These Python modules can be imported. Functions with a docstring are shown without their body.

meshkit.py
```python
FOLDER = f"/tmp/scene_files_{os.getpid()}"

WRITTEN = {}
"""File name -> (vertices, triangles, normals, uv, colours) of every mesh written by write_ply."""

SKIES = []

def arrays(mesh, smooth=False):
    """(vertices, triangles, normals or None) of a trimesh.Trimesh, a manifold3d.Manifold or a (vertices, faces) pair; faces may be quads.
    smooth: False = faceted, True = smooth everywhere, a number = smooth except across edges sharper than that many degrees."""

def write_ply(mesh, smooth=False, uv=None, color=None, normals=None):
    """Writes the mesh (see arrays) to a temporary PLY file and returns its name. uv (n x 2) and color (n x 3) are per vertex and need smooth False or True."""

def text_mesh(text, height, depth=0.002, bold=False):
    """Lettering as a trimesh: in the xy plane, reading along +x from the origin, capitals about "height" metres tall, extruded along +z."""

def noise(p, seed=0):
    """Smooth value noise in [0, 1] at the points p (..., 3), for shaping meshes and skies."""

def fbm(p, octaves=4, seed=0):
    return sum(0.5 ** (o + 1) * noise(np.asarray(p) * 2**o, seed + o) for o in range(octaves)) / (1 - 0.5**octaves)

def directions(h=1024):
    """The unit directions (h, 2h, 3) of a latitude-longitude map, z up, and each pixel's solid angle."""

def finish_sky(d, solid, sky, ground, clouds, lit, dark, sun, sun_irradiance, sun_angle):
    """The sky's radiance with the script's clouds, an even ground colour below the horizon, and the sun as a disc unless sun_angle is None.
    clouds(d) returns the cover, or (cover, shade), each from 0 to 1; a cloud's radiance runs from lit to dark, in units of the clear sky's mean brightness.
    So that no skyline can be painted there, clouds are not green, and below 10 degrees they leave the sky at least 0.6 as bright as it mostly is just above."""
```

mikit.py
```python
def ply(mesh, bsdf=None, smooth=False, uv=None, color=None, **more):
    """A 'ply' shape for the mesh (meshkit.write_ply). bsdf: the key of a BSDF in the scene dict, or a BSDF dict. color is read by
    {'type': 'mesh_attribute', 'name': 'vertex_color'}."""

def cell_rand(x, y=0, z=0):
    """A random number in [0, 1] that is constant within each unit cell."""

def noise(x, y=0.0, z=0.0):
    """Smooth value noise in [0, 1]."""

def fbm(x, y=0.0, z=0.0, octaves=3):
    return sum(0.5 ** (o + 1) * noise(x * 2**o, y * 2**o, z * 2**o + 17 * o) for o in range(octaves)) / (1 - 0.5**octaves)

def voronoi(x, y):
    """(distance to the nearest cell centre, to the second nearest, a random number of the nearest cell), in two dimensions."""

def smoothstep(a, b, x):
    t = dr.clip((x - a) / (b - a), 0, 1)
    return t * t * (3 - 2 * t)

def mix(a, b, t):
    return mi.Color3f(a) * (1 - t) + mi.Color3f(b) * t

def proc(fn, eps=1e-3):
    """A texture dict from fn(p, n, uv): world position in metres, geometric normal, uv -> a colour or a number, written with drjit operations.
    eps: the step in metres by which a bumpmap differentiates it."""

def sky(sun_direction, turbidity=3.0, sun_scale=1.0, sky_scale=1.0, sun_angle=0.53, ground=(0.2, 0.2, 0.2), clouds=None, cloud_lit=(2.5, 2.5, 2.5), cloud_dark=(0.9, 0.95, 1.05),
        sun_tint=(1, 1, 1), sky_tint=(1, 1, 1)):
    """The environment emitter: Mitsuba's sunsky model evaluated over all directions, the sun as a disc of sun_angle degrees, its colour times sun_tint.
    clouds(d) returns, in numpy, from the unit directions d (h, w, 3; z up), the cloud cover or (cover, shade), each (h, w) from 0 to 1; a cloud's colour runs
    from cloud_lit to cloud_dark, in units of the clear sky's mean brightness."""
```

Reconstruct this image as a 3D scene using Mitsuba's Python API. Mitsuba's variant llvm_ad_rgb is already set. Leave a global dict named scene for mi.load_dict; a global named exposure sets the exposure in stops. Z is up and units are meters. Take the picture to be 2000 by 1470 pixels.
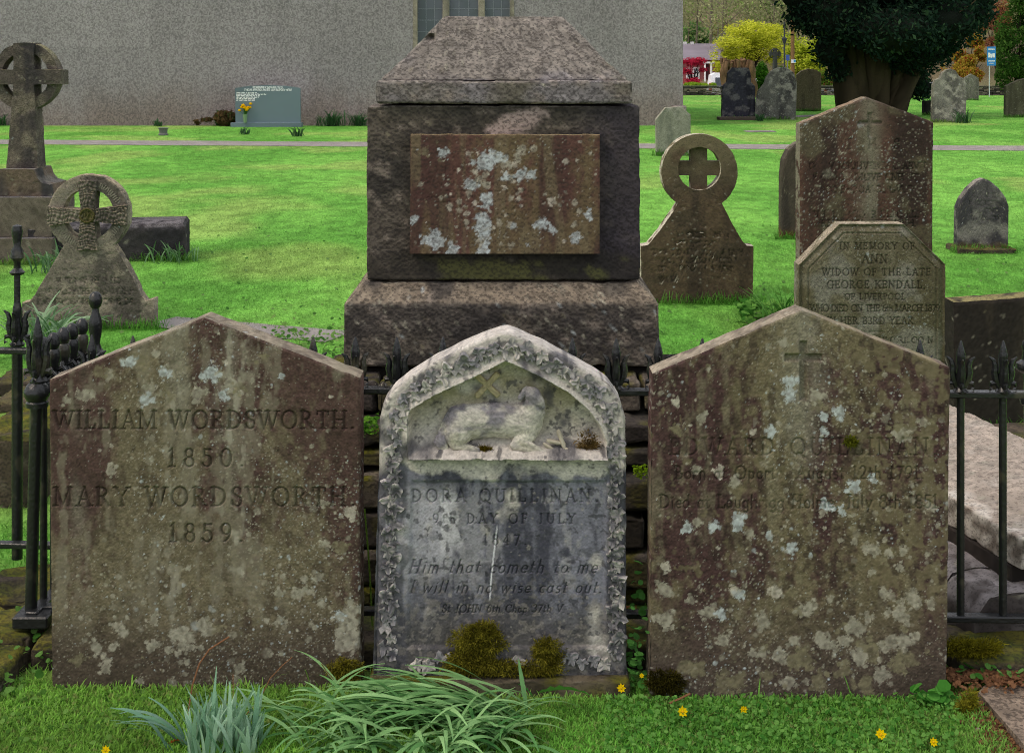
import math, random
import numpy as np, trimesh, mitsuba as mi, mikit, meshkit, shapely
import manifold3d as m3
import drjit as dr
from shapely.geometry import Polygon, LineString, Point
from shapely.ops import unary_union

# ------------------------------------------------------------------ camera, sky, exposure
scene, labels = {}, {}
F, CX, HZ, EYE = 2800.0, 1000.0, 130.0, 1.6      # focal length in 2000-wide pixels, level camera with lens shift
T = mi.ScalarTransform4f
exposure = 2.1
scene['camera'] = {'type': 'perspective', 'fov': 2 * math.degrees(math.atan(1000 / F)), 'fov_axis': 'x',
                   'near_clip': 0.05, 'far_clip': 3000.0, 'principal_point_offset_y': (735 - HZ) / 1470,
                   'to_world': T().look_at(origin=[0, 0, EYE], target=[0, 10, EYE], up=[0, 0, 1])}
scene['sky'] = mikit.sky([-0.55, -0.30, 0.78], turbidity=4, sun_scale=0.25, sun_angle=24, clouds=lambda d: 1.0,
                         cloud_lit=(2.08, 2.12, 2.25), cloud_dark=(1.2, 1.22, 1.3), sun_tint=(0.97, 0.98, 1.05), ground=(0.1, 0.16, 0.06))

# ------------------------------------------------------------------ helpers
nz, fbm = meshkit.noise, meshkit.fbm
def S(r, g, b, k=1.0):
    c = np.array([r, g, b]) / 255.0
    return np.where(c <= 0.04045, c / 12.92, ((c + 0.055) / 1.055) ** 2.4) * k
def P(px, py, Y): return np.array([(px - CX) * Y / F, Y, EYE - (py - HZ) * Y / F])
def gy(py, z=0.0): return F * (EYE - z) / (py - HZ)
def ss(a, b, x):
    t = np.clip((x - a) / (b - a), 0, 1)
    return t * t * (3 - 2 * t)
def mixc(a, b, t): return np.asarray(a) * (1 - t[..., None]) + np.asarray(b) * t[..., None]
def hsh(i, j, k):
    h = (i.astype(np.int64) * 374761393 + j.astype(np.int64) * 668265263 + int(k) * 2147483647) & 0xFFFFFFFF
    h = ((h ^ (h >> 13)) * 1274126177) & 0xFFFFFFFF
    return ((h ^ (h >> 16)) & 0xFFFFFF) / 16777215.0
def n2(u, v, f, seed=0): return nz(np.stack([u * f, v * f, u * 0 + seed * 7.3], -1), seed)
def f2(u, v, fu, fv, seed=0, o=4): return fbm(np.stack([u * fu, v * fv, u * 0 + seed * 3.7], -1), o, seed)
def spots(u, v, cell, prob, r0, r1, seed, soft=0.75):
    """Round crusts with uneven rims scattered one to a jittered cell; returns (mask, a random number of the winning spot)."""
    iu, iv = np.floor(u / cell), np.floor(v / cell)
    wob = 1 + 0.7 * (n2(u, v, 1.6 / r1, seed) - 0.5) + 0.5 * (n2(u, v, 5 / r1, seed + 1) - 0.5)
    out, who = np.zeros_like(u), np.zeros_like(u)
    for a in (-1, 0, 1):
        for b in (-1, 0, 1):
            ci, cj = iu + a, iv + b
            r = r0 + (r1 - r0) * hsh(ci, cj, seed + 3) ** 2.5
            d = np.hypot(u - (ci + hsh(ci, cj, seed + 1)) * cell, v - (cj + hsh(ci, cj, seed + 2)) * cell) * wob
            m = np.where(hsh(ci, cj, seed + 4) < prob, 1 - ss(r * soft, r, d), 0)
            who = np.where(m > out, hsh(ci, cj, seed + 5), who)
            out = np.maximum(out, m)
    return out, who

used = set()
def key(name):
    if name not in used and name not in scene:
        used.add(name); return name
    k = 1
    while f'{name}_{k:03d}' in used or f'{name}_{k:03d}' in scene: k += 1
    used.add(f'{name}_{k:03d}'); return f'{name}_{k:03d}'
def tag(k, label=None, cat=None, group=None, kind=None):
    d = labels.setdefault(k, {})
    for a, b in (('label', label), ('category', cat), ('group', group), ('kind', kind)):
        if b: d[a] = b
def thing(name, label, cat, group=None):
    k = key(name); tag(k, label, cat, group); return k
def put(k, mesh, bsdf, smooth=False, color=None, **more):
    scene[k] = mikit.ply(mesh, bsdf, smooth=smooth, color=color, **more); return k
def part(parent, name, mesh, bsdf, smooth=False, color=None, **more):
    return put(key(parent + '__' + name), mesh, bsdf, smooth, color, **more)
def reuse(k, shape, m=None):
    scene[k] = {**shape, 'to_world': m} if m is not None else dict(shape); return k

def tm(mesh):
    if hasattr(mesh, 'to_mesh'):
        q = mesh.to_mesh(); return trimesh.Trimesh(q.vert_properties[:, :3].astype(float), q.tri_verts, process=False)
    return mesh
def shaded(mesh, bsdf, colfn, angle=38, **more):
    """A ply dict with creased normals and per-vertex colour from colfn(points, normals)."""
    mesh = trimesh.graph.smooth_shade(tm(mesh), angle=np.radians(angle), facet_minarea=None)
    v, f, n = meshkit.arrays(mesh, True)
    return mikit.ply((v, f), bsdf, smooth=True, color=np.clip(colfn(v, n), 0.003, 0.95), **more)
def box(x0, x1, y0, y1, z0, z1):
    m = trimesh.creation.box((x1 - x0, y1 - y0, z1 - z0)); m.apply_translation(((x0 + x1) / 2, (y0 + y1) / 2, (z0 + z1) / 2)); return m
BOXES = {}
def rbox(lo, hi, r, res, taper=None):
    """A rounded box of even quads; taper(u, v, w) -> offsets moves it towards another shape before it is worn."""
    lo, hi = np.array(lo, float), np.array(hi, float); d = hi - lo; r = min(r, d.min() * .45)
    ax = []
    for k in range(3):
        n = max(int((d[k] - 2 * r) / res), 1); q = np.r_[0, r * .35, r * .7, np.linspace(r, d[k] - r, n + 1), d[k] - r * .7, d[k] - r * .35, d[k]]; ax.append(q)
    V, Fc, off = [], [], 0
    for k in range(3):
        a, b = [(1, 2), (2, 0), (0, 1)][k]; A, B = np.meshgrid(ax[a], ax[b], indexing='ij'); na, nb = A.shape
        i, j = np.meshgrid(np.arange(na - 1), np.arange(nb - 1), indexing='ij'); q = np.stack([i * nb + j, (i + 1) * nb + j, (i + 1) * nb + j + 1, i * nb + j + 1], -1).reshape(-1, 4)
        for side in (0, 1):
            p = np.zeros((na * nb, 3)); p[:, a], p[:, b], p[:, k] = A.ravel(), B.ravel(), d[k] * side; V.append(p); f = q if side else q[:, ::-1]; Fc.append(np.vstack([f[:, [0, 1, 2]], f[:, [0, 2, 3]]]) + off); off += na * nb
    v = np.vstack(V); inn = np.clip(v, r, d - r); w = v - inn; L = np.linalg.norm(w, axis=1, keepdims=True); v = inn + w / np.maximum(L, 1e-9) * r
    if taper is not None: v = taper(v / d, v)
    m = trimesh.Trimesh(v + lo, np.vstack(Fc), process=False); m.merge_vertices(); return m
def mbox(x0, x1, y0, y1, z0, z1, c=0.0):
    m = mbox_(x0, x1, y0, y1, z0, z1, c); BOXES[id(m)] = (m, (x0, y0, z0), (x1, y1, z1), max(c, .003)); return m
def mbox_(x0, x1, y0, y1, z0, z1, c=0.0):
    """A box with chamfered edges (manifold)."""
    if c <= 0: return m3.Manifold.cube([x1 - x0, y1 - y0, z1 - z0]).translate([x0, y0, z0])
    pts = []
    for sx in (0, 1):
        for sy in (0, 1):
            for sz in (0, 1):
                q = [(x0, x1)[sx], (y0, y1)[sy], (z0, z1)[sz]]
                for a in range(3):
                    w = list(q)
                    for b in range(3):
                        if b != a: w[b] += c * (1 if (sx, sy, sz)[b] == 0 else -1)
                    pts.append(w)
    return m3.Manifold.hull_points(np.array(pts))
def cat(ms): return trimesh.util.concatenate([tm(m) for m in ms])
def tube(pts, rad, sides=8, flat=1.0, cap=True):
    pts = np.asarray(pts, float); rad = np.broadcast_to(np.asarray(rad, float), (len(pts),))
    t = np.gradient(pts, axis=0); t /= np.linalg.norm(t, axis=1, keepdims=True) + 1e-12
    ref = np.array([0, 0, 1.0]) if abs(t[:, 2]).mean() < 0.8 else np.array([0, 1.0, 0])
    a = np.cross(t, ref); a /= np.linalg.norm(a, axis=1, keepdims=True) + 1e-12
    b = np.cross(t, a)
    th = np.arange(sides) * 2 * np.pi / sides
    v = (pts[:, None] + rad[:, None, None] * (np.cos(th)[None, :, None] * a[:, None] + flat * np.sin(th)[None, :, None] * b[:, None])).reshape(-1, 3)
    i, j = np.meshgrid(np.arange(len(pts) - 1), np.arange(sides), indexing='ij'); k = (j + 1) % sides
    q = np.stack([i * sides + j, i * sides + k, (i + 1) * sides + k, (i + 1) * sides + j], -1).reshape(-1, 4)
    f = np.vstack([q[:, [0, 1, 2]], q[:, [0, 2, 3]]])
    if cap:
        v = np.vstack([v, pts[:1], pts[-1:]]); n = len(pts) * sides; s = np.arange(sides)
        f = np.vstack([f, np.stack([(s + 1) % sides, s, s * 0 + n], 1), np.stack([(len(pts) - 1) * sides + s, (len(pts) - 1) * sides + (s + 1) % sides, s * 0 + n + 1], 1)])
    m = trimesh.Trimesh(v, f, process=False); m.fix_normals() if False else None
    return m
def lathe(prof, sides=16):
    return trimesh.creation.revolve(np.asarray(prof, float), sections=sides)
def extrude(poly, y0, y1):
    """A polygon in (x, z) made a solid from depth y0 to y1."""
    polys = getattr(poly, 'geoms', [poly]); cs = []
    for p in polys:
        cs.append(np.array(p.exterior.coords)[:-1]); cs += [np.array(h.coords)[:-1] for h in p.interiors]
    m = m3.Manifold.extrude(m3.CrossSection(cs, m3.FillRule.EvenOdd), y1 - y0)
    return m.rotate([90, 0, 0]).translate([0, y1, 0])
def rough(man, res, amp, freq, seed, amp2=0.0, freq2=60):
    """Refines a manifold and pushes its surface about with noise: worn stone."""
    if isinstance(man, trimesh.Trimesh): m = man
    elif id(man) in BOXES: m = rbox(*BOXES[id(man)][1:], res)
    else: m = tm(man.refine_to_length(res)); m.merge_vertices()
    v = m.vertices; n = m.vertex_normals
    d = amp * (fbm(v * freq, 3, seed) - 0.5) * 2
    if amp2: d = d + amp2 * (fbm(v * freq2, 2, seed + 9) - 0.5) * 2
    d = d - amp * 1.2 * ss(.55, .75, fbm(v * freq * 2.2, 3, seed + 20))
    m.vertices = v + n * d[:, None]
    return m
def rz_about(mesh, deg, c):
    mesh = tm(mesh); mesh.apply_transform(trimesh.transformations.rotation_matrix(math.radians(deg), [0, 0, 1], [c[0], c[1], 0])); return mesh

# ------------------------------------------------------------------ materials
VC = {'type': 'mesh_attribute', 'name': 'vertex_color'}
def vcb(rough_=0.85, spec=0.25, bump=None, scale=1.0, eps=1e-3):
    b = {'type': 'principled', 'base_color': VC, 'roughness': rough_, 'specular': spec}
    if bump: b = {'type': 'bumpmap', 'arbitrary': mikit.proc(bump, eps), 'scale': scale, 'bsdf': b}
    return {'type': 'twosided', 'bsdf': b}
def b_fine(p, n, uv): return 0.0012 * mikit.fbm(p.x * 170, p.y * 170, p.z * 170, 3)
def b_pit(p, n, uv): return 0.0055 * mikit.fbm(p.x * 140, p.y * 140, p.z * 140, 3)
def b_grit(p, n, uv): return 0.0045 * mikit.fbm(p.x * 40, p.y * 40, p.z * 40, 3)
def pitted(rgh, bump, f, lo, hi, k, dark):
    def w_(p, n, uv): return k * mikit.smoothstep(lo, hi, mikit.fbm(p.x * f, p.y * f, p.z * f, 3))
    return {'type': 'twosided', 'bsdf': {'type': 'blendbsdf', 'weight': mikit.proc(w_), 'a': vcb(rgh, .15, bump)['bsdf'], 'b': {'type': 'principled', 'base_color': {'type': 'rgb', 'value': list(dark)}, 'roughness': 1.0, 'specular': 0.05}}}
scene['stone'] = pitted(0.88, b_fine, 150, .52, .66, .45, (.03, .028, .025))
scene['pitted_stone'] = pitted(0.92, b_pit, 140, .42, .66, .58, (.024, .022, .022))
scene['carved_stone'] = vcb(0.9, 0.15, b_fine)
scene['marble'] = vcb(0.7, 0.3, b_fine)
scene['matte'] = vcb(0.8, 0.2)
scene['satin'] = vcb(0.35, 0.5)
scene['leaf'] = {'type': 'principledthin', 'base_color': VC, 'roughness': 0.55, 'diff_trans': 0.7, 'spec_trans': 0.0, 'eta': 1.35}
scene['waxy_leaf'] = {'type': 'principledthin', 'base_color': VC, 'roughness': 0.38, 'diff_trans': 0.55, 'spec_trans': 0.0, 'eta': 1.45}
def iron_c(p, n, uv):
    r = mikit.smoothstep(0.58, 0.72, mikit.fbm(p.x * 22, p.y * 22, p.z * 14, 3))
    return mikit.mix((0.012, 0.013, 0.014), (0.045, 0.042, 0.03), r)
scene['iron'] = {'type': 'twosided', 'bsdf': {'type': 'bumpmap', 'arbitrary': mikit.proc(lambda p, n, uv: 0.0012 * mikit.fbm(p.x * 120, p.y * 120, p.z * 120, 2)), 'scale': 1.0,
                 'bsdf': {'type': 'principled', 'base_color': mikit.proc(iron_c), 'roughness': 0.36, 'specular': 0.55}}}
def lawn_c(p, n, uv):
    a = mikit.fbm(p.x * 0.9 + 31, p.y * 0.45 + 8, 0, 4)
    b = mikit.noise(p.x * 9, p.y * 5, 3)
    y = mikit.smoothstep(0.54, 0.72, mikit.fbm(p.x * 0.55 + 3, p.y * 0.35 + 1, 7, 3))
    c = mikit.mix(LAWN0, LAWN1, mikit.smoothstep(0.3, 0.7, a))
    c = mikit.mix(c, LAWN2, 0.5 * y)
    moss = mikit.smoothstep(4.2, 3.6, p.y) * mikit.smoothstep(0.35, -0.5, p.x)
    c = mikit.mix(c, (0.24, 0.33, 0.06), 0.32 * moss)
    return c * (0.72 + 0.5 * b)
LAWN0, LAWN1, LAWN2 = (0.098, 0.27, 0.040), (0.152, 0.36, 0.060), (0.28, 0.36, 0.10)
def lawn_ground_c(p, n, uv):
    near = mikit.smoothstep(5.0, 4.0, p.y)
    f = mikit.noise(p.x * 60, p.y * 25, 1)
    return mikit.mix(lawn_c(p, n, uv) * (0.75 + 0.5 * f), (0.11, 0.16, 0.04), 0.6 * near)
scene['lawn_ground'] = {'type': 'twosided', 'bsdf': {'type': 'bumpmap', 'arbitrary': mikit.proc(lambda p, n, uv: 0.02 * mikit.fbm(p.x * 30, p.y * 30, 0, 3)), 'scale': 1.0,
                        'bsdf': {'type': 'principled', 'base_color': mikit.proc(lawn_ground_c), 'roughness': 0.95, 'specular': 0.1}}}
def blade_c(p, n, uv):
    c = lawn_c(p, n, uv) * (0.65 + 0.85 * mikit.noise(p.x * 140, p.y * 140, 5))
    dry = mikit.smoothstep(0.74, 0.82, mikit.noise(p.x * 95 + 7, p.y * 95, 9)) * mikit.smoothstep(5.5, 4.0, p.y)
    c = c * (1 + 0.35 * mikit.smoothstep(4.6, 3.9, p.y))
    return mikit.mix(c, (0.36, 0.31, 0.15), 0.5 * dry)
scene['grass_blade'] = {'type': 'principledthin', 'base_color': mikit.proc(blade_c), 'roughness': 0.5, 'diff_trans': 0.8, 'spec_trans': 0.0, 'eta': 1.35}
def rc_g(p): return mikit.fbm(p.x * 31 + p.y * 31, p.z * 31 + 0.3 * p.x, p.x * 9, 3)
def roughcast_c(p, n, uv):
    g = rc_g(p)
    big = mikit.fbm(p.x * 0.35 + 5 + p.y * .3, p.z * 0.5, 2, 4)
    wash = mikit.fbm(p.x * 1.6, p.z * 0.35, 4, 3)
    panel = mikit.cell_rand(p.x * 0.23 + 0.27, p.z * 0.42 + 0.1, 4)
    lo = mikit.smoothstep(1.5, 0.0, p.z + 1.2 * (wash - 0.5)) 
    c = mikit.mix((0.215, 0.196, 0.204), (0.40, 0.368, 0.38), mikit.smoothstep(0.25, 0.75, g))
    c = c * (0.66 + 0.34 * big + 0.24 * wash + 0.16 * panel)
    return 0.88 * mikit.mix(c, c * mi.Color3f(0.86, 0.74, 0.64), 0.8 * lo)
scene['roughcast'] = {'type': 'twosided', 'bsdf': {'type': 'bumpmap', 'arbitrary': mikit.proc(lambda p, n, uv: 0.03 * rc_g(p), 4e-3), 'scale': 1.0,
                      'bsdf': {'type': 'principled', 'base_color': mikit.proc(roughcast_c), 'roughness': 0.95, 'specular': 0.1}}}
scene['old_glass'] = {'type': 'twosided', 'bsdf': {'type': 'bumpmap', 'arbitrary': mikit.proc(lambda p, n, uv: 0.004 * mikit.noise(p.x * 5 + 3, p.z * 5, 0)), 'scale': 1.0,
                      'bsdf': {'type': 'roughplastic', 'diffuse_reflectance': {'type': 'rgb', 'value': [0.10, 0.115, 0.14]}, 'alpha': 0.06}}}
def path_c(p, n, uv):
    return mikit.mix((0.14, 0.125, 0.12), (0.27, 0.25, 0.235), mikit.fbm(p.x * 6, p.y * 6, 0, 4))
scene['gravel'] = {'type': 'twosided', 'bsdf': {'type': 'principled', 'base_color': mikit.proc(path_c), 'roughness': 0.95, 'specular': 0.1}}
def hill_c(p, n, uv):
    return mikit.mix((0.10, 0.10, 0.05), (0.17, 0.13, 0.09), mikit.fbm(p.x * 0.12, p.y * 0.1, p.z * .1, 4))
scene['hill_ground'] = {'type': 'twosided', 'bsdf': {'type': 'principled', 'base_color': mikit.proc(hill_c), 'roughness': 1.0, 'specular': 0.0}}

# ------------------------------------------------------------------ carved lettering: a stroke font
TH, TN, SF = 0.19, 0.085, 0.065
def _arc(cx, cy, rx, ry, a0, a1, n=14, thick=TH, thin=TN):
    a = np.radians(np.linspace(a0, a1, n)); x, y = cx + rx * np.cos(a), cy + ry * np.sin(a); w = thin + (thick - thin) * np.abs(np.cos(a)) ** 1.5
    return [(x[i], y[i], x[i + 1], y[i + 1], w[i], w[i + 1]) for i in range(n - 1)]
def _l(x0, y0, x1, y1, w): return [(x0, y0, x1, y1, w, w)]
def _sf(x, y, h=0.13): return _l(x - h, y, x + h, y, SF)
def _v(x, w=TH, y0=0, y1=1, s=True): return _l(x, y0, x, y1, w) + ((_sf(x, y0 + .02) + _sf(x, y1 - .02)) if s else [])
def _tick(x, y, d): return _l(x, y, x, y + d, SF + .02)
G = {
 'A': (.80, _l(.08, 0, .40, 1, TN) + _l(.40, 1, .72, 0, TH) + _l(.2, .36, .6, .36, TN) + _sf(.08, .02) + _sf(.72, .02)),
 'B': (.66, _v(.14) + _arc(.18, .755, .30, .245, 90, -90) + _arc(.2, .26, .38, .26, 90, -90)),
 'C': (.78, _arc(.44, .5, .38, .5, 42, 318, 18) + _tick(.72, .62, .3)),
 'D': (.82, _v(.14) + _arc(.22, .5, .50, .49, 90, -90) + _l(.14, .98, .24, .98, TN) + _l(.14, .02, .24, .02, TN)),
 'E': (.66, _v(.14) + _l(.14, .97, .55, .97, TN) + _l(.14, .52, .45, .52, TN) + _l(.14, .03, .58, .03, TN) + _tick(.55, .8, .19) + _tick(.58, .02, .22) + _tick(.45, .43, .18)),
 'F': (.62, _v(.14) + _l(.14, .97, .55, .97, TN) + _l(.14, .52, .45, .52, TN) + _tick(.55, .8, .19) + _tick(.45, .43, .18)),
 'G': (.84, _arc(.44, .5, .38, .5, 42, 318, 18) + _tick(.72, .62, .3) + _l(.72, .05, .72, .42, TH) + _sf(.72, .42)),
 'H': (.86, _v(.14) + _v(.70) + _l(.14, .51, .70, .51, TN)),
 'I': (.34, _v(.17)), 'J': (.42, _l(.25, 1, .25, .12, TH) + _sf(.25, .98) + _arc(.1, .12, .15, .16, 0, -110, 6)),
 'K': (.78, _v(.14) + _l(.14, .4, .62, 1, TN) + _l(.3, .58, .7, 0, TH) + _sf(.62, .98, .1) + _sf(.7, .02, .1)),
 'L': (.62, _v(.14) + _l(.14, .03, .56, .03, TN) + _tick(.56, .02, .24)),
 'M': (1.0, _v(.12, TN) + _l(.14, 1, .5, .04, TH) + _l(.5, .04, .86, 1, TN) + _v(.87)),
 'N': (.86, _v(.12, TN) + _l(.14, 1, .72, 0, TH) + _l(.72, 0, .72, 1, TN) + _sf(.72, .98)),
 'O': (.92, _arc(.46, .5, .40, .5, 0, 360, 26)),
 'P': (.64, _v(.14) + _arc(.2, .73, .36, .25, 90, -90) + _l(.14, .97, .2, .97, TN) + _l(.14, .49, .2, .49, TN)),
 'Q': (.92, _arc(.46, .5, .40, .5, 0, 360, 26) + _l(.46, .12, .84, -.16, TH)),
 'R': (.76, _v(.14) + _arc(.2, .74, .34, .24, 90, -90) + _l(.14, .97, .2, .97, TN) + _l(.14, .5, .24, .5, TN) + _l(.3, .5, .68, 0, TH) + _sf(.68, .02, .08)),
 'S': (.60, _arc(.3, .74, .21, .25, 25, 270, 12, TH, TN) + _arc(.3, .26, .23, .26, 90, -155, 12, TH, TN) + _l(.18, .6, .42, .4, TH) + _tick(.5, .7, .24) + _tick(.08, .06, .24)),
 'T': (.72, _v(.36) + _l(.04, .97, .68, .97, TN) + _tick(.05, .78, .2) + _tick(.67, .78, .2)),
 'U': (.82, _l(.14, 1, .14, .3, TH) + _arc(.41, .3, .27, .3, 180, 360, 10) + _l(.68, 1, .68, .3, TN) + _sf(.14, .98) + _sf(.68, .98)),
 'V': (.78, _l(.06, 1, .4, 0, TH) + _l(.4, 0, .72, 1, TN) + _sf(.06, .98) + _sf(.72, .98)),
 'W': (1.12, _l(.06, 1, .34, 0, TH) + _l(.34, 0, .58, .95, TN) + _l(.52, 1, .8, 0, TH) + _l(.8, 0, 1.06, 1, TN) + _sf(.06, .98) + _sf(.54, .98) + _sf(1.06, .98)),
 'X': (.76, _l(.06, 1, .7, 0, TH) + _l(.06, 0, .7, 1, TN)),
 'Y': (.76, _l(.05, 1, .38, .48, TH) + _l(.38, .48, .7, 1, TN) + _l(.38, 0, .38, .5, TH) + _sf(.38, .02) + _sf(.05, .98) + _sf(.7, .98)),
 '1': (.44, _v(.22, TH, 0, 1, False) + _sf(.22, .02, .17) + _l(.22, 1, .08, .86, TN)),
 '2': (.62, _arc(.3, .72, .22, .27, 160, -40, 12) + _l(.47, .55, .1, .04, TN) + _l(.08, .04, .54, .04, TH * .7)),
 '3': (.58, _arc(.26, .76, .2, .23, 150, -80, 12) + _arc(.26, .27, .25, .27, 80, -150, 12)),
 '4': (.64, _v(.44, TH) + _l(.44, 1, .06, .3, TN) + _l(.06, .3, .6, .3, TN)),
 '5': (.6, _l(.14, 1, .14, .55, TN) + _l(.14, .96, .5, .96, TH * .6) + _arc(.26, .32, .26, .31, 115, -150, 14)),
 '6': (.62, _arc(.32, .3, .24, .3, 0, 360, 18) + _arc(.5, .3, .42, .68, 180, 105, 8)),
 '7': (.6, _l(.06, .95, .54, .95, TH * .6) + _l(.54, .95, .22, 0, TH)),
 '8': (.62, _arc(.31, .75, .2, .24, 0, 360, 18) + _arc(.31, .26, .25, .26, 0, 360, 18)),
 '9': (.62, _arc(.31, .7, .24, .3, 0, 360, 18) + _arc(.13, .7, .42, .68, 0, -75, 8)),
 '0': (.66, _arc(.33, .5, .27, .5, 0, 360, 22)),
 '.': (.30, _l(.12, .05, .16, .05, .15)), ',': (.30, _l(.14, .06, .10, -.12, .12)), ' ': (.42, []), '-': (.5, _l(.05, .45, .45, .45, .08)),
}
w_ = .13
G.update({
 'a': (.56, _arc(.25, .29, .19, .28, 0, 360, 16, w_) + _l(.46, .58, .46, .05, w_) + _l(.46, .05, .56, .1, TN)),
 'b': (.56, _l(.12, 1, .12, .1, w_) + _arc(.29, .29, .19, .28, 0, 360, 16, w_)),
 'c': (.48, _arc(.27, .29, .2, .28, 45, 315, 12, w_)),
 'd': (.58, _arc(.25, .29, .19, .28, 0, 360, 16, w_) + _l(.46, 1, .46, .03, w_)),
 'e': (.5, _arc(.26, .29, .2, .28, 0, 315, 14, w_) + _l(.07, .3, .45, .3, TN)),
 'g': (.56, _arc(.25, .29, .19, .27, 0, 360, 16, w_) + _l(.45, .58, .45, -.12, w_) + _arc(.26, -.12, .19, .18, 0, -150, 9, w_)),
 'h': (.58, _l(.12, 1, .12, 0, w_) + _arc(.29, .36, .17, .22, 175, 0, 9, w_) + _l(.46, .36, .46, 0, w_)),
 'i': (.28, _l(.13, .58, .13, 0, w_) + _l(.13, .8, .14, .8, w_)), 'l': (.28, _l(.13, 1, .13, 0, w_)),
 'm': (.86, _l(.1, .6, .1, 0, w_) + _arc(.25, .36, .15, .22, 175, 0, 8, w_) + _l(.4, .36, .4, 0, w_) + _arc(.56, .36, .16, .22, 175, 0, 8, w_) + _l(.72, .36, .72, 0, w_)),
 'n': (.58, _l(.12, .6, .12, 0, w_) + _arc(.29, .36, .17, .22, 175, 0, 9, w_) + _l(.46, .36, .46, 0, w_)),
 'o': (.54, _arc(.27, .29, .21, .28, 0, 360, 16, w_)),
 'p': (.58, _l(.12, .6, .12, -.32, w_) + _arc(.3, .29, .19, .28, 0, 360, 16, w_)),
 'r': (.42, _l(.12, .6, .12, 0, w_) + _arc(.28, .38, .16, .2, 170, 45, 6, w_)),
 's': (.44, _arc(.22, .43, .14, .14, 40, 260, 8, .11, .08) + _arc(.22, .15, .15, .15, 85, -140, 8, .11, .08)),
 't': (.38, _l(.16, .85, .16, .06, w_) + _l(.04, .58, .32, .58, TN) + _l(.16, .05, .3, .08, TN)),
 'u': (.58, _l(.12, .58, .12, .2, w_) + _arc(.29, .2, .17, .19, 180, 350, 8, w_) + _l(.46, .58, .46, 0, w_)),
 'w': (.8, _l(.06, .58, .22, 0, w_) + _l(.22, 0, .38, .55, TN) + _l(.38, .55, .54, 0, w_) + _l(.54, 0, .72, .58, TN)),
 'y': (.56, _l(.08, .58, .28, .02, w_) + _l(.5, .58, .2, -.28, TN)),
 'v': (.54, _l(.06, .58, .26, 0, w_) + _l(.26, 0, .48, .58, TN)),
})
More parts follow.
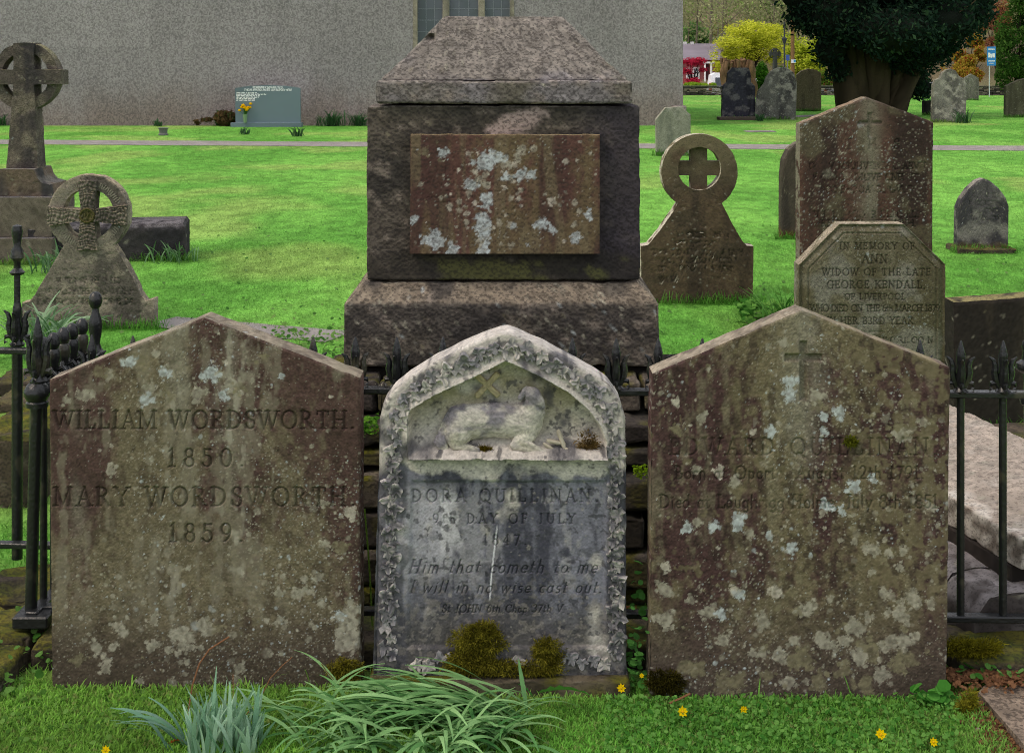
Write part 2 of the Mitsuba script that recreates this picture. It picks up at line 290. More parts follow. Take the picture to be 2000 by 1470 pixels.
def text(s, x0, x1, zb, h, slant=0.0):
    """Segments (x, z, x', z', width, width') of one carved line fitted between x0 and x1."""
    adv = [G[c][0] * h for c in s]
    sp = ((x1 - x0) - sum(adv)) / max(len(s) - 1, 1)
    out, x = [], x0
    for c, a in zip(s, adv):
        for (ax, ay, bx, by, wa, wb) in G[c][1]:
            out.append((x + (ax + slant * ay) * h, zb + ay * h, x + (bx + slant * by) * h, zb + by * h, wa * h, wb * h))
        x += a + sp
    return out
def worn_text(x0, x1, zb, h, seed, drop=0.5):
    """A line of lettering too worn to read: strokes only, many of them gone."""
    r = random.Random(seed); out, x = [], x0
    while x < x1 - 0.6 * h:
        if r.random() < 0.16: x += 0.5 * h; continue
        a, segs = G[r.choice('AEIHNTLRDMOSUVC')]
        k = 0
        while k < len(segs):
            run = r.randint(1, 5)
            if r.random() > drop:
                out += [(x + q[0] * h, zb + q[1] * h, x + q[2] * h, zb + q[3] * h, q[4] * h, q[5] * h) for q in segs[k:k + run]]
            k += run
        x += (a + 0.12) * h
    return out
def carve(x, z, segs, wmin=0.003):
    """Depth (0 to 1) of a V-cut along the segments at the points (x, z)."""
    out = np.zeros(len(x))
    if not segs: return out
    A = np.array(segs); lo, hi = A[:, [1, 3]].min() - .02, A[:, [1, 3]].max() + .02
    sel = np.nonzero((z > lo) & (z < hi))[0]; order = sel[np.argsort(x[sel])]; xs = x[order]
    for (ax, az, bx, bz, wa, wb) in segs:
        wa, wb = max(wa, wmin), max(wb, wmin); m = max(wa, wb)
        i0, i1 = np.searchsorted(xs, [min(ax, bx) - m, max(ax, bx) + m]); q = order[i0:i1]
        q = q[(z[q] > min(az, bz) - m) & (z[q] < max(az, bz) + m)]
        if len(q) == 0: continue
        dx, dz = bx - ax, bz - az; L = dx * dx + dz * dz + 1e-12
        t = np.clip(((x[q] - ax) * dx + (z[q] - az) * dz) / L, 0, 1)
        d = np.hypot(x[q] - ax - t * dx, z[q] - az - t * dz)
        out[q] = np.maximum(out[q], np.clip(1.25 * (1 - d / ((wa + (wb - wa) * t) / 2)), 0, 1))
    return out

# ------------------------------------------------------------------ upright stones
def slab(top, base_px, base_py, Y, thick, res, colfn, relief=None, rnd=0.006, lean=0.0, turn=0.0, chip=0.002, bsdf='stone', bury=0.06, seed=0):
    """An upright stone as a ply dict. top: its upper outline as pixels seen at distance Y, left to right; relief(x, z) -> height of the front face, or (height, tint)."""
    t = np.array([[P(a, b, Y)[0], P(a, b, Y)[2]] for a, b in top])
    bx0, bx1 = P(base_px[0], 0, Y)[0], P(base_px[1], 0, Y)[0]
    z0 = P(0, base_py, Y)[2]
    if z0 < 0.1: z0 = min(z0, 0.0) - bury
    W, H = t[-1, 0] - t[0, 0], t[:, 1].max() - z0
    nx, nr = max(int(W / res), 8), max(int(H / res), 8)
    u = np.unique(np.r_[np.linspace(0, 1, nx + 1), (t[:, 0] - t[0, 0]) / W]); xt = t[0, 0] + u * W
    zt = np.interp(xt, t[:, 0], t[:, 1]) + chip * (fbm(np.stack([xt * 25, xt * 0, xt * 0 + seed], -1), 3) - 0.5) * 2
    xb = bx0 + u * (bx1 - bx0); v = np.linspace(0, 1, nr + 1)
    Xg = xb[:, None] + (xt - xb)[:, None] * v[None]; Zg = z0 + (zt - z0)[:, None] * v[None]
    edge = chip * (fbm(np.stack([Zg * 25, Zg * 0 + seed + 5, Zg * 0], -1), 3) - 0.5) * 2
    Xg = Xg + edge * (1 - ss(0, 0.02, np.minimum(u, 1 - u) * W))[:, None]
    x, z = Xg.ravel(), Zg.ravel()
    ring = LineString(np.vstack([[bx0, z0 - .5], t, [bx1, z0 - .5]]))
    d = np.full(len(x), 1.0); near = np.minimum(np.minimum(u, 1 - u)[:, None] * W, (1 - v)[None] * (zt - z0)[:, None] * 0.7).ravel() < rnd * 2.5
    d[near] = shapely.distance(ring, shapely.points(x[near], z[near]))
    back = np.where(d < rnd, rnd - np.sqrt(np.maximum(rnd ** 2 - (rnd - d) ** 2, 0)), 0)
    h, tint = 0.0, None
    if relief is not None:
        h = relief(x, z)
        if isinstance(h, tuple): h, tint = h
        h = h * ss(0, rnd * 1.5, d)
    n = u.size; N = nr + 1
    Vf = np.stack([x, Y + back - h, z], -1)
    i, j = np.meshgrid(np.arange(n - 1), np.arange(nr), indexing='ij')
    q = np.stack([i * N + j, (i + 1) * N + j, (i + 1) * N + j + 1, i * N + j + 1], -1).reshape(-1, 4)
    Ff = np.vstack([q[:, [0, 1, 2]], q[:, [0, 2, 3]]])
    Nf = np.tile([0, -1.0, 0], (len(Vf), 1))
    cf = colfn(Vf, Nf)
    if tint is not None: cf = cf * tint[:, None]
    # rim and back
    step = max(1, int(round(0.008 / res)))
    li = np.r_[np.arange(0, N - 1, step), N - 1]; ti = np.r_[np.arange(0, n - 1, step), n - 1]
    b = np.r_[li, ti[1:] * N + N - 1, (n - 1) * N + li[::-1][1:]]
    bp = Vf[b]; K = max(2, int(thick / max(res * 2, 0.012)))
    rings = [bp + np.array([0, k / K * (thick - rnd) * 1.0, 0]) for k in range(K + 1)]
    for k in range(1, K + 1): rings[k][:, 1] = Y + rnd + (thick - rnd) * k / K
    Vr = np.vstack(rings); M = len(bp)
    Fr = []
    for k in range(K):
        a = np.arange(M - 1) + k * M
        Fr += [np.stack([a, a + 1, a + 1 + M], 1), np.stack([a, a + 1 + M, a + M], 1)]
    bk = np.array([len(Vr)]); Vr = np.vstack([Vr, [[(bx0 + bx1) / 2, Y + thick, z0]]]); a = np.arange(M - 1) + K * M
    Fr.append(np.stack([a, a + 1, a * 0 + bk[0]], 1))
    rim = trimesh.graph.smooth_shade(trimesh.Trimesh(Vr, np.vstack(Fr)[:, ::-1], process=False), angle=np.radians(30), facet_minarea=None)
    rv, rf, rn = meshkit.arrays(rim, True)
    out = rn * np.sign(np.sum(rn * (rv - np.array([(bx0 + bx1) / 2, Y + thick / 2, z0 + H / 2])), 1, keepdims=True))
    cr = colfn(rv, out)
    V = np.vstack([Vf, rv]); Fc = np.vstack([Ff, rf + len(Vf)]); C = np.vstack([cf, cr])
    m = np.eye(4)
    c = np.array([(bx0 + bx1) / 2, Y, z0])
    if lean: m = trimesh.transformations.rotation_matrix(math.radians(lean), [1, 0, 0], c) @ m
    if turn: m = trimesh.transformations.rotation_matrix(math.radians(turn), [0, 0, 1], c) @ m
    V = V @ m[:3, :3].T + m[:3, 3]
    return mikit.ply((V, Fc), bsdf, smooth=True, color=np.clip(C, 0.004, 0.9))

LG, LB, LO = S(158, 154, 138), S(176, 184, 184), S(122, 116, 92)
def crusts(v, c, amount, seed, scale=1.0, tones=(LG, LB, LO), low=0.0):
    """Lichen: crusts in four sizes, thin ones showing the stone, on stone colour c at points v."""
    u, w = v[:, 0] + v[:, 1] * 0.9, v[:, 2]
    dens = ss(0.35, 0.7, f2(u, w, 5, 4, seed, 3)); thin = ct_(f2(u, w, 90 / scale, 90 / scale, seed + 4, 3), 2.6)
    for cell, pr, r0, r1, op, sd in ((.0085, .5, .0009, .0034, 1.1, 3), (.018, .5, .0014, .0064, 1.0, 4), (.036, .42, .002, .012, .72, 2), (.08, .30, .005, .026, .55, 1)):
        m, who = spots(u, w, cell * scale, np.clip(amount * pr * (0.25 + 1.5 * dens), 0, 1), r0 * scale, r1 * scale, seed * 31 + sd * 7, .55)
        tone = np.where((who > 0.90)[:, None], tones[1], np.where((who > 0.5)[:, None], tones[0], tones[2]))
        c = mixc(c, tone * (.72 + .5 * thin)[:, None], np.clip(m * op * (.25 + .75 * who) * (.55 + .45 * thin), 0, 1))
    return c
def streaky(v, c0, c1, seed, fx=9.0, fz=0.9, lo=0.42, hi=0.6):
    u = v[:, 0] + v[:, 1] * 0.8
    return mixc(c0, c1, ss(lo, hi, f2(u, v[:, 2], fx, fz, seed, 4)))
def ct_(q, k): return np.clip(.5 + (q - .5) * k, 0, 1)
def grain(v, c, seed, a=0.25, f=220):
    g = ct_(fbm(v * f, 2, seed), 2.4); h = ct_(fbm(v * f * .3, 3, seed + 1), 2.2)
    return c * (1 - a + 2 * a * g)[:, None] * (1 - .6 * a + 1.2 * a * h)[:, None] * (0.84 + 0.32 * fbm(v * 14, 3, seed + 3))[:, None]
def stone_col(c0, c1, c2=None, seed=0, lichen=0.4, topc=None, scale=1.0, foot=None, footz=0.12, fx=9.0, moss=0.0):
    def fn(v, n):
        c = streaky(v, c0, c1, seed, fx=fx)
        if c2 is not None: c = mixc(c, c2, ss(0.5, 0.66, fbm(v * 6, 4, seed + 2)))
        c = grain(v, c, seed)
        if topc is not None: c = mixc(c, grain(v, np.broadcast_to(topc, v.shape), seed + 4), ss(0.3, 0.8, n[:, 2]) * ss(0.3, 0.5, fbm(v * 20, 3, seed + 6)))
        c = crusts(v, c, lichen, seed, scale)
        if foot is not None: c = mixc(c, grain(v, np.broadcast_to(foot, v.shape), seed + 5), ss(footz, footz * 0.2, v[:, 2] + 0.08 * (fbm(v * 12, 3, seed + 7) - .5)))
        if moss: c = mixc(c, S(92, 90, 30) * (0.6 + 0.8 * fbm(v * 120, 2, seed))[:, None], ss(0.62 - moss * .3, 0.7 - moss * .3, fbm(v * 9, 4, seed + 8)) * ss(-.2, .7, n[:, 2] + .3))
        return c
    return fn

# ------------------------------------------------------------------ the setting: ground, path, hills
YC = gy(245)                       # the church wall
g = trimesh.creation.box((900, 330, 0.5)); g.apply_translation((0, 160, -0.25)); put('ground', g, 'lawn_ground'); tag('ground', 'green lawn of the churchyard', None, kind='structure')
def strip(pts, w, z):
    p = np.asarray(pts, float); t = np.gradient(p, axis=0); t /= np.linalg.norm(t, axis=1, keepdims=True); n = np.stack([-t[:, 1], t[:, 0]], 1) * (w / 2)
    n = n * (1 + 0.12 * (hsh(np.arange(len(p)), np.arange(len(p)), 3) - .5))[:, None]
    v = np.vstack([np.c_[p + n, np.full(len(p), z)], np.c_[p - n, np.full(len(p), z)]]); k = len(p); a = np.arange(k - 1)
    return (v, np.vstack([np.stack([a, a + k, a + 1], 1), np.stack([a + 1, a + k, a + k + 1], 1)]))
PATH = [(x, gy(277.5 + (x + 10) * 0.6)) for x in np.linspace(-18, 18, 60)]
put('path', strip(PATH, 1.75, 0.006), 'gravel'); tag('path', 'pale gravel path crossing the lawn', kind='structure')
PATH2 = [(P(1440 + 10 * k, 0, gy(232))[0], gy(232) + 0.15 * k) for k in range(40)]
put('path_001', strip(PATH2, 1.0, 0.008), 'gravel'); tag('path_001', 'short pale path behind the lichened gravestones', kind='structure')
EARTH = [(P(300 + 20 * k, 0, 1)[0] * gy(636), gy(628 + 1.6 * k)) for k in range(20)]
put('path_002', strip(EARTH, 0.36, 0.006), 'gravel'); tag('path_002', 'worn bare earth beside the left wheel cross', kind='structure')
hx, hy = np.meshgrid(np.linspace(-200, 330, 90), np.linspace(118, 560, 70), indexing='ij')
hz_ = 0.13 * np.maximum(hy - 122, 0) * (0.8 + 0.5 * fbm(np.stack([hx * .01, hy * .01, hx * 0], -1), 3)) - 0.4
hv = np.stack([hx, hy, hz_], -1).reshape(-1, 3); hn = 70
ii, jj = np.meshgrid(np.arange(89), np.arange(69), indexing='ij')
put('hillside', (hv, np.stack([ii * hn + jj, (ii + 1) * hn + jj, (ii + 1) * hn + jj + 1, ii * hn + jj + 1], -1).reshape(-1, 4)), 'hill_ground', True)
tag('hillside', 'brown wooded hillside behind the village', kind='structure')
def hill_z(x, y): return 0.13 * np.maximum(y - 122, 0) * (0.8 + 0.5 * fbm(np.stack([x * .01, y * .01, x * 0], -1), 3)) - 0.4

# ------------------------------------------------------------------ the three front stones
OLIVE, PURPLE, BROWN = S(108, 100, 80), S(78, 59, 56), S(79, 70, 60)
def brk(x, z, seed, k=.22): return k * (f2(x, z, 70, 45, seed, 4) - .5) + k * .8 * (f2(x, z, 24, 14, seed + 1, 3) - .5)
GREY, EDGE = S(130, 126, 110), S(146, 136, 120)
def lichen_list(v, c, lst, Y, seed, k=1.0):
    """Single large crusts: (pixel x, pixel y, pixel radius, tone)."""
    x, z = v[:, 0], v[:, 2]
    front = v[:, 1] < Y + 0.008
    rs_ = random.Random(seed); lst = list(lst) + [(a + r_ * 1.15 * math.cos(t_), b + r_ * 1.15 * math.sin(t_), r_ * k_, tn) for a, b, r_, tn in lst if r_ > 7 for t_, k_ in [(rs_.uniform(0, 6.28), rs_.uniform(.22, .5)) for _ in range(3)]]
    for i, (a, b, r, tn) in enumerate(lst):
        q = P(a, b, Y); R = r * Y / F
        s = np.nonzero((np.abs(x - q[0]) < 1.6 * R) & (np.abs(z - q[2]) < 1.6 * R) & front)[0]
        if not len(s): continue
        d = np.hypot(x[s] - q[0], z[s] - q[2]) * (1 + 0.8 * (n2(x[s], z[s], 1.3 / R, seed + i) - .5) + 0.55 * (n2(x[s], z[s], 4 / R, seed + i + 40) - .5) + 0.5 * (n2(x[s], z[s], 9 / R, seed + i + 80) - .5))
        m = 1 - ss(R * .74, R, d)
        th = ct_(f2(x[s], z[s], 110, 110, i, 3), 2.8)
        tone = np.asarray((LG, LB, LO, S(186, 180, 165))[tn]) * k * (0.74 + 0.40 * th + .12 * ss(.45, .9, d / R))[:, None]
        c[s] = mixc(c[s], tone, m * (.96 if tn == 1 else .84) * (.62 + .38 * th))
    return c
rl = random.Random(5)
def scatter_list(n, x0, x1, y0, y1, r0, r1, tones):
    return [(rl.uniform(x0, x1), rl.uniform(y0, y1), r0 + (r1 - r0) * rl.random() ** 2, rl.choice(tones)) for _ in range(n)]
def band(x, px, w, Y): return np.exp(-((x - P(px, 0, Y)[0]) / (w * Y / F)) ** 2)
YL, YR, YM = gy(1345), gy(1365), gy(1352)
LEFT_L = [(254, 706, 13, 1), (238, 703, 6, 0), (275, 705, 14, 2), (319, 727, 11, 1), (306, 690, 8, 0), (412, 727, 16, 1), (430, 728, 8, 0), (283, 781, 13, 1), (213, 733, 10, 0), (166, 772, 14, 0), (128, 780, 8, 0), (193, 725, 14, 2),
          (293, 760, 12, 0), (326, 768, 11, 2), (385, 768, 14, 0), (436, 770, 10, 1), (450, 748, 14, 0), (467, 755, 12, 2), (551, 734, 7, 1), (493, 742, 6, 0), (516, 697, 8, 2), (470, 767, 6, 3), (217, 870, 5, 3), (195, 878, 4, 3), (392, 852, 5, 1),
          (216, 918, 11, 0), (507, 868, 4, 3), (609, 870, 5, 0), (682, 1000, 13, 3), (630, 980, 8, 0), (634, 1062, 10, 0), (669, 1070, 14, 2), (664, 1200, 10, 1), (680, 1215, 22, 0), (672, 1255, 22, 0), (690, 1190, 14, 0), (686, 1240, 16, 0),
          (575, 1156, 8, 0), (585, 1158, 11, 0), (605, 1155, 8, 0), (545, 1157, 9, 0), (548, 1210, 9, 0), (552, 1125, 7, 0), (630, 1178, 8, 0), (595, 1128, 8, 0), (622, 1127, 9, 0), (300, 1208, 10, 0), (350, 1238, 14, 0), (368, 1243, 14, 0), (340, 1240, 9, 0),
          (328, 1268, 8, 0), (355, 1260, 10, 0), (375, 1262, 9, 0), (392, 1265, 7, 0), (295, 1262, 11, 0), (305, 1258, 8, 0), (188, 1264, 14, 0), (202, 1278, 6, 0), (205, 1305, 11, 0), (208, 1290, 9, 0), (220, 1262, 9, 0), (243, 1235, 10, 0), (226, 1220, 9, 0),
          (345, 1276, 6, 0), (366, 1293, 7, 0), (468, 1303, 10, 0), (275, 1330, 8, 0), (336, 1332, 10, 0), (152, 1290, 12, 2), (462, 1328, 8, 0), (500, 1215, 8, 2), (395, 1220, 14, 0), (410, 1232, 12, 0), (428, 1226, 11, 2)]
LEFT_L += scatter_list(60, 110, 690, 1080, 1290, 1.5, 6, (0, 0, 2)) + scatter_list(40, 380, 690, 880, 1160, 1.5, 5, (0, 2, 2)) + scatter_list(36, 110, 690, 700, 900, 1.5, 5, (0, 2, 3))
def left_col(v, n):
    x, z = v[:, 0], v[:, 2]; w = z / 0.98
    pm = ss(0.38, 0.66, f2(x, z, 8, 1.6, 3, 4) + brk(x, z, 14, .42) + 0.34 * (w - 0.56) + 0.10 * ss(.3, .38, x - P(540, 0, YL)[0] + .3) + .16 * band(x, 210, 45, YL) * ss(.3, .6, w) - .25 * band(x, 330, 30, YL) - .12 * band(x, 440, 26, YL))
    c = mixc(OLIVE, PURPLE, pm * 0.92)
    c = mixc(c, S(64, 54, 46), .5 * ss(.53, .66, f2(x, z, 40, 26, 17, 4)))
    c = mixc(c, GREY, np.clip(0.75 * band(x, 150, 16, YL) * ss(.25, .5, w) + .7 * band(x, 352, 24, YL) * ss(.55, .8, w) + .5 * band(x, 452, 12, YL) * ss(.2, .4, w), 0, 1) * ss(.3, .6, f2(x, z, 16, 5, 8, 3)))
    c = mixc(c, BROWN, ss(0.24, 0.07, z + 0.1 * (f2(x, z, 4, 3, 12) - .5)))
    c = grain(v, c, 2, 0.30, 260)
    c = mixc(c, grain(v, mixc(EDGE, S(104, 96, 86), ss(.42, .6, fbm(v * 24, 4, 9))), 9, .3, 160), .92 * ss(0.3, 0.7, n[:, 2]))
    c = crusts(v, c, 0.8 + 0.35 * ss(.5, .2, w), 4, 0.8)
    c = mixc(c, S(134, 128, 110) * (.8 + .3 * f2(x, z, 90, 90, 16, 2))[:, None], .55 * ss(.50, .64, f2(x, z, 26, 2.0, 18, 4) + brk(x, z, 19, .4)) * ss(.08, .3, w))
    c = mixc(c, LG * 1.05, 0.75 * ss(.55, .72, f2(x, z, 55, 26, 14, 3)) * (band(x, 455, 30, YL) + .8 * band(x, 340, 30, YL)) * ss(.1, .3, w))
    return lichen_list(v, c, LEFT_L, YL, 11)
LT = text('WILLIAM WORDSWORTH.', P(104, 0, YL)[0], P(694, 0, YL)[0], P(0, 837, YL)[2], 35 * YL / F) + text('1850.', P(328, 0, YL)[0], P(478, 0, YL)[0], P(0, 911, YL)[2], 35 * YL / F) \
   + text('MARY WORDSWORTH.', P(104, 0, YL)[0], P(696, 0, YL)[0], P(0, 988, YL)[2], 37 * YL / F) + text('1859.', P(330, 0, YL)[0], P(476, 0, YL)[0], P(0, 1058, YL)[2], 36 * YL / F)
def carved(segs, seed, depth=0.0075, amp=0.0014, extra=None, wmin=0.0045, dirt=0.07, wear=0.42):
    def fn(x, z):
        d = carve(x, z, segs, wmin); keep = 1 - wear * ss(0.55, 0.72, f2(x, z, 14, 14, seed + 57, 3))
        h = amp * (f2(x, z, 20, 20, seed) - 0.5) * 2 + 0.0016 * (f2(x, z, 170, 170, seed + 1, 2) - .5) + 0.0016 * (f2(x, z, 60, 60, seed + 2, 2) - .5) - depth * d * keep
        tint = 1 - dirt * np.minimum(d * 1.3, 1) * keep
        if extra is not None: h, tint = extra(x, z, h, tint)
        return h, tint
    return fn
k = thing('headstone', 'broad gabled brown sandstone headstone with two carved names, left of the white stone', 'headstone')
scene[k] = slab([(96, 742), (398, 620), (703, 738)], (103, 704), 1345, YL, 0.092, 0.0023, left_col, carved(LT, 1), seed=1, bsdf='carved_stone')

RIGHT_L = [(1393, 1028, 10, 1), (1362, 1018, 9, 0), (1341, 1028, 10, 1), (1544, 1070, 11, 1), (1528, 1070, 5, 1), (1442, 1012, 12, 1), (1441, 1025, 10, 1), (1465, 1040, 9, 0), (1298, 1106, 10, 3), (1298, 1150, 14, 0), (1350, 1171, 9, 0), (1383, 1194, 14, 0), (1408, 1197, 10, 1), (1303, 1208, 17, 0), (1287, 1205, 10, 0), (1434, 1151, 10, 3), (1443, 1161, 10, 1), (1516, 1154, 13, 3),
           (1490, 1212, 15, 0), (1578, 1185, 12, 0), (1565, 1190, 11, 0), (1590, 1182, 10, 0), (1555, 1193, 9, 2), (1413, 1250, 12, 0), (1502, 1047, 8, 1), (1616, 988, 12, 1), (1644, 998, 8, 1), (1606, 1000, 8, 0), (1668, 953, 13, 1), (1705, 935, 8, 1), (1640, 805, 11, 1), (1643, 818, 6, 1), (1608, 842, 8, 1), (1507, 842, 10, 1), (1470, 843, 7, 3), (1544, 745, 12, 1), (1543, 772, 12, 1), (1594, 772, 14, 0), (1600, 790, 12, 2),
           (1610, 812, 8, 1), (1497, 805, 6, 0), (1404, 922, 11, 3), (1435, 938, 11, 0), (1362, 915, 8, 0), (1320, 785, 8, 3), (1550, 685, 13, 2), (1530, 670, 9, 0), (1322, 838, 10, 2), (1370, 815, 11, 0), (1755, 840, 15, 2), (1762, 850, 14, 0), (1780, 880, 12, 2), (1690, 1070, 10, 0), (1705, 1075, 10, 0), (1735, 1078, 9, 0), (1708, 1068, 8, 0), (1765, 1075, 8, 0), (1725, 1155, 10, 0), (1740, 1163, 9, 0), (1782, 1170, 15, 0), (1818, 1178, 10, 0), (1757, 1190, 12, 0), (1762, 1205, 14, 0),
           (1733, 1195, 8, 0), (1676, 1225, 16, 0), (1665, 1218, 12, 0), (1695, 1205, 9, 0), (1602, 1245, 14, 0), (1612, 1258, 14, 0), (1650, 1250, 12, 0), (1700, 1270, 20, 2), (1680, 1285, 16, 0), (1740, 1250, 18, 0), (1765, 1250, 16, 0), (1790, 1240, 10, 0), (1775, 1285, 18, 2), (1755, 1300, 16, 2), (1550, 1250, 12, 0), (1570, 1285, 18, 2), (1545, 1290, 14, 2), (1520, 1280, 14, 0), (1490, 1275, 10, 0), (1470, 1275, 8, 0), (1500, 1320, 12, 2), (1340, 1300, 18, 2), (1360, 1305, 14, 2), (1415, 1335, 20, 2), (1440, 1330, 16, 2), (1600, 1330, 18, 2), (1650, 1310, 16, 2), (1690, 1335, 20, 2), (1540, 1330, 14, 0), (1720, 1320, 16, 0)]
RIGHT_L += scatter_list(70, 1290, 1840, 700, 1100, 2, 7, (0, 0, 2, 2)) + scatter_list(60, 1560, 1840, 780, 1330, 3, 10, (0, 2, 2)) + scatter_list(70, 1275, 1840, 1120, 1350, 2, 8, (0, 2)) + scatter_list(60, 1290, 1840, 700, 1100, 1, 4, (0, 3, 1))
def right_col(v, n):
    x, z = v[:, 0], v[:, 2]; w = z / 1.0
    ol = band(x, 1535, 60, YR) * .34 + band(x, 1775, 28, YR) * .22 + .13 * ss(.35, .15, w) + .12 * band(x, 1282, 14, YR) + .2 * ss(.82, .95, w)
    pm = ss(0.34, 0.62, f2(x, z, 8, 1.4, 23, 4) + brk(x, z, 34, .5) - ol + 0.08)
    c = mixc(S(106, 98, 76), S(73, 55, 53), pm)
    c = mixc(c, S(56, 47, 42), .6 * ss(.52, .64, f2(x, z, 44, 30, 27, 4)))
    c = mixc(c, GREY, 0.75 * band(x, 1568, 40, YR) * ss(.5, .7, w) * ss(.3, .55, f2(x, z, 16, 5, 18, 3)))
    c = mixc(c, S(128, 122, 100) * (.8 + .3 * f2(x, z, 90, 90, 36, 2))[:, None], .45 * ss(.52, .66, f2(x, z, 24, 2.0, 38, 4) + brk(x, z, 39, .4)) * ss(.08, .3, w))
    c = mixc(c, S(80, 70, 62), ss(0.30, 0.05, z + 0.1 * (f2(x, z, 4, 3, 22) - .5)))
    c = grain(v, c, 22, 0.30, 260)
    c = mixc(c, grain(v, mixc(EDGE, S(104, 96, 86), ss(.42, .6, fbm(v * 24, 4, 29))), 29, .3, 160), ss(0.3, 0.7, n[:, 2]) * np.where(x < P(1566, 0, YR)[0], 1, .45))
    c = crusts(v, c, 1.05, 24, 0.85)
    m = ss(.50, .57, f2(x, z, 34, 30, 25, 4) + .14 * ss(1650, 1720, 1000 + x * F / YR) - .14)
    c = mixc(c, S(112, 104, 80) * (.75 + .5 * ct_(f2(x, z, 90, 90, 28, 3), 2.2))[:, None], .7 * m * ss(.15, .3, w))
    return lichen_list(v, c, RIGHT_L, YR, 71)
RT = text('EDWARD QUILLINAN.', P(1308, 0, YR)[0], P(1832, 0, YR)[0], P(0, 888, YR)[2], 33 * YR / F) + text('Born at Oporto, August 12th 1791.', P(1318, 0, YR)[0], P(1806, 0, YR)[0], P(0, 935, YR)[2], 25 * YR / F) \
   + text('Died at Loughrigg Holme, July 8th 1851.', P(1288, 0, YR)[0], P(1842, 0, YR)[0], P(0, 992, YR)[2], 26 * YR / F)
def latin_cross(px, y0, y1, ax0, ax1, ay0, ay1, w, Y, depth=0.009):
    q = lambda a, b: P(a, b, Y)[[0, 2]]
    poly = unary_union([shapely.box(*q(px - w, y1), *q(px + w, y0)), shapely.box(*q(ax0, ay1), *q(ax1, ay0))])
    def ex(x, z, h, t):
        s = np.nonzero((x > poly.bounds[0] - .01) & (x < poly.bounds[2] + .01) & (z > poly.bounds[1] - .01) & (z < poly.bounds[3] + .01))[0]
        pts = shapely.points(x[s], z[s]); ins = shapely.contains(poly, pts); d = shapely.distance(poly.exterior, pts)
        h[s] -= np.where(ins, depth * ss(0, 0.004, d), 0); t[s] *= np.where(ins, 0.86, 1)
        return h, t
    return ex
k = thing('headstone', 'broad gabled lichen spotted headstone with an incised cross, right of the white stone', 'headstone')
scene[k] = slab([(1274, 730), (1565, 606), (1856, 718)], (1268, 1847), 1365, YR, 0.092, 0.0023, right_col, carved(RT, 21, depth=.0050, dirt=.05, wear=.6, extra=latin_cross(1569, 665, 782, 1531, 1607, 690, 706, 8, YR)), seed=2, bsdf='carved_stone')

# the white marble stone with the lamb
WH, MB, MD = S(186, 180, 172), S(118, 118, 130), S(68, 68, 80)
def q2(a, b): return P(a, b, YM)[[0, 2]]
arch = [(797, 893), (797, 812), (803, 798), (850, 770), (920, 738), (960, 718), (987, 704), (1016, 716), (1060, 737), (1110, 765), (1150, 800), (1172, 830), (1184, 860), (1187, 893)]
recess = Polygon([q2(a, b) for a, b in arch])
panel = Polygon([q2(a, b) for a, b in [(800, 935), (1188, 935), (1186, 1100), (1186, 1268), (792, 1268), (796, 1100)]])
MT = text('DORA QUILLINAN.', P(803, 0, YM)[0], P(1170, 0, YM)[0], P(0, 981, YM)[2], 25 * YM / F) + text('9th DAY OF JULY', P(845, 0, YM)[0], P(1124, 0, YM)[0], P(0, 1023, YM)[2], 19 * YM / F) \
   + text('1847.', P(944, 0, YM)[0], P(1030, 0, YM)[0], P(0, 1065, YM)[2], 20 * YM / F) + text('Him that cometh to me', P(796, 0, YM)[0], P(1166, 0, YM)[0], P(0, 1120, YM)[2], 26 * YM / F, 0.3) \
   + text('I will in no wise cast out.', P(798, 0, YM)[0], P(1176, 0, YM)[0], P(0, 1159, YM)[2], 24 * YM / F, 0.3) + text('St JOHN 6th Chap 37th V.', P(862, 0, YM)[0], P(1104, 0, YM)[0], P(0, 1197, YM)[2], 15 * YM / F, 0.2)
bl = [(758, 1288), (758, 1240), (760, 1190), (762, 1140), (763, 1090), (764, 1040), (766, 990), (768, 940), (770, 890), (772, 845), (776, 808), (800, 770), (845, 740), (895, 715), (945, 692), (985, 676), (1030, 688), (1080, 712), (1130, 740), (1170, 772), (1192, 810), (1200, 850), (1202, 900), (1202, 950), (1202, 1000), (1202, 1050), (1202, 1100), (1202, 1150), (1203, 1200), (1203, 1250), (1202, 1288)]
bw = np.array([P(a, b, YM) for a, b in bl])
seg = np.r_[0, np.cumsum(np.linalg.norm(np.diff(bw, axis=0), axis=1))]
IVY_LINE = LineString(bw[:, [0, 2]])
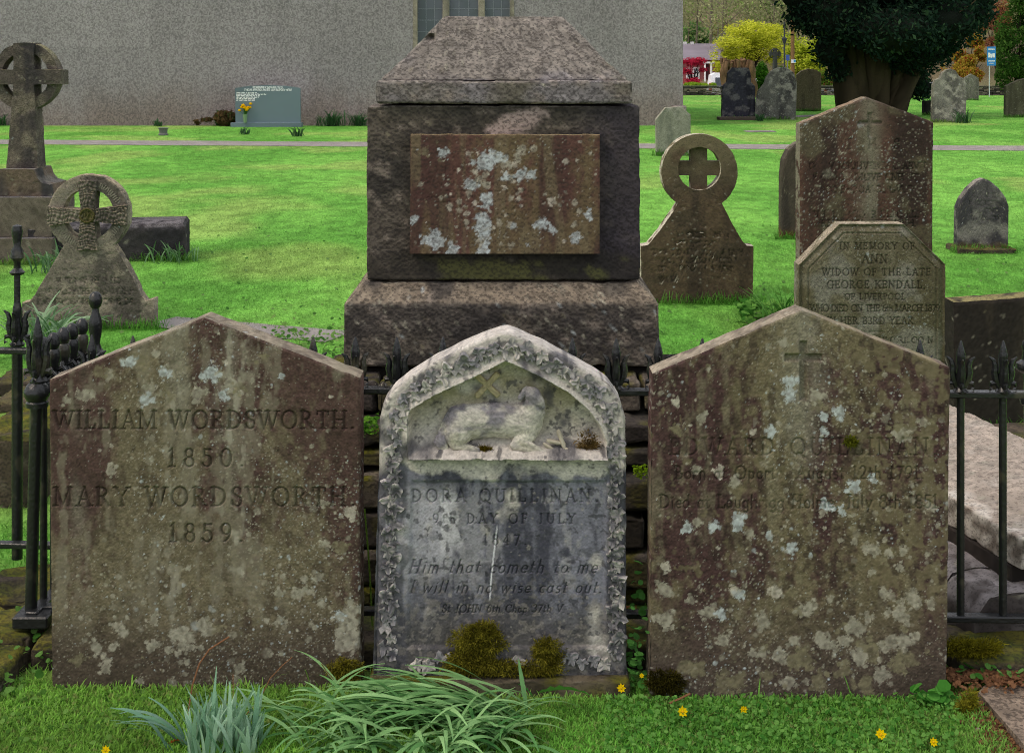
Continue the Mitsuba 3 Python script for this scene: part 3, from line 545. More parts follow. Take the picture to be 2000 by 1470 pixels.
def marble_col(v, n):
    x, z = v[:, 0], v[:, 2]; py = HZ + (EYE - z) * F / YM; px = CX + x * F / YM
    drip = f2(x, z, 22, 2.2, 41, 4)
    c = mixc(MB, MD, ss(.34, .60, drip + brk(x, z, 40, .35)))
    c = mixc(c, S(166, 164, 172), .95 * ss(.44, .60, f2(x, z, 16, 1.6, 47, 4) + brk(x, z, 51, .3)) * ss(1190, 1060, py) * ss(930, 985, py) * ss(1080, 900, px))
    c = mixc(c, S(196, 194, 198), .85 * ss(.47, .60, f2(x, z, 24, 2.2, 57, 4) + brk(x, z, 58, .45)) * ss(1140, 1020, py) * ss(935, 990, py) * ss(960, 900, px) * ss(790, 812, px))
    c = mixc(c, S(150, 148, 152), .6 * ss(.5, .62, f2(x, z, 30, 2.6, 59, 4) + brk(x, z, 60, .4)) * ss(930, 970, py) * ss(1200, 1100, py))
    c = mixc(c, S(84, 81, 78), ss(1150, 1240, py + 60 * (f2(x, z, 9, 9, 42) - .5)) * .75)
    c = mixc(c, grain(v, np.broadcast_to(WH, v.shape), 5, .1), ss(.4, .6, f2(x, z, 14, 12, 43, 4) + .5 * ss(918, 880, py) - .22 + .36 * ss(945, 912, py + 40 * (f2(x, z, 18, 4, 50) - .5))))
    c = mixc(c, S(140, 130, 92), .9 * ss(.36, .6, f2(x, z, 10, 14, 44)) * shapely.contains(recess, shapely.points(x, z)) * ss(900, 720, py))
    c = mixc(c, S(62, 62, 72), .8 * ss(.50, .64, f2(x, z, 15, 13, 48, 4)) * ss(930, 880, py))
    c = mixc(c, WH * .9, .8 * ss(.2, .6, n[:, 2]) * ss(.42, .58, fbm(v * 22, 4, 6)))
    c = mixc(c, S(78, 77, 84) * (.8 + .4 * f2(x, z, 60, 60, 52, 2))[:, None], .8 * ss(.36, .52, f2(x, z, 30, 12, 53, 3)) * ss(885, 930, py) * np.clip(ss(800, 790, px) + ss(1184, 1194, px), 0, 1))
    near = ss(.021, .010, shapely.distance(IVY_LINE, shapely.points(x, z))) * (v[:, 1] < YM + .01); c = mixc(c, S(92, 90, 92) * (.75 + .5 * f2(x, z, 60, 60, 54, 2))[:, None], .75 * near * ss(.38, .52, f2(x, z, 34, 34, 55, 3)))  # along the ivy: dirt and the shade between leaves put into the colour
    c = mixc(c, S(58, 58, 64), .7 * ss(.58, .68, f2(x, z, 60, 60, 45, 3)) + .5 * ss(.6, .7, f2(x, z, 25, 25, 46, 3)) * ss(.55, .3, z))
    c = mixc(c, S(128, 122, 116), .5 * ss(.52, .6, f2(x, z, 90, 90, 49, 3)) * ss(1080, 1200, py))
    m, who = spots(x, z, .02, .3, .001, .007, 77); c = mixc(c, S(150, 145, 140), .55 * m * (who > .3))
    crack = np.abs(px - (968 + (1050 - py) * .10 + 3 * (n2(x, z, 20, 3) - .5))); c = mixc(c, S(205, 205, 210), ss(2.0, 1.0, crack) * ss(1022, 1040, py) * ss(1178, 1160, py))
    return grain(v, c, 7, .18, 260)
def marble_rel(x, z):
    pts = shapely.points(x, z)
    inr = shapely.contains(recess, pts); dr_ = shapely.distance(recess.exterior, pts)
    pin = shapely.contains(panel, pts); dp = shapely.distance(panel.exterior, pts)
    d = carve(x, z, MT, 0.0026); keep = 1 - .3 * ss(.55, .72, f2(x, z, 16, 16, 90, 3))
    h = 0.0015 * (f2(x, z, 26, 26, 91) - .5) * 2 + .0016 * (f2(x, z, 180, 180, 92, 2) - .5) + .002 * (f2(x, z, 55, 55, 94, 2) - .5) - 0.0045 * d * keep
    py = HZ + (EYE - z) * F / YM
    h = h + np.where(inr, -0.044 * ss(0, .008, dr_) * ss(896, 872, py), 0) + np.where(pin, -0.006 * ss(0, .012, dp), 0)
    h = h + .010 * ss(0.02, .0, dr_) * (~inr) * ss(880, 860, py)
    h = h + np.where(inr, .030 * ss(858, 890, py) * (.35 + 1.2 * f2(x, z, 34, 34, 93)), 0)
    return h, 1 - .36 * np.minimum(1.3 * d, 1) * keep
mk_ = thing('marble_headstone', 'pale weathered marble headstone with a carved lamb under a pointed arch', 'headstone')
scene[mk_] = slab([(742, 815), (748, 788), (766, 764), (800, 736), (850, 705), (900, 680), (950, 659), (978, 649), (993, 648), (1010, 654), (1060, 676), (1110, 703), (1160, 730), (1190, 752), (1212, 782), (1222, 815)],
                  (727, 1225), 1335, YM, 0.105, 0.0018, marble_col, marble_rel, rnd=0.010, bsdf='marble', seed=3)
def chain(joints, links):
    """Continuous rounded body: hulls of balls at the joints, as one manifold. joints: (x, y, z, r)."""
    sp = [m3.Manifold.sphere(r, 20).translate([x, y, z]) for x, y, z, r in joints]
    return m3.Manifold.batch_boolean([m3.Manifold.batch_hull([sp[a], sp[b]]) for a, b in links], m3.OpType.Add)
u_ = YM / F
def J(a, b, r, out=0.0): p = P(a, b, YM); return (p[0], YM + 0.026 - out, p[2], r * u_)
lamb = chain([J(900, 832, 36, .0), J(962, 826, 33, .0), J(1026, 830, 35, .004), J(1042, 806, 23, .016), J(1043, 786, 16, .028), J(1041, 772, 15, .034), J(1055, 786, 9, .040), J(1060, 795, 5.5, .040),
              J(893, 850, 27, .022), J(888, 872, 9, .034), J(932, 880, 6, .040), J(1030, 852, 19, .022), J(1004, 872, 8, .036), J(1046, 882, 5.5, .044), J(1024, 866, 9, .040), J(1066, 887, 5.5, .044),
              J(866, 838, 7, .010), J(860, 866, 13, .026), J(1030, 764, 8, .030), J(1016, 778, 4.5, .034), J(866, 880, 9, .03)],
             [(0, 1), (1, 2), (2, 3), (3, 4), (4, 5), (5, 6), (6, 7), (4, 6), (8, 0), (8, 9), (9, 10), (11, 12), (2, 11), (12, 13), (14, 15), (11, 14), (0, 16), (16, 17), (5, 18), (18, 19), (17, 20)])
lamb = tm(lamb.refine_to_length(.0035)); lamb.merge_vertices(); trimesh.smoothing.filter_taubin(lamb, iterations=4)
lv = lamb.vertices; wool = np.where((lv[:, 0] > P(1034, 0, YM)[0]) & (lv[:, 2] > P(0, 800, YM)[2]), .25, 1) * np.where(lv[:, 2] < P(0, 870, YM)[2], .3, 1)
lamb.vertices = lv + lamb.vertex_normals * (0.006 * (fbm(lv * 110, 2, 4) - .45) * wool)[:, None]
lamb.vertices[:, 1] = YM + .045 - (YM + .036 - lamb.vertices[:, 1]) * .70
def lamb_col(v, n):
    c = mixc(S(170, 166, 152), S(124, 120, 126), ss(.38, .56, fbm(v * 14, 4, 8) + .2 * ss(.42, .52, v[:, 2] - P(0, 860, YM)[2] + .4)))
    c = mixc(c, S(192, 187, 175), ss(0.46, .62, fbm(v * 20, 3, 11)) * .8)
    return grain(v, c, 3, .25, 240)
part(mk_, 'lamb', lamb, 'marble', True, None); sv = meshkit.arrays(lamb, True)
scene[mk_ + '__lamb'] = mikit.ply(lamb, 'marble', smooth=True, color=lamb_col(sv[0], sv[2])); tag(mk_ + '__lamb', 'carved lamb lying down in the arched recess')
cr = []
for a in (43, -47):
    b = tm(mbox(-32 * u_, 32 * u_, -.008, .008, -5.5 * u_, 5.5 * u_, .002)); b.apply_transform(trimesh.transformations.rotation_matrix(math.radians(a), [0, 1, 0])); b.apply_translation(P(951, 757, YM) + [0, .036 + .001 * (a > 0), 0]); cr.append(m3.Manifold(m3.Mesh(b.vertices.astype(np.float32), b.faces.astype(np.uint32))))
scene[key(mk_ + '__cross')] = shaded((cr[0] + cr[1]).refine_to_length(.006), 'marble', lambda v, n: grain(v, np.broadcast_to(S(165, 152, 120), v.shape), 4))
tag(mk_ + '__cross', 'small tilted cross carved above the lamb')
# stones, staff and dead grass at the lamb's feet are part of the carved ground: a few ridges
for i, (a, b, a2, b2, r) in enumerate([(1062, 868, 1098, 892, 4), (1090, 842, 1104, 880, 5), (1100, 880, 1120, 884, 6), (1068, 862, 1096, 868, 5), (1035, 884, 1080, 890, 4)]):
    p0, p1 = P(a, b, YM), P(a2, b2, YM); m = tube(np.linspace(p0, p1, 5) + [0, .016, 0], [r * u_ * s for s in (.6, 1, .8, 1, .5)], 6)
    scene[key(mk_ + '__staff')] = shaded(m, 'marble', lambda v, n: grain(v, np.broadcast_to(S(176, 168, 150), v.shape), 3), 60)
# ivy: lobed leaves along the border, and the stem that carries them
def ivy_leaf(seed):
    r = random.Random(seed); lob = [(-90, .45), (-58, .92), (-30, .78), (-4, 1.05), (26, .72), (70, 1.0), (92, 1.32), (112, 1.0), (154, .72), (184, 1.05), (210, .78), (238, .92)]
    pts = []
    for a, rr in lob: pts.append(np.array([math.cos(math.radians(a)), math.sin(math.radians(a))]) * rr * (0.88 + .24 * r.random()))
    pts = np.array(pts); n = len(pts)
    fine = np.array([(1 - t) * pts[i] + t * pts[(i + 1) % n] for i in range(n) for t in (0, .5)]); N = len(fine)
    rad = np.linalg.norm(fine, axis=1)
    v = np.vstack([np.c_[fine[:, 0], np.full(N, .30), fine[:, 1]], np.c_[fine[:, 0], -.10 - .32 * (rad > .8) * (.5 + np.array([r.random() for _ in range(N)])), fine[:, 1]], np.c_[fine[:, 0] * .5, np.full(N, -.30), fine[:, 1] * .5], [[0, -.12, 0]]])
    a = np.arange(N); b = (a + 1) % N; f = []
    for k in (0, 1): f += [np.stack([a + k * N, b + k * N, b + (k + 1) * N], 1), np.stack([a + k * N, b + (k + 1) * N, a + (k + 1) * N], 1)]
    f.append(np.stack([a + 2 * N, b + 2 * N, a * 0 + 3 * N], 1))
    return trimesh.Trimesh(v, np.vstack(f)[:, ::-1], process=False)
ivy_tones = [S(172, 168, 162), S(152, 149, 147), S(184, 179, 172), S(140, 138, 141)]
ivy = [shaded(ivy_leaf(s), 'marble', lambda v, n, s=s: grain(v * .02, mixc(ivy_tones[s % 4], S(92, 92, 98), .8 * ss(.48, .66, fbm(v * 1.6 + s * 9, 3, s))), s), 50) for s in range(8)]
ivy_dark = [shaded(ivy_leaf(s + 20), 'marble', lambda v, n, s=s: grain(v * .02, mixc(S(112, 110, 114), mixc(S(78, 77, 82), S(186, 182, 178), ss(.7, .95, np.hypot(v[:, 0], v[:, 2]))), ss(.40, .60, fbm(v * 1.6 + s * 9, 3, s))), s), 50) for s in range(8)]
def along(s): return np.array([np.interp(s, seg, bw[:, i]) for i in range(3)])
ri = random.Random(12); s, n_ = .015, 0
while s < seg[-1] - .01:
    p = along(s); lowp = HZ + (EYE - p[2]) * F / YM > 900; side = 1 if n_ % 2 else -1; d = along(min(s + .01, seg[-1])) - along(max(s - .01, 0)); d /= np.linalg.norm(d)
    p = p + np.array([-d[2], 0, d[0]]) * side * .008 + [0, -.002, 0]
    sz = (.0135 + .0065 * ri.random()) 
    reuse(key(mk_ + '__ivy_leaf'), (ivy_dark if lowp and ri.random() < .7 else ivy)[ri.randrange(8)], T().translate(list(p)).rotate([0, 1, 0], ri.uniform(0, 360)).rotate([1, 0, 0], ri.uniform(-25, 25)).scale([sz, sz * (.9 + .4 * ri.random()), sz]))
    s += .017 + .009 * ri.random(); n_ += 1
for a in list(range(815, 860, 22)) + list(range(1115, 1200, 22)) + [880, 1010, 1090]:
    p = P(a, 1290 + ri.uniform(-8, 8), YM) + [0, -.002, 0]; sz = .015 + .006 * ri.random()
    reuse(key(mk_ + '__ivy_leaf'), ivy[ri.randrange(8)], T().translate(list(p)).rotate([0, 1, 0], ri.uniform(0, 360)).scale([sz, sz * .7, sz]))
ts = np.linspace(0, seg[-1], 240); st = np.array([along(t) for t in ts]); dd = np.gradient(st, axis=0); dd /= np.linalg.norm(dd, axis=1, keepdims=True)
st = st + np.stack([-dd[:, 2], dd[:, 1] * 0, dd[:, 0]], 1) * (.011 * np.sin(ts * 85))[:, None]; st[:, 1] = YM - .0005
scene[key(mk_ + '__ivy_stem')] = shaded(tube(st, .0038, 6), 'marble', lambda v, n: grain(v, np.broadcast_to(S(140, 137, 134), v.shape), 6), 70)
pl = rough(mbox(P(722, 0, YM)[0], P(1228, 0, YM)[0], YM - .03, YM + .13, -.08, P(0, 1318, YM)[2], .01), .02, .006, 9, 31)
scene[key(mk_ + '__plinth')] = shaded(pl, 'stone', stone_col(S(92, 84, 70), S(66, 60, 48), seed=33, lichen=.3, moss=.6))

# ------------------------------------------------------------------ the monument behind the railing
YB = 4.60
def w(px): return P(px, 0, YB)[0]
def zz(py): return P(0, py, YB)[2]
mo = thing('pedestal_monument', 'large square pedestal tomb of dark stone with a tapered cap and a red brown tablet', 'monument')
DK, MV, BN = S(80, 75, 74), S(126, 118, 112), S(98, 88, 78)
def mon_col(c0, c1, c2, seed, top, lich=.3, green=0.0):
    def fn(v, n):
        c = mixc(c0, c1, ss(.42, .6, fbm(v * [5, 5, 3.2], 4, seed)))
        c = mixc(c, c2, .7 * ss(.50, .64, fbm(v * [8, 8, 8], 4, seed + 1)))
        c = mixc(c, S(150, 138, 126), .5 * ss(.56, .68, fbm(v * [22, 22, 22], 3, seed + 2)))
        c = mixc(c, top, ss(.25, .7, n[:, 2]) * ss(.3, .5, fbm(v * 9, 3, seed + 3)))
        if green: c = mixc(c, S(92, 90, 52), green * ss(.5, .64, fbm(v * [9, 9, 7], 4, seed + 5)))
        c = crusts(v, c, lich, seed + 8, 1.1)
        return grain(v, c, seed, .32, 120)
    return fn
D0 = w(1255) - w(713)                                     # the die is square
bz0, bz1, bz2 = zz(716), zz(594), zz(556)
def bev(u, v):                                            # the top of the base slopes in on all four sides
    t = np.clip((v[:, 2] - (bz1 - bz0)) / (bz2 - bz1), 0, 1) * (w(706) - w(670)); s_ = 1 - 2 * u[:, :2]
    return np.c_[v[:, :2] + s_ * t[:, None], v[:, 2]]
scene[key(mo + '__base')] = shaded(rough(rbox((w(671), YB, bz0), (w(1287), YB + D0 + .12, bz2), .010, .011, bev), .014, .004, 10, 51, .0012, 70), 'pitted_stone', mon_col(S(82, 77, 72), S(100, 93, 84), S(62, 59, 58), 52, S(140, 128, 112), .5), 60)
die = mbox(w(713), w(1253), YB + .055, YB + .055 + D0, zz(552), zz(207), .008)
def die_col(v, n):
    c = mon_col(S(96, 89, 80), S(80, 75, 68), S(62, 59, 56), 55, MV, .2)(v, n)
    c = mixc(c, S(62, 58, 66) * (.7 + .6 * fbm(v * 90, 3, 9))[:, None], .8 * ss(w(1080), w(1230), v[:, 0] + .15 * (fbm(v * 5, 3, 4) - .5)))
    c = mixc(c, S(52, 50, 44) * (.7 + .6 * fbm(v * 60, 3, 9))[:, None], .7 * (1 - ss(zz(512), zz(488), v[:, 2] + .06 * (fbm(v * 9, 3, 7) - .5))))
    d = np.hypot((v[:, 0] - w(1010)) / .10, (v[:, 2] - zz(240) - (v[:, 0] - w(1010)) * .35) / .034); c = mixc(c, S(170, 152, 146) * (.8 + .4 * fbm(v * 90, 3, 9))[:, None], ss(1.15, .8, d + .9 * (fbm(v * 25, 3, 3) - .5)))
    return mixc(c, S(104, 104, 64), .8 * ss(.52, .62, fbm(v * [11, 11, 16], 3, 88)) * (1 - ss(zz(522), zz(500), v[:, 2])) * ss(w(780), w(860), v[:, 0]))
scene[key(mo + '__die')] = shaded(rough(die, .012, .003, 9, 54, .0012, 75), 'pitted_stone', die_col, 60)
capm = rough(rbox((w(732), YB + .03, zz(203)), (w(1237), YB + .03 + D0, zz(157)), .012, .011), .012, .003, 9, 56, .0012, 70)
ins = w(862) - w(738)
def pyr_t(u, v):
    t = u[:, 2] ** .92; x = v[:, 0] * 0 + (u[:, 0] * ((w(1232) - w(736)) * (1 - t) + (w(1109) - w(862)) * t) + (ins * t)); y = ins * t + u[:, 1] * (D0 - .07 - 2 * ins * t)
    return np.c_[x, y, v[:, 2]]
pyr = rough(rbox((w(736), YB + .055, zz(158)), (w(1232), YB + .055 + D0 - .07, zz(26)), .014, .011, pyr_t), .012, .004, 9, 57, .0014, 70)
hole = np.linalg.norm(pyr.vertices - P(838, 74, YB + .19), axis=1); pyr.vertices += np.array([0.3, 1, 0])[None] * (.03 * ss(.022, .008, hole))[:, None]
scene[key(mo + '__cap')] = shaded(cat([capm, pyr]), 'pitted_stone', mon_col(S(124, 118, 114), S(108, 103, 93), S(136, 131, 134), 58, S(132, 125, 118), .2), 60)
tagc = mo + '__cap'; tag(tagc, 'rough tapered grey cap stone')
YT = YB + .012
TAB_L = [(866, 298, 9, 1), (830, 297, 9, 2), (943, 318, 15, 1), (958, 312, 9, 1), (970, 306, 13, 1), (988, 307, 7, 1), (985, 320, 9, 0), (1015, 340, 11, 1), (1038, 340, 9, 1), (1000, 345, 6, 0), (988, 345, 8, 1), (921, 361, 12, 1), (916, 376, 7, 0), (945, 385, 12, 1), (950, 400, 9, 1), (945, 425, 12, 1), (940, 440, 14, 1), (948, 455, 12, 1), (940, 470, 9, 0), (950, 475, 7, 1), (935, 350, 8, 0), (950, 360, 8, 0), (845, 468, 14, 1), (830, 466, 9, 1), (862, 470, 8, 1), (885, 487, 11, 1), (942, 486, 11, 1), (878, 402, 7, 0), (810, 427, 9, 1), (822, 360, 6, 0), (1055, 436, 12, 1), (1003, 440, 7, 1), (1078, 448, 8, 1), (1125, 461, 10, 1), (1149, 420, 9, 1), (1105, 316, 7, 3), (1153, 298, 4, 3), (1122, 395, 6, 0), (1077, 392, 8, 3), (1132, 412, 6, 0), (1043, 290, 7, 0), (1020, 290, 9, 0), (1012, 312, 7, 0), (1122, 438, 6, 0), (1030, 478, 3, 1), (1102, 470, 4, 3)] + scatter_list(90, 860, 1020, 290, 490, 1.5, 7, (0, 0, 3)) + scatter_list(60, 805, 1170, 270, 490, 1, 4, (0, 2, 3))
def tab_col(v, n):
    c = mixc(S(96, 70, 62), S(104, 90, 68), ss(.40, .62, f2(v[:, 0], v[:, 2], 12, 1.2, 61) + .22 * (1 - ss(zz(480), zz(380), v[:, 2])) + brk(v[:, 0], v[:, 2], 61, .4) - .06))
    c = mixc(c, S(76, 56, 52), .8 * ss(.5, .64, f2(v[:, 0], v[:, 2], 18, 2.4, 63)))
    c = mixc(c, S(116, 106, 82), .6 * ss(.54, .66, f2(v[:, 0], v[:, 2], 26, 3, 64)))
    c = mixc(c, S(138, 122, 92), ss(.3, .7, n[:, 2]))
    c = crusts(v, grain(v, c, 62, .2), .35, 65, .9)
    return lichen_list(v, c, TAB_L, YT, 300, 1.08)
TW = []
for i, (py, a, b) in enumerate([(333, 832, 1120), (357, 832, 1110), (380, 835, 1080), (402, 842, 1060), (421, 865, 1080)]):
    TW += worn_text(P(a, 0, YT)[0], P(b, 0, YT)[0], P(0, py + 5, YT)[2], 13 * YT / F, 40 + i, .55)
scene[key(mo + '__tablet')] = slab([(802, 263), (1172, 263)], (800, 1171), 495, YT, .05, .004, tab_col, carved(TW, 66, .0022, .001, wmin=.004, dirt=.2), rnd=.004, bury=0, bsdf='stone', seed=8)
tag(mo + '__tablet', 'red brown inscribed tablet with pale lichen')
# rubble foundation: rough slabs in courses, with dark gaps between
rr = random.Random(3); yb = 4.22; z = 0.0; fd = thing('rubble_foundation', 'dark courses of rough slabs under the pedestal monument', 'foundation')
while z < .60:
    h = min(rr.choice([.045, .06, .075, .09, .11]), .635 - z); x = w(660) - .05 * rr.random(); yo = yb + .38 * (z / .64) ** 3
    while x < w(1300):
        L = rr.uniform(.16, .42); hh = h * rr.uniform(.80, .97)
        q = mbox(x, x + L - rr.uniform(.004, .02), yo + rr.uniform(-.02, .04), yo + .5, z, z + hh, .012 + .008 * rr.random())
        k_ = rr.choice([(84, 78, 72), (70, 64, 60), (98, 90, 80), (76, 72, 66)])
        scene[key(fd + '__stone')] = shaded(rough(q, .03, .010, 12, rr.randrange(999), .003, 40), 'pitted_stone', stone_col(S(*k_), S(58, 54, 48), seed=rr.randrange(90), lichen=.3, moss=.35), 45)
        x += L
    z += h
core = mbox(w(672), w(1288), yb + .42, YB + 1.0, -.05, .632)
scene[key(fd + '__core')] = shaded(core, 'stone', lambda v, n: np.broadcast_to(S(40, 36, 32), v.shape))

# ------------------------------------------------------------------ iron railing round the plot
def Yf(x): return 3.90 - 0.03 * x
ZT, ZB = 0.71, 0.125
def finial(k=1.0):
    ms = [lathe([(0, 0), (.019, 0), (.021, .006), (.013, .014), (.011, .022), (.014, .045), (.009, .07), (.012, .09), (.0125, .104), (.007, .126), (.0025, .141), (0, .143)], 12)]
    for a in range(4):
        c, s_ = math.cos(a * math.pi / 2), math.sin(a * math.pi / 2)
        up = [(.010, .016), (.019, .036), (.023, .056), (.021, .074), (.026, .089), (.037, .098)]; dn = [(.008, .020), (.020, .028), (.031, .026), (.036, .016), (.031, .009)]
        for pr, rad in ((up, [.007, .0095, .0095, .0075, .006, .002]), (dn, [.006, .007, .0065, .0065, .006])):
            ms.append(tube([(r * c, r * s_, z_) for r, z_ in pr], rad, 6))
    m = cat(ms); m.apply_scale(k); return m
FIN = mikit.ply(finial(), 'iron', smooth=40)
BUD = mikit.ply(cat([lathe([(0, 0), (.019, 0), (.022, .008), (.012, .018), (.015, .035), (.020, .055), (.019, .072), (.013, .080), (.0155, .086), (.019, .094), (.018, .112), (.010, .124), (0, .128)], 14),
                     *[tube([(.010 * c, .010 * s_, .02), (.026 * c, .026 * s_, .028), (.033 * c, .033 * s_, .018), (.027 * c, .027 * s_, .010)], [.006, .007, .006, .005], 6) for c, s_ in ((1, 0), (-1, 0), (0, 1), (0, -1))]]), 'iron', smooth=40)
BALL = mikit.ply(lathe([(a * .72, b * .86) for a, b in [(0, 0), (.03, 0), (.034, .012), (.026, .022), (.018, .04), (.026, .075), (.030, .105), (.027, .125), (.016, .150), (.014, .165), (.022, .172), (.0285, .187), (.029, .20), (.023, .216), (.012, .224), (0, .226)]], 18), 'iron', smooth=40)
BAR = mikit.ply(lathe([(0, 0), (.0104, 0), (.0104, ZT - ZB), (0, ZT - ZB)], 12), 'iron', smooth=40)
def rail(parent, p0, p1, z, h=.017, d=.034):
    p0, p1 = np.array(p0, float), np.array(p1, float); L = np.linalg.norm(p1 - p0); m = tm(mbox(0, L, -d / 2, d / 2, z, z + h, .003))
    m.apply_transform(trimesh.transformations.rotation_matrix(math.atan2(*(p1 - p0)[::-1]), [0, 0, 1])); m.apply_translation([p0[0], p0[1], 0]); part(parent, 'rail', m, 'iron')
def bars(parent, pts, fin):
    for i, (x, y) in enumerate(pts):
        reuse(key(parent + '__bar'), BAR, T().translate([x, y, ZB]))
        r_ = random.Random(i * 7 + int(x * 100)); reuse(key(parent + '__finial'), fin, T().translate([x, y, ZT + .012]).rotate([0, 0, 1], r_.uniform(-14, 14)).rotate([1, 0, 0], r_.uniform(-3, 3)))
fr = thing('railing', 'black iron railing with fleur finials running behind the three front stones', 'railing')
xs = [(b - CX) * 3.9 / F for b in (172, 255, 338, 422, 507, 610, 693, 775, 865, 948, 1032, 1118, 1203, 1285, 1370, 1455, 1540, 1625, 1708, 1790, 1868, 1949, 2032, 2115)]
bars(fr, [(x, Yf(x)) for x in xs], FIN); rail(fr, (-1.31, Yf(-1.31)), (1.75, Yf(1.75)), ZT); rail(fr, (-1.31, Yf(-1.31)), (1.75, Yf(1.75)), ZB - .017)
sd = thing('railing', 'short black iron railing running back on the left with rounded bud finials', 'railing')
sx = -1.302
bars(sd, [(sx + .004 * i, 3.985 + .075 * i) for i in range(5)], BUD); rail(sd, (sx, 3.90), (sx + .03, 4.42), ZT); rail(sd, (sx, 3.88), (sx + .03, 4.42), ZB - .017)
cp = thing('corner_post', 'stout black iron corner post with a tall leafy finial beside the left gabled stone', 'post')
part(cp, 'shaft', tube([(sx - .012, 3.915, .10), (sx + .006, 3.905, ZT - .02)], .0165, 12), 'iron', 40)
cm = lathe([(0, 0), (.030, 0), (.030, .012), (.026, .016), (.034, .030), (.036, .042), (.028, .058), (.020, .066), (0, .066)], 18); cm.apply_translation((sx + .008, 3.905, ZT - .035)); part(cp, 'collar', cm, 'iron', 40)
fm = finial(1.0); fm.vertices *= [1.05, 1.05, 1.28]; fm.apply_translation((sx + .010, 3.905, ZT + .028)); part(cp, 'finial', fm, 'iron', 40)
bm = tm(mbox(sx - .045, sx + .05, 3.86, 3.96, .085, .118, .004)); part(cp, 'foot', bm, 'iron')
for x, y, lab in ((-1.29, 4.44, 'black iron post with a ball top behind the row of bud finials'), (-1.56, 4.52, 'tall black iron post with a turned spire at the left edge')):
    pp = thing('railing_post', lab, 'post')
    part(pp, 'shaft', tube([(x, y, .05), (x, y, ZT)], .017, 12), 'iron', 40)
    if x > -1.4: reuse(key(pp + '__finial'), BALL, T().translate([x, y, ZT]))
    else:
        part(pp, 'spire', cat([tube([(x, y, ZT), (x, y, .99)], .010, 10), *[(lambda m: (m.apply_translation((x, y, 0)), m)[1])(lathe([(0, .945), (.020, .945), (.024, .953), (.011, .965), (.011, .985), (.021, .998), (.019, 1.022), (.011, 1.035), (.014, 1.06), (.0175, 1.08), (.014, 1.098), (0, 1.104)], 16))]]), 'iron', 40)
        f_ = finial(1.15); f_.apply_translation((x, y, ZT + .01)); part(pp, 'finial', f_, 'iron', 40)
lf = thing('railing', 'black iron railing at the far left edge behind the corner post', 'railing')
bars(lf, [(-1.645, 4.5), (-1.73, 4.5)], FIN); rail(lf, (-2.2, 4.49), (-1.30, 4.44), ZT); rail(lf, (-2.2, 4.49), (-1.30, 4.44), ZB - .017)
rp = thing('railing_post', 'turned black iron post with ring mouldings cut by the right edge', 'post')
x, y = P(2010, 0, 4.3)[0], 4.3
m = lathe([(0, .2), (.013, .2), (.015, .52), (.017, .585), (.026, .59), (.028, .61), (.018, .62), (.016, .655), (.018, .68), (.036, .69), (.040, .70), (.037, .712), (.022, .722), (.018, .75), (.022, .76), (.020, .775), (.012, .785), (.016, .81), (0, .83)], 20); m.apply_translation((x, y, 0)); part(rp, 'shaft', m, 'iron', 40)
# kerb under the railing, with moss
MOSS = S(104, 100, 34)
def kerb_col(seed, green=.8):
    def fn(v, n):
        c = stone_col(S(88, 78, 66), S(62, 56, 48), seed=seed, lichen=.25)(v, n)
        return mixc(c, mixc(MOSS, S(70, 78, 26), ss(.4, .6, fbm(v * 30, 3, seed))) * (.6 + .8 * fbm(v * 150, 2, seed))[:, None], green * ss(.0, .8, n[:, 2]) * ss(.36, .5, fbm(v * 7, 3, seed + 2)))
    return fn
for lab, x0, x1, y0, y1, z1, sd_ in (('mossy stone kerb under the railing at the right', 1.16, 2.4, 3.72, 3.99, .062, 5), ('long mossy kerb behind the three front stones', -1.28, 1.155, 3.80, 4.02, .07, 6)):
    k = thing('stone_kerb', lab, 'kerb'); scene[k] = shaded(rough(mbox(x0, x1, y0, y1, -.06, z1, .02), .03, .012, 7, sd_, .004, 40), 'pitted_stone', kerb_col(sd_), 45)
k = thing('stone_kerb', 'broken mossy kerb of the plot running forward at the lower left', 'kerb')
xk = -1.27; r_ = random.Random(8)
for i, (y0, y1) in enumerate([(3.40, 3.62), (3.63, 3.83), (3.84, 4.10), (4.12, 4.42)]):
    q = mbox(xk - .28 - .03 * r_.random(), xk - .02 - .02 * r_.random() - .05 * (i == 0), y0, y1, -.05, .055 + .03 * r_.random(), .02)
    scene[key(k + '__stone')] = shaded(rough(q, .03, .016, 7, 60 + i, .004, 40), 'pitted_stone', kerb_col(60 + i, .9), 45)
k = thing('mossy_block', 'square mossy stone block behind the railing at the left edge', 'stone')
scene[k] = shaded(rough(mbox(P(-60, 0, 5.2)[0], P(68, 0, 5.2)[0], 5.2, 5.7, -.03, .26, .02), .03, .014, 7, 71, .004, 40), 'pitted_stone', kerb_col(71, 1), 45)
k = thing('flat_stones', 'stacked flat broken stones lying behind the left railing', 'stones')
for i, (a, b, c_, d_, y) in enumerate([(-30, 70, 748, 775, 6.6), (-20, 55, 785, 808, 6.2), (10, 75, 806, 840, 5.9)]):
    p0, p1 = P(a, d_, y), P(b, c_, y); scene[key(k + '__stone')] = shaded(rough(mbox(p0[0], p1[0], y, y + .35, max(p0[2], 0.0), max(p1[2], .05), .012), .03, .012, 9, 80 + i, .003, 40), 'pitted_stone', kerb_col(80 + i, .45), 45)

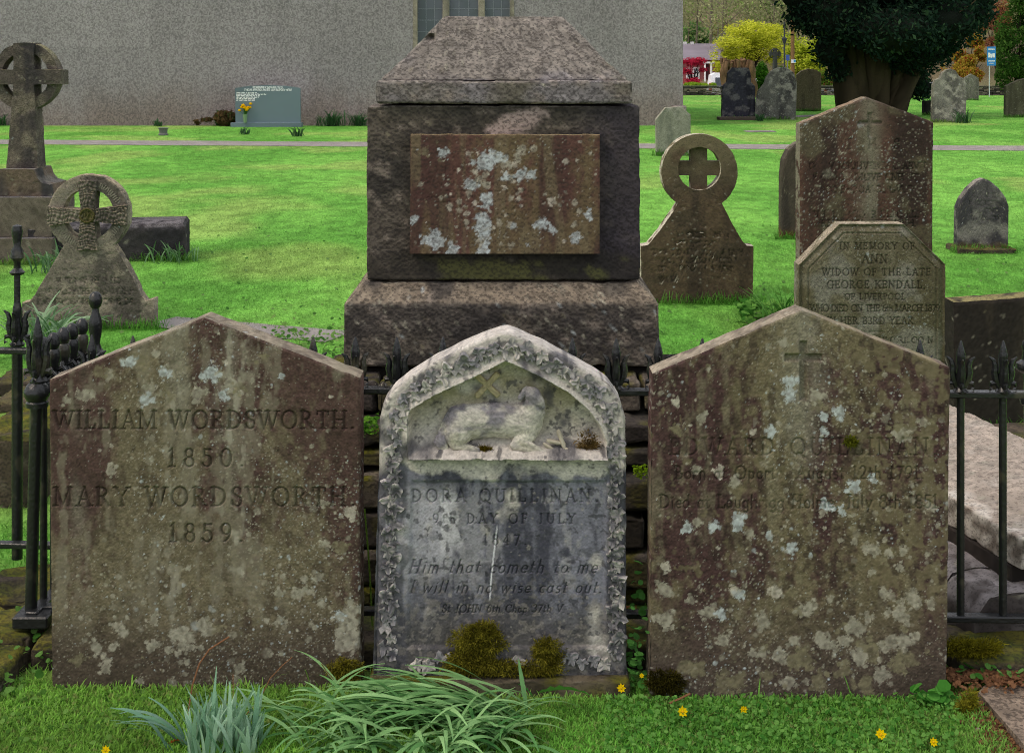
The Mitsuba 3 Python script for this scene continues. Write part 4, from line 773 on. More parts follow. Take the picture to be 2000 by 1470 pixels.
# ------------------------------------------------------------------ other gravestones (upper outlines in pixels at their own distance)
FEET = []
def grave(label, top, base, by, thick, res, col, name='gravestone', cat_='gravestone', group=None, **more):
    FEET.append((P(base[0], 0, gy(by))[0], P(base[1], 0, gy(by))[0], gy(by)))
    k = thing(name, label, cat_, group); scene[k] = slab(top, base, by, gy(by), thick, res, col, **more); return k
Yt = gy(640)
TT = text('IHS', P(1656, 0, Yt)[0], P(1758, 0, Yt)[0], P(0, 291, Yt)[2], 20 * Yt / F)
for i, py in enumerate((330, 352, 376, 425, 442)): TT += worn_text(P(1580 + 8 * (i % 2), 0, Yt)[0], P(1805 - 10 * (i % 3), 0, Yt)[0], P(0, py, Yt)[2], 13 * Yt / F, 20 + i, .35)
def tall_col(v, n):
    c = stone_col(S(84, 62, 54), S(58, 46, 42), S(88, 80, 64), seed=31, lichen=.9, topc=S(132, 112, 92), scale=1.4)(v, n)
    return mixc(c, S(128, 122, 106) * (.75 + .5 * fbm(v * 60, 3, 2))[:, None], .75 * np.exp(-((v[:, 0] - P(1700, 0, Yt)[0]) / .07) ** 2) * ss(.35, .55, f2(v[:, 0], v[:, 2], 14, 4, 32)) + .9 * (n[:, 0] < -.6) * ss(.4, .5, fbm(v * 16, 3, 5)))  # its left side is painted paler to look lit
grave('tall dark gabled gravestone with a small incised cross, behind the octagonal topped stone', [(1563, 242), (1693, 189), (1823, 238)], (1562, 1820), 640, .14, .0065, tall_col, relief=carved(TT, 33, .007, .002, latin_cross(1699, 220, 268, 1676, 1722, 236, 243, 4, Yt, .010), wmin=.009, dirt=.45, wear=.5), rnd=.012, seed=4)
Yk = gy(742)
KT = []
for s_, a, b, py, h in (('IN MEMORY OF', 1640, 1787, 487, 13), ('ANN.', 1684, 1742, 514, 17), ('WIDOW OF THE LATE', 1606, 1818, 538, 14), ('GEORGE KENDALL,', 1616, 1808, 563, 15), ('OF LIVERPOOL', 1650, 1768, 585, 12), ('WHO DIED ON THE 6th MARCH 1879,', 1582, 1840, 608, 13), ('IN HER 83RD YEAR.', 1614, 1790, 633, 14)):
    KT += text(s_, P(a, 0, Yk)[0], P(b, 0, Yk)[0], P(0, py, Yk)[2], h * Yk / F)
KT += [(*P(1697, 647, Yk)[[0, 2]], *P(1727, 647, Yk)[[0, 2]], .004, .004)] + worn_text(P(1700, 0, Yk)[0], P(1832, 0, Yk)[0], P(0, 670, Yk)[2], 12 * Yk / F, 9, .3)
inner = Polygon([P(a, b, Yk)[[0, 2]] for a, b in [(1580, 800), (1580, 524), (1648, 455), (1758, 455), (1829, 524), (1829, 800)]])
def k_extra(x, z, h, t):
    pts = shapely.points(x, z); ins = shapely.contains(inner, pts); d = shapely.distance(inner.exterior, pts)
    return h - np.where(ins, 0, .016 * ss(.0, .045, d)) - .006 * ss(.006, .002, d), t
grave('octagonal topped olive gravestone with clear carved lettering, right of the monument', [(1561, 517), (1640, 437), (1766, 437), (1847, 516)], (1559, 1847), 742, .13, .0036, stone_col(S(110, 104, 84), S(92, 86, 66), S(128, 124, 112), seed=35, lichen=.55, topc=S(150, 138, 120), scale=1.1), relief=carved(KT, 36, .006, .001, k_extra, wmin=.0055, dirt=.6, wear=.15), rnd=.008, seed=5)
grave('dark mossy edged square gravestone beyond the ledger tomb at the right edge', [(1864, 590), (1950, 585), (2075, 574)], (1864, 2075), 850, .14, .010, stone_col(S(60, 54, 46), S(44, 40, 36), seed=37, lichen=.16, topc=S(124, 116, 78)), rnd=.01, seed=6)
Yp = gy(492)
grave('small dark pointed arch gravestone alone on the right lawn', [(1872, 405), (1879, 388), (1893, 368), (1910, 353), (1922, 348), (1934, 353), (1951, 367), (1965, 386), (1971, 403)], (1870, 1968), 492, .12, .009, stone_col(S(88, 84, 86), S(64, 62, 66), S(120, 116, 112), seed=39, lichen=.3, topc=S(140, 134, 124), foot=S(96, 84, 40), footz=.10), relief=carved(sum([worn_text(P(1893, 0, Yp)[0], P(1950, 0, Yp)[0], P(0, q_, Yp)[2], 8 * Yp / F, q_, .5) for q_ in (385, 400, 415, 430)], []), 3, .006, .003, wmin=.012, dirt=.3), rnd=.015, seed=7)
k = thing('broken_stone_footing', 'rough mossy stones at the foot of the small pointed arch gravestone', 'stones')
scene[k] = shaded(rough(mbox(P(1864, 0, Yp)[0], P(1978, 0, Yp)[0], Yp - .12, Yp + .25, -.02, .045, .015), .03, .02, 9, 3), 'pitted_stone', kerb_col(15, .6), 45)
grave('round shouldered gravestone half hidden behind the tall gabled one', [(1529, 340), (1532, 312), (1542, 292), (1556, 280), (1580, 270), (1610, 275), (1630, 300), (1640, 340)], (1528, 1640), 466, .2, .012, stone_col(S(74, 66, 58), S(58, 52, 48), seed=41, lichen=.15, topc=S(110, 102, 90), foot=S(88, 66, 40)), rnd=.02)
grave('pale clipped corner gravestone near the church corner', [(1281, 233), (1300, 210), (1331, 208), (1349, 224)], (1282, 1349), 304, .16, .014, stone_col(S(142, 142, 128), S(118, 120, 108), S(158, 156, 146), seed=43, lichen=.5, scale=2, topc=S(165, 160, 140)), rnd=.012)
sl = grave('dark slate gravestone with stepped shoulders on a low plinth', [(1411, 168), (1420, 160), (1421.5, 142), (1430, 132), (1462, 132), (1466, 142), (1467, 160), (1475, 168)], (1410, 1475), 233, .22, .02, stone_col(S(56, 56, 66), S(44, 44, 52), S(100, 98, 100), seed=45, lichen=.12, scale=2.5, topc=S(120, 112, 104), fx=4), rnd=.01)
y_ = gy(234); put(key(sl + '__plinth'), tm(mbox(P(1403, 0, y_)[0], P(1478, 0, y_)[0], y_ - .25, y_ + .35, -.05, .09, .01)), 'matte', color=np.tile(S(84, 74, 66), (24 * 0 + len(tm(mbox(0, 1, 0, 1, 0, 1, .01)).vertices), 1)))
grave('tall lichen covered gravestone with curved shoulders beside the slate one', [(1476, 196), (1480, 178), (1492, 163), (1496, 150), (1506, 138), (1520, 131), (1538, 132), (1550, 142), (1556, 162)], (1475, 1553), 233.5, .22, .018, stone_col(S(104, 102, 98), S(72, 70, 70), S(150, 146, 138), seed=47, lichen=1.0, scale=3, topc=S(150, 146, 130), fx=4), rnd=.015, turn=-8)
grave('plain brown gravestone with a low curved top, third of the row by the path', [(1556, 146), (1566, 138), (1580, 134), (1594, 136), (1604, 143)], (1556, 1604), 217, .2, .02, stone_col(S(112, 100, 82), S(92, 82, 68), seed=49, lichen=.3, scale=2.5, topc=S(140, 130, 108)), rnd=.015)
grave('narrow pale gravestone standing against the yew trunk', [(1637, 142), (1650, 138), (1668, 141)], (1637, 1668), 208, .2, .03, stone_col(S(120, 108, 96), S(98, 88, 78), seed=50, lichen=.3, scale=2.5), rnd=.015)
grave('pale lichened gravestone with a rounded peak and shoulders, right of the yew', [(1823, 166), (1827, 156), (1836, 152), (1841, 142), (1849, 135.5), (1858, 134), (1867, 138), (1873, 148), (1882, 153), (1888, 164)], (1821, 1886), 239, .2, .016, stone_col(S(128, 126, 118), S(96, 94, 90), S(160, 156, 146), seed=51, lichen=1.0, scale=2.6, topc=S(150, 146, 130), fx=5), rnd=.015)
grave('grey gravestone just behind the rounded peak one', [(1884, 152), (1897, 144), (1912, 152)], (1884, 1912), 196, .2, .03, stone_col(S(118, 116, 108), S(96, 94, 88), seed=52, lichen=.6, scale=3), rnd=.015)
grave('olive gabled gravestone cut by the right edge of the lawn', [(1965, 168), (1990, 156), (2015, 150), (2050, 166)], (1964, 2048), 229, .2, .02, stone_col(S(96, 92, 74), S(78, 74, 60), seed=53, lichen=.4, scale=2.5), rnd=.015)
grave('small black headstone left of the rounded peak one', [(1804, 197), (1820, 196)], (1804, 1820), 225, .2, .03, stone_col(S(44, 42, 40), S(32, 30, 30), seed=54, lichen=.05), rnd=.01)
grave('slim grey gravestone seen past the right side of the yew trunk', [(1757, 161), (1770, 159)], (1757, 1770), 197, .2, .03, stone_col(S(124, 122, 118), S(100, 98, 94), seed=55, lichen=.4, scale=3), rnd=.01)
yf_ = gy(257)
k = thing('flat_grave_marker', 'small flat stone set in the lawn below the dark slate gravestone', 'grave marker')
put(k, tm(mbox(P(1456, 0, yf_)[0], P(1512, 0, yf_)[0], yf_ - .3, yf_ + .3, -.02, .02, .005)), 'gravel')

# crosses
def ring_pts(c, r, n=72, a0=0, a1=360): a = np.radians(np.linspace(a0, a1, n)); return [(c[0] + r * math.cos(t), c[1] + r * math.sin(t)) for t in a]
def pxpoly(pts, Y): return Polygon([P(a, b, Y)[[0, 2]] for a, b in pts])
def disc(cx, cy, r, Y): return pxpoly(ring_pts((cx, cy), r)[:-1], Y)
# wheel cross at the left
Yw = gy(641)
wc = thing('wheel_cross_gravestone', 'carved wheel head cross on a flared base, left of the monument', 'gravestone')
body = pxpoly([(43, 641), (43, 590), (58, 588), (70, 570), (90, 537), (112, 500), (128, 474), (150, 466), (196, 466), (218, 474), (236, 500), (258, 540), (276, 577), (284, 588), (301, 583), (301, 641)], Yw)
rg = disc(172, 418, 78, Yw).difference(disc(172, 418, 50, Yw))
wcol = stone_col(S(122, 114, 104), S(92, 86, 80), S(146, 136, 122), seed=61, lichen=.35, topc=S(160, 146, 124), scale=1.3)
b0 = extrude(unary_union([body, rg.intersection(shapely.box(-9, -9, 9, 9))]), Yw, Yw + .10)
wt = sum([worn_text(P(a, 0, Yw)[0], P(b, 0, Yw)[0], P(0, py, Yw)[2], 11 * Yw / F, 60 + i, .35) for i, (a, b, py) in enumerate([(108, 235, 553), (95, 262, 574), (72, 268, 594)])], [])
def carve_man(mesh, segs, Y, depth, wmin):
    v = mesh.vertices; fr_ = v[:, 1] < Y + .02; d = np.zeros(len(v)); d[fr_] = carve(v[fr_, 0], v[fr_, 2], segs, wmin); mesh.vertices = v + np.stack([d * 0, d * depth, d * 0], 1); return mesh
def dirty(col, segs, Y, wmin, k=.5):
    def fn(v, n):
        c = col(v, n); fr_ = v[:, 1] < Y + .03; d = np.zeros(len(v)); d[fr_] = carve(v[fr_, 0], v[fr_, 2], segs, wmin); return c * (1 - k * np.minimum(d * 1.3, 1))[:, None]
    return fn
scene[key(wc + '__body')] = shaded(carve_man(rough(b0, .010, .004, 14, 62, .0015, 80), wt, Yw, .006, .010), 'stone', dirty(wcol, wt, Yw, .010), 40)
va = pxpoly([(152, 487), (157, 442), (160, 418), (154, 352), (190, 352), (184, 418), (187, 442), (192, 487)], Yw)
ha = pxpoly([(94, 402), (150, 408), (172, 410), (195, 407), (250, 399), (250, 439), (195, 433), (172, 431), (150, 432), (94, 440)], Yw)
arm = rough(extrude(unary_union([va, ha]), Yw - .022, Yw + .09), .007, .002, 14, 63, 0)
av = arm.vertices; fr_ = av[:, 1] < Yw - .015
def weave(x, z): return .5 + .5 * np.sin((x + z) * 150 + 2 * np.sin(z * 60)) * np.sin((x - z) * 150 + 2 * np.sin(x * 60)) + .5 * (n2(x, z, 70, 5) - .5)
knot = np.where(fr_, .008 * (ss(.35, .65, weave(av[:, 0], av[:, 2])) - .5), 0); arm.vertices = av - np.stack([knot * 0, knot, knot * 0], 1)
def knot_col(v, n):
    c = wcol(v, n); q = ss(.65, .35, weave(v[:, 0], v[:, 2])) * (v[:, 1] < Yw); c = mixc(c, S(58, 54, 46), .55 * q)
    return mixc(c, S(84, 80, 40) * (.6 + .8 * fbm(v * 110, 2, 3))[:, None], .85 * ss(.075, .03, np.hypot(v[:, 0] - P(172, 0, Yw)[0], v[:, 2] - P(0, 420, Yw)[2]) + .06 * (fbm(v * 30, 3, 3) - .3)))
scene[key(wc + '__cross')] = shaded(arm, 'stone', knot_col, 45); tag(wc + '__cross', 'cross arms carved with knotwork')
rs = tube([P(a, b, Yw) + [0, -.022, 0] for a, b in ring_pts((172, 420), 13, 24)], .008, 6, cap=False); scene[key(wc + '__boss')] = shaded(rs, 'stone', lambda v, n: grain(v, np.broadcast_to(S(84, 78, 46), v.shape), 3), 60)
# letters round the wheel rim: small raised strokes
lt = []
rq = random.Random(4)
for a0, a1 in ((25, 68), (112, 152), (205, 252), (292, 335)):
    for a in np.arange(a0, a1, 4.2):
        c_, s_ = math.cos(math.radians(a)), math.sin(math.radians(a)); p = P(172 + 61 * c_, 418 - 61 * s_, Yw); L = .017
        bx_ = tm(mbox(-.0035, .0035, -.003, .003, -L * rq.uniform(.6, 1), L)); bx_.apply_transform(trimesh.transformations.rotation_matrix(math.radians(90 - a) + rq.uniform(-.25, .25), [0, 1, 0])); bx_.apply_translation(p); lt.append(bx_)
scene[key(wc + '__lettering')] = shaded(cat(lt), 'stone', lambda v, n: np.broadcast_to(S(134, 128, 116), v.shape)); labels[wc + '__lettering'] = {'kind': 'stuff'}
# pierced cross at the right of the monument
Yx = gy(592)
pc = thing('pierced_cross_gravestone', 'brown gravestone with a pierced ring cross above sloping shoulders, right of the monument', 'gravestone')
bd = pxpoly([(1252, 592), (1252, 480), (1266, 478), (1290, 448), (1314, 414), (1326, 394), (1330, 386), (1404, 386), (1412, 400), (1432, 440), (1450, 470), (1458, 479), (1472, 480), (1470, 592)], Yx)
pring = disc(1366.5, 336, 74.5, Yx).difference(disc(1366.5, 329, 42, Yx)); bd = bd.difference(disc(1366.5, 329, 42, Yx))
pcx = unary_union([shapely.box(*P(1350, 372, Yx)[[0, 2]], *P(1383, 286, Yx)[[0, 2]]), shapely.box(*P(1324, 343, Yx)[[0, 2]], *P(1410, 315, Yx)[[0, 2]])])
pt = sum([worn_text(P(a, 0, Yx)[0], P(b, 0, Yx)[0], P(0, py, Yx)[2], 10 * Yx / F, 80 + i, .4) for i, (a, b, py) in enumerate([(1318, 1422, 463), (1318, 1405, 481), (1270, 1450, 497), (1270, 1440, 513), (1285, 1435, 529), (1285, 1330, 549)])], [])
def pc_col(v, n):
    c = stone_col(S(92, 78, 62), S(70, 60, 50), S(78, 68, 56), seed=71, lichen=.22, scale=1.2)(v, n)
    c = mixc(c, S(118, 110, 84) * (.8 + .4 * fbm(v * 50, 2, 3))[:, None], .8 * ss(.62, .95, v[:, 2] / P(0, 262, Yx)[2]) * ss(.3, .55, fbm(v * 5, 3, 4) + .1))
    return mixc(c, S(186, 178, 160) * (.7 + .5 * fbm(v * 70, 3, 3))[:, None], ss(.2, .5, n[:, 2] - n[:, 0] * .7) * ss(.36, .46, fbm(v * 18, 3, 6)))  # edges facing up and left are painted pale, as if lit
scene[key(pc + '__body')] = shaded(carve_man(rough(extrude(unary_union([bd, pring]), Yx, Yx + .15), .011, .003, 14, 72, .001, 80), pt, Yx, .006, .010), 'stone', dirty(pc_col, pt, Yx, .010), 40)
scene[key(pc + '__cross')] = shaded(rough(extrude(pcx, Yx + .045, Yx + .12), .011, .002, 14, 73), 'stone', pc_col, 40)
# celtic cross at the far left
Yc_ = gy(512)
cc = thing('celtic_cross_monument', 'tall dark ringed cross on a stepped plinth at the left edge', 'gravestone')
ccol = stone_col(S(94, 86, 80), S(66, 62, 64), S(122, 112, 100), seed=81, lichen=.35, topc=S(132, 126, 96), scale=1.6, fx=6)
sh = pxpoly([(5, 332), (9, 270), (14, 215), (17, 165), (17, 136), (-38, 136), (-38, 165), (17, 165), (17, 136), (18, 84), (57, 83), (58, 136), (112, 137), (112, 164), (59, 165), (62, 215), (64, 270), (66, 332)], Yc_).buffer(0)
sh = unary_union([pxpoly([(4, 332), (17, 165), (18, 84), (57, 83), (58, 165), (66, 332)], Yc_), pxpoly([(-38, 136), (112, 136), (112, 165), (-38, 165)], Yc_)])
cr_ = disc(37.5, 149, 67, Yc_).difference(disc(37.5, 149, 47, Yc_))
for dx in (-1, 1):
    for dy in (-1, 1): cr_ = unary_union([cr_, disc(37.5 + dx * 24, 149 + dy * 22, 9, Yc_).intersection(disc(37.5, 149, 67, Yc_))]) if False else cr_
scene[key(cc + '__cross')] = shaded(rough(extrude(sh, Yc_ + .1, Yc_ + .30), .016, .006, 9, 82, .003, 50), 'pitted_stone', ccol, 40)
scene[key(cc + '__ring')] = shaded(rough(extrude(cr_, Yc_ + .135, Yc_ + .265), .016, .005, 9, 83, .003, 50), 'pitted_stone', ccol, 40)
mono = [_l(0, 0, 0, 1, .14)]
p1 = pxpoly([(-40, 384), (-40, 372), (-28, 366), (-20, 352), (-16, 335), (0, 330), (66, 330), (72, 346), (80, 356), (97, 360), (101, 372), (102, 384)], Yc_)
scene[key(cc + '__plinth')] = shaded(rough(extrude(p1, Yc_ + .0, Yc_ + .44), .02, .006, 8, 84), 'stone', stone_col(S(106, 92, 80), S(62, 60, 62), seed=85, lichen=.25, scale=1.5, topc=S(110, 106, 100), fx=5), 40)
for nm, a, b, t0, t1, dd_ in (('middle_plinth', -52, 106, 383, 462, .06), ('lower_plinth', -64, 112, 461, 512, .12)):
    scene[key(cc + '__plinth')] = shaded(rough(mbox(P(a, 0, Yc_)[0], P(b, 0, Yc_)[0], Yc_ - dd_, Yc_ + .5 + dd_, P(0, t1, Yc_)[2] - (.05 if t1 == 512 else 0), P(0, t0, Yc_)[2], .012), .03, .005, 8, 86), 'stone', stone_col(S(104, 96, 86), S(60, 58, 62), seed=87, lichen=.2, scale=1.5, topc=S(96, 94, 96), fx=4), 40)
# far cross beyond the lichened gravestone
Yd = gy(200)
fc = unary_union([disc(1514.5, 105, 10.5, Yd), pxpoly([(1508, 200), (1511, 112), (1518, 112), (1521, 200)], Yd), pxpoly([(1503, 102), (1526, 102), (1526, 109), (1503, 109)], Yd), pxpoly([(1511, 94), (1518, 94), (1518, 112), (1511, 112)], Yd)])
for dx, dy in ((-5.5, -5.5), (5.5, -5.5), (-5.5, 5.5), (5.5, 5.5)): fc = fc.difference(disc(1514.5 + dx, 105 + dy, 2.0, Yd))
k = thing('ringed_cross', 'distant dark ringed cross rising behind the lichened gravestones', 'gravestone')
scene[k] = shaded(extrude(fc, Yd, Yd + .2), 'stone', stone_col(S(74, 74, 76), S(58, 58, 60), seed=91, lichen=.2, scale=3))

# low tombs: axes turned like the graves
def oriented(man, x, y, deg): m = tm(man); m.apply_transform(trimesh.transformations.rotation_matrix(math.radians(deg), [0, 0, 1])); m.apply_translation((x, y, 0)); return m
ct = thing('chest_tomb', 'low dark stone tomb with a sloped top behind the left wheel cross', 'tomb')
pr_ = P(361, 0, gy(508)); b_ = m3.Manifold.hull_points(np.array([[-1.25, 0, -.03], [0, 0, -.03], [-1.25, 0, .27], [0, 0, .27], [-1.25, .04, .305], [-.02, .04, .305], [-1.25, .58, .305], [-.02, .58, .305], [-1.25, .62, .27], [0, .62, .27], [-1.25, .62, -.03], [0, .62, -.03]]))
cm_ = rough(b_, .03, .003, 8, 95, .001, 50)
scene[ct] = shaded(oriented(cm_, pr_[0], pr_[1], 9), 'pitted_stone', stone_col(S(66, 62, 64), S(52, 50, 54), seed=96, lichen=.18, scale=1.6, topc=S(108, 104, 106)), 40)
lt_ = thing('ledger_tomb', 'pale raised ledger tomb with a broken kerb behind the right railing', 'tomb')
ang = 11.5; o = (1.335, 4.30)
def led(a, b, y0, y1, z0, z1, c=.012, seed=1, amp=.005): return oriented(rough(mbox(a, b, y0, y1, z0, z1, c), .02, amp, 9, seed, .0015, 60), o[0], o[1], ang)
ledc = stone_col(S(152, 143, 132), S(134, 126, 116), S(162, 153, 143), seed=97, lichen=.30, scale=1.2, topc=S(160, 148, 136))
def slab_top(v, n):
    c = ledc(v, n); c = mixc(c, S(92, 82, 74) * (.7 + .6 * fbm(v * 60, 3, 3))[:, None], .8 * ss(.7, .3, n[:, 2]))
    u = ss(.35, .6, fbm(v * [30, 30, 30], 3, 4)); a = math.radians(ang); e = (v[:, 0] - o[0]) * math.cos(a) + (v[:, 1] - o[1]) * math.sin(a)
    return mixc(c, S(206, 200, 190) * (.8 + .4 * fbm(v * 90, 2, 3))[:, None], .8 * u * ss(.085, .03, e + .03 * (fbm(v * 20, 2, 6) - .5)))
scene[key(lt_ + '__slab')] = shaded(led(0, .60, -.35, 1.36, .205, .30, .012, 98), 'stone', slab_top, 40)
for y0, y1, s_ in ((-.385, -.19, 99), (-.182, 1.45, 100)):
    bs = m3.Manifold.hull_points(np.array([[-.16, y0, -.05], [.75, y0, -.05], [-.16, y0, .10], [-.115, y0, .155], [-.05, y0, .165], [.7, y0, .165], [.75, y0, .1], [-.16, y1, -.05], [.75, y1, -.05], [-.16, y1, .10], [-.115, y1, .155], [-.05, y1, .165], [.7, y1, .165], [.75, y1, .1]]))
    scene[key(lt_ + '__kerb')] = shaded(oriented(rough(bs, .025, .005, 9, s_, .0015, 60), *o, ang), 'stone', stone_col(S(92, 86, 84), S(76, 70, 68), S(128, 122, 120), seed=101, lichen=.25, scale=1.2, topc=S(136, 130, 130)), 40)
scene[key(lt_ + '__bed')] = shaded(led(.0, .58, -.3, 1.3, .14, .206, .005, 102), 'stone', stone_col(S(60, 54, 50), S(46, 42, 40), seed=103, lichen=.1), 40)
k = thing('stone_kerb', 'low lichened kerb with yellow moss between the ledger tomb and the right edge', 'kerb')
scene[k] = shaded(oriented(rough(mbox(.72, .98, -.5, 1.0, -.05, .16, .015), .03, .008, 8, 104, .002, 50), o[0], o[1] + .35, ang), 'pitted_stone', kerb_col(105, .6), 40)
pv = thing('paving_slab', 'worn grey paving slab in the lower right corner', 'paving slab')
scene[pv] = shaded(rough(m3.CrossSection([np.array([(1.178, 3.0), (1.19, 3.35), (1.175, 3.62), (1.205, 3.66), (2.4, 3.66), (2.4, 3.0)])], m3.FillRule.EvenOdd).extrude(.055).translate([0, 0, -.03]), .03, .006, 8, 106, .002, 40), 'pitted_stone', stone_col(S(126, 112, 98), S(104, 92, 80), S(140, 126, 112), seed=107, lichen=.2, topc=S(132, 118, 104)), 40)
lb = thing('stone_fragment', 'small pale block lying behind the right gabled stone', 'stone')
pq = P(1480, 0, gy(634)); scene[lb] = shaded(rough(mbox(pq[0] - .06, pq[0] + .20, pq[1], pq[1] + .25, -.02, .05, .015), .03, .012, 9, 108), 'pitted_stone', stone_col(S(160, 150, 136), S(120, 110, 100), seed=109, lichen=.4), 45)


# ------------------------------------------------------------------ church, memorial, boundary wall, village
def C3(c, n): return np.tile(np.asarray(c, float), (n, 1))
def flatc(mesh, bsdf, c, angle=30): return shaded(mesh, bsdf, lambda v, n: np.broadcast_to(np.asarray(c, float), v.shape), angle)
ch = thing('church', 'grey roughcast church wall with a leaded window, behind the monument', 'church')
cx0, cx1 = -22.0, P(1334, 0, YC)[0]; wx0, wx1 = P(808, 0, YC)[0], P(1003, 0, YC)[0]; zs, ze = P(0, 128, YC)[2], 6.2
wall = mbox(cx0, cx1, YC, YC + .8, -.3, 9) - mbox(wx0, wx1, YC - .1, YC + .9, zs, ze)
wall = wall + mbox(cx1 - .8, cx1, YC + .79, YC + 14, -.3, 9)
put(key(ch + '__wall'), tm(wall), 'roughcast')
put(key(ch + '__plinth'), tm(mbox(cx1 - .3, cx1 + .09, YC - .06, YC + 1, -.1, P(0, 206, YC)[2], .03)), 'roughcast')
rf = m3.Manifold.hull_points(np.array([[cx0, YC - .3, 9], [cx1 + .3, YC - .3, 9], [cx0, YC + 14, 9], [cx1 + .3, YC + 14, 9], [cx0, YC + 7, 14], [cx1 + .3, YC + 7, 14]]))
scene[key(ch + '__roof')] = flatc(rf, 'matte', S(90, 90, 98))
wi = key(ch + '__window')
stone_trim = stone_col(S(150, 142, 128), S(120, 114, 104), seed=120, lichen=.1, scale=3)
fr_ = [mbox(wx0 - .02, wx0 + .10, YC - .02, YC + .5, zs, ze, .01), mbox(wx1 - .10, wx1 + .02, YC - .02, YC + .5, zs, ze, .01), mbox(wx0 - .1, wx1 + .1, YC - .08, YC + .5, zs - .14, zs, .02)]
scene[wi] = shaded(cat([rough(m, .08, .008, 4, 121) for m in fr_]), 'stone', stone_trim)
gx = [(wx0 + .10, P(864, 0, YC)[0]), (P(877, 0, YC)[0], P(934, 0, YC)[0]), (P(947, 0, YC)[0], wx1 - .10)]
for a, b in ((gx[0][1], gx[1][0]), (gx[1][1], gx[2][0])): scene[key(wi + '__mullion')] = shaded(rough(mbox(a, b, YC + .05, YC + .4, zs, ze, .03), .08, .004, 4, 122), 'stone', stone_trim)
came = []
for a, b in gx:
    ncol = 3; pw = (b - a) / ncol; ph = .31; zc = zs
    for i in range(ncol + 1): came.append(box(a + i * pw - .011, a + i * pw + .011, YC + .185, YC + .215, zs, ze))
    while zc < ze:
        came.append(box(a, b, YC + .187, YC + .213, zc - .011, zc + .011))
        for i in range(ncol):
            if zc < P(0, -15, YC)[2]:
                r_ = random.Random(i * 31 + int(zc * 100) + int(a * 50)); m = tm(mbox(a + i * pw + .008, a + (i + 1) * pw - .008, YC + .197, YC + .203, zc + .008, zc + ph - .008))
                c0 = m.vertices.mean(0); m.apply_transform(trimesh.transformations.rotation_matrix(r_.uniform(-.03, .03), [0, 0, 1], c0) @ trimesh.transformations.rotation_matrix(r_.uniform(-.03, .03), [1, 0, 0], c0)); put(key(wi + '__pane'), m, 'old_glass')
        zc += ph
    put(key(wi + '__pane'), box(a, b, YC + .196, YC + .204, P(0, -15, YC)[2] + ph, ze), 'old_glass')
scene[key(wi + '__leading')] = flatc(cat(came), 'matte', S(120, 124, 132)); labels[wi + '__leading'] = {'kind': 'stuff'}
scene[key(ch + '__interior')] = flatc(box(wx0 - .5, wx1 + .5, YC + .82, YC + .86, zs - .5, ze + .5), 'matte', S(20, 20, 24))  # dark sheet behind the window in place of the unlit room
# slate memorial against the wall
Ym = gy(247.5)
sm = thing('slate_memorial', 'blue grey slate memorial slab with white lettering against the church wall', 'memorial')
pm_ = pxpoly([(460, 240), (459, 172), (470, 170), (490, 167.5), (522, 166), (555, 167.5), (575, 170), (586, 172), (587, 240)], Ym)
slc = lambda v, n: mixc(S(104, 122, 130), S(94, 110, 118), ss(.4, .6, fbm(v * 1.2, 3, 5)))
scene[key(sm + '__slab')] = shaded(extrude(pm_, Ym, Ym + .12), 'satin', slc)
scene[key(sm + '__plinth')] = shaded(mbox(P(452, 0, Ym)[0], P(590, 0, Ym)[0], Ym - .12, Ym + .2, -.05, P(0, 239, Ym)[2], .01), 'satin', slc)
def flat_text(s, x0, x1, zb, h, Y):
    m = meshkit.text_mesh(s, h, .004, True); b = m.bounds; m.apply_translation([-b[0, 0], 0, 0]); m.vertices[:, 0] *= (x1 - x0) / (b[1, 0] - b[0, 0])
    v = m.vertices.copy(); m.vertices = np.stack([v[:, 0] + x0, Y - v[:, 2] - .001, v[:, 1] + zb], 1); return m
ttx = [flat_text('REMEMBER BEFORE GOD', P(494, 0, Ym)[0], P(552, 0, Ym)[0], P(0, 172.5, Ym)[2], 4.2 * Ym / F, Ym), flat_text('THOSE WHOSE ASHES ARE BURIED HERE', P(477, 0, Ym)[0], P(570, 0, Ym)[0], P(0, 177.5, Ym)[2], 4.0 * Ym / F, Ym)]
r_ = random.Random(2)
for i, xe in enumerate((502, 520, 508, 506, 498, 498)):   # rows of names too small to read: dashes
    xx = 461.5
    while xx < xe:
        L = r_.uniform(3, 8); p0 = P(xx, 182 + i * 2.9, Ym); p1 = P(min(xx + L, xe), 180.4 + i * 2.9, Ym); ttx.append(box(p0[0], p1[0], Ym - .004, Ym + .001, p0[2], p1[2])); xx += L + 1.4
scene[key(sm + '__lettering')] = flatc(cat(ttx), 'matte', S(232, 234, 236)); labels[sm + '__lettering'] = {'kind': 'stuff'}
fl = thing('vase_of_daffodils', 'glass vase of yellow daffodils standing before the slate memorial', 'flowers')
vx = P(479, 0, Ym - .15)[0]
vm = lathe([(0, 0), (.045, 0), (.05, .1), (.06, .22), (.05, .22), (.0, .21)], 14); vm.apply_translation((vx, Ym - .10 - .06, .12)); scene[key(fl + '__vase')] = flatc(vm, 'satin', S(120, 150, 110), 50)
r_ = random.Random(9); heads, stems = [], []
for i in range(14):
    p = np.array([vx + r_.gauss(.01, .07), Ym - .16 + r_.gauss(0, .05), .52 + r_.gauss(0, .05)]); m = trimesh.creation.icosphere(1, .045); m.vertices *= [1, 1, .7]; m.vertices += p; heads.append(m); stems.append(tube([(vx, Ym - .16, .3), (p + [0, 0, -.02])], .006, 5))
scene[key(fl + '__flower')] = shaded(cat(heads), 'leaf', lambda v, n: np.broadcast_to(S(250, 205, 20), v.shape), 60); labels[fl + '__flower'] = {'kind': 'stuff'}
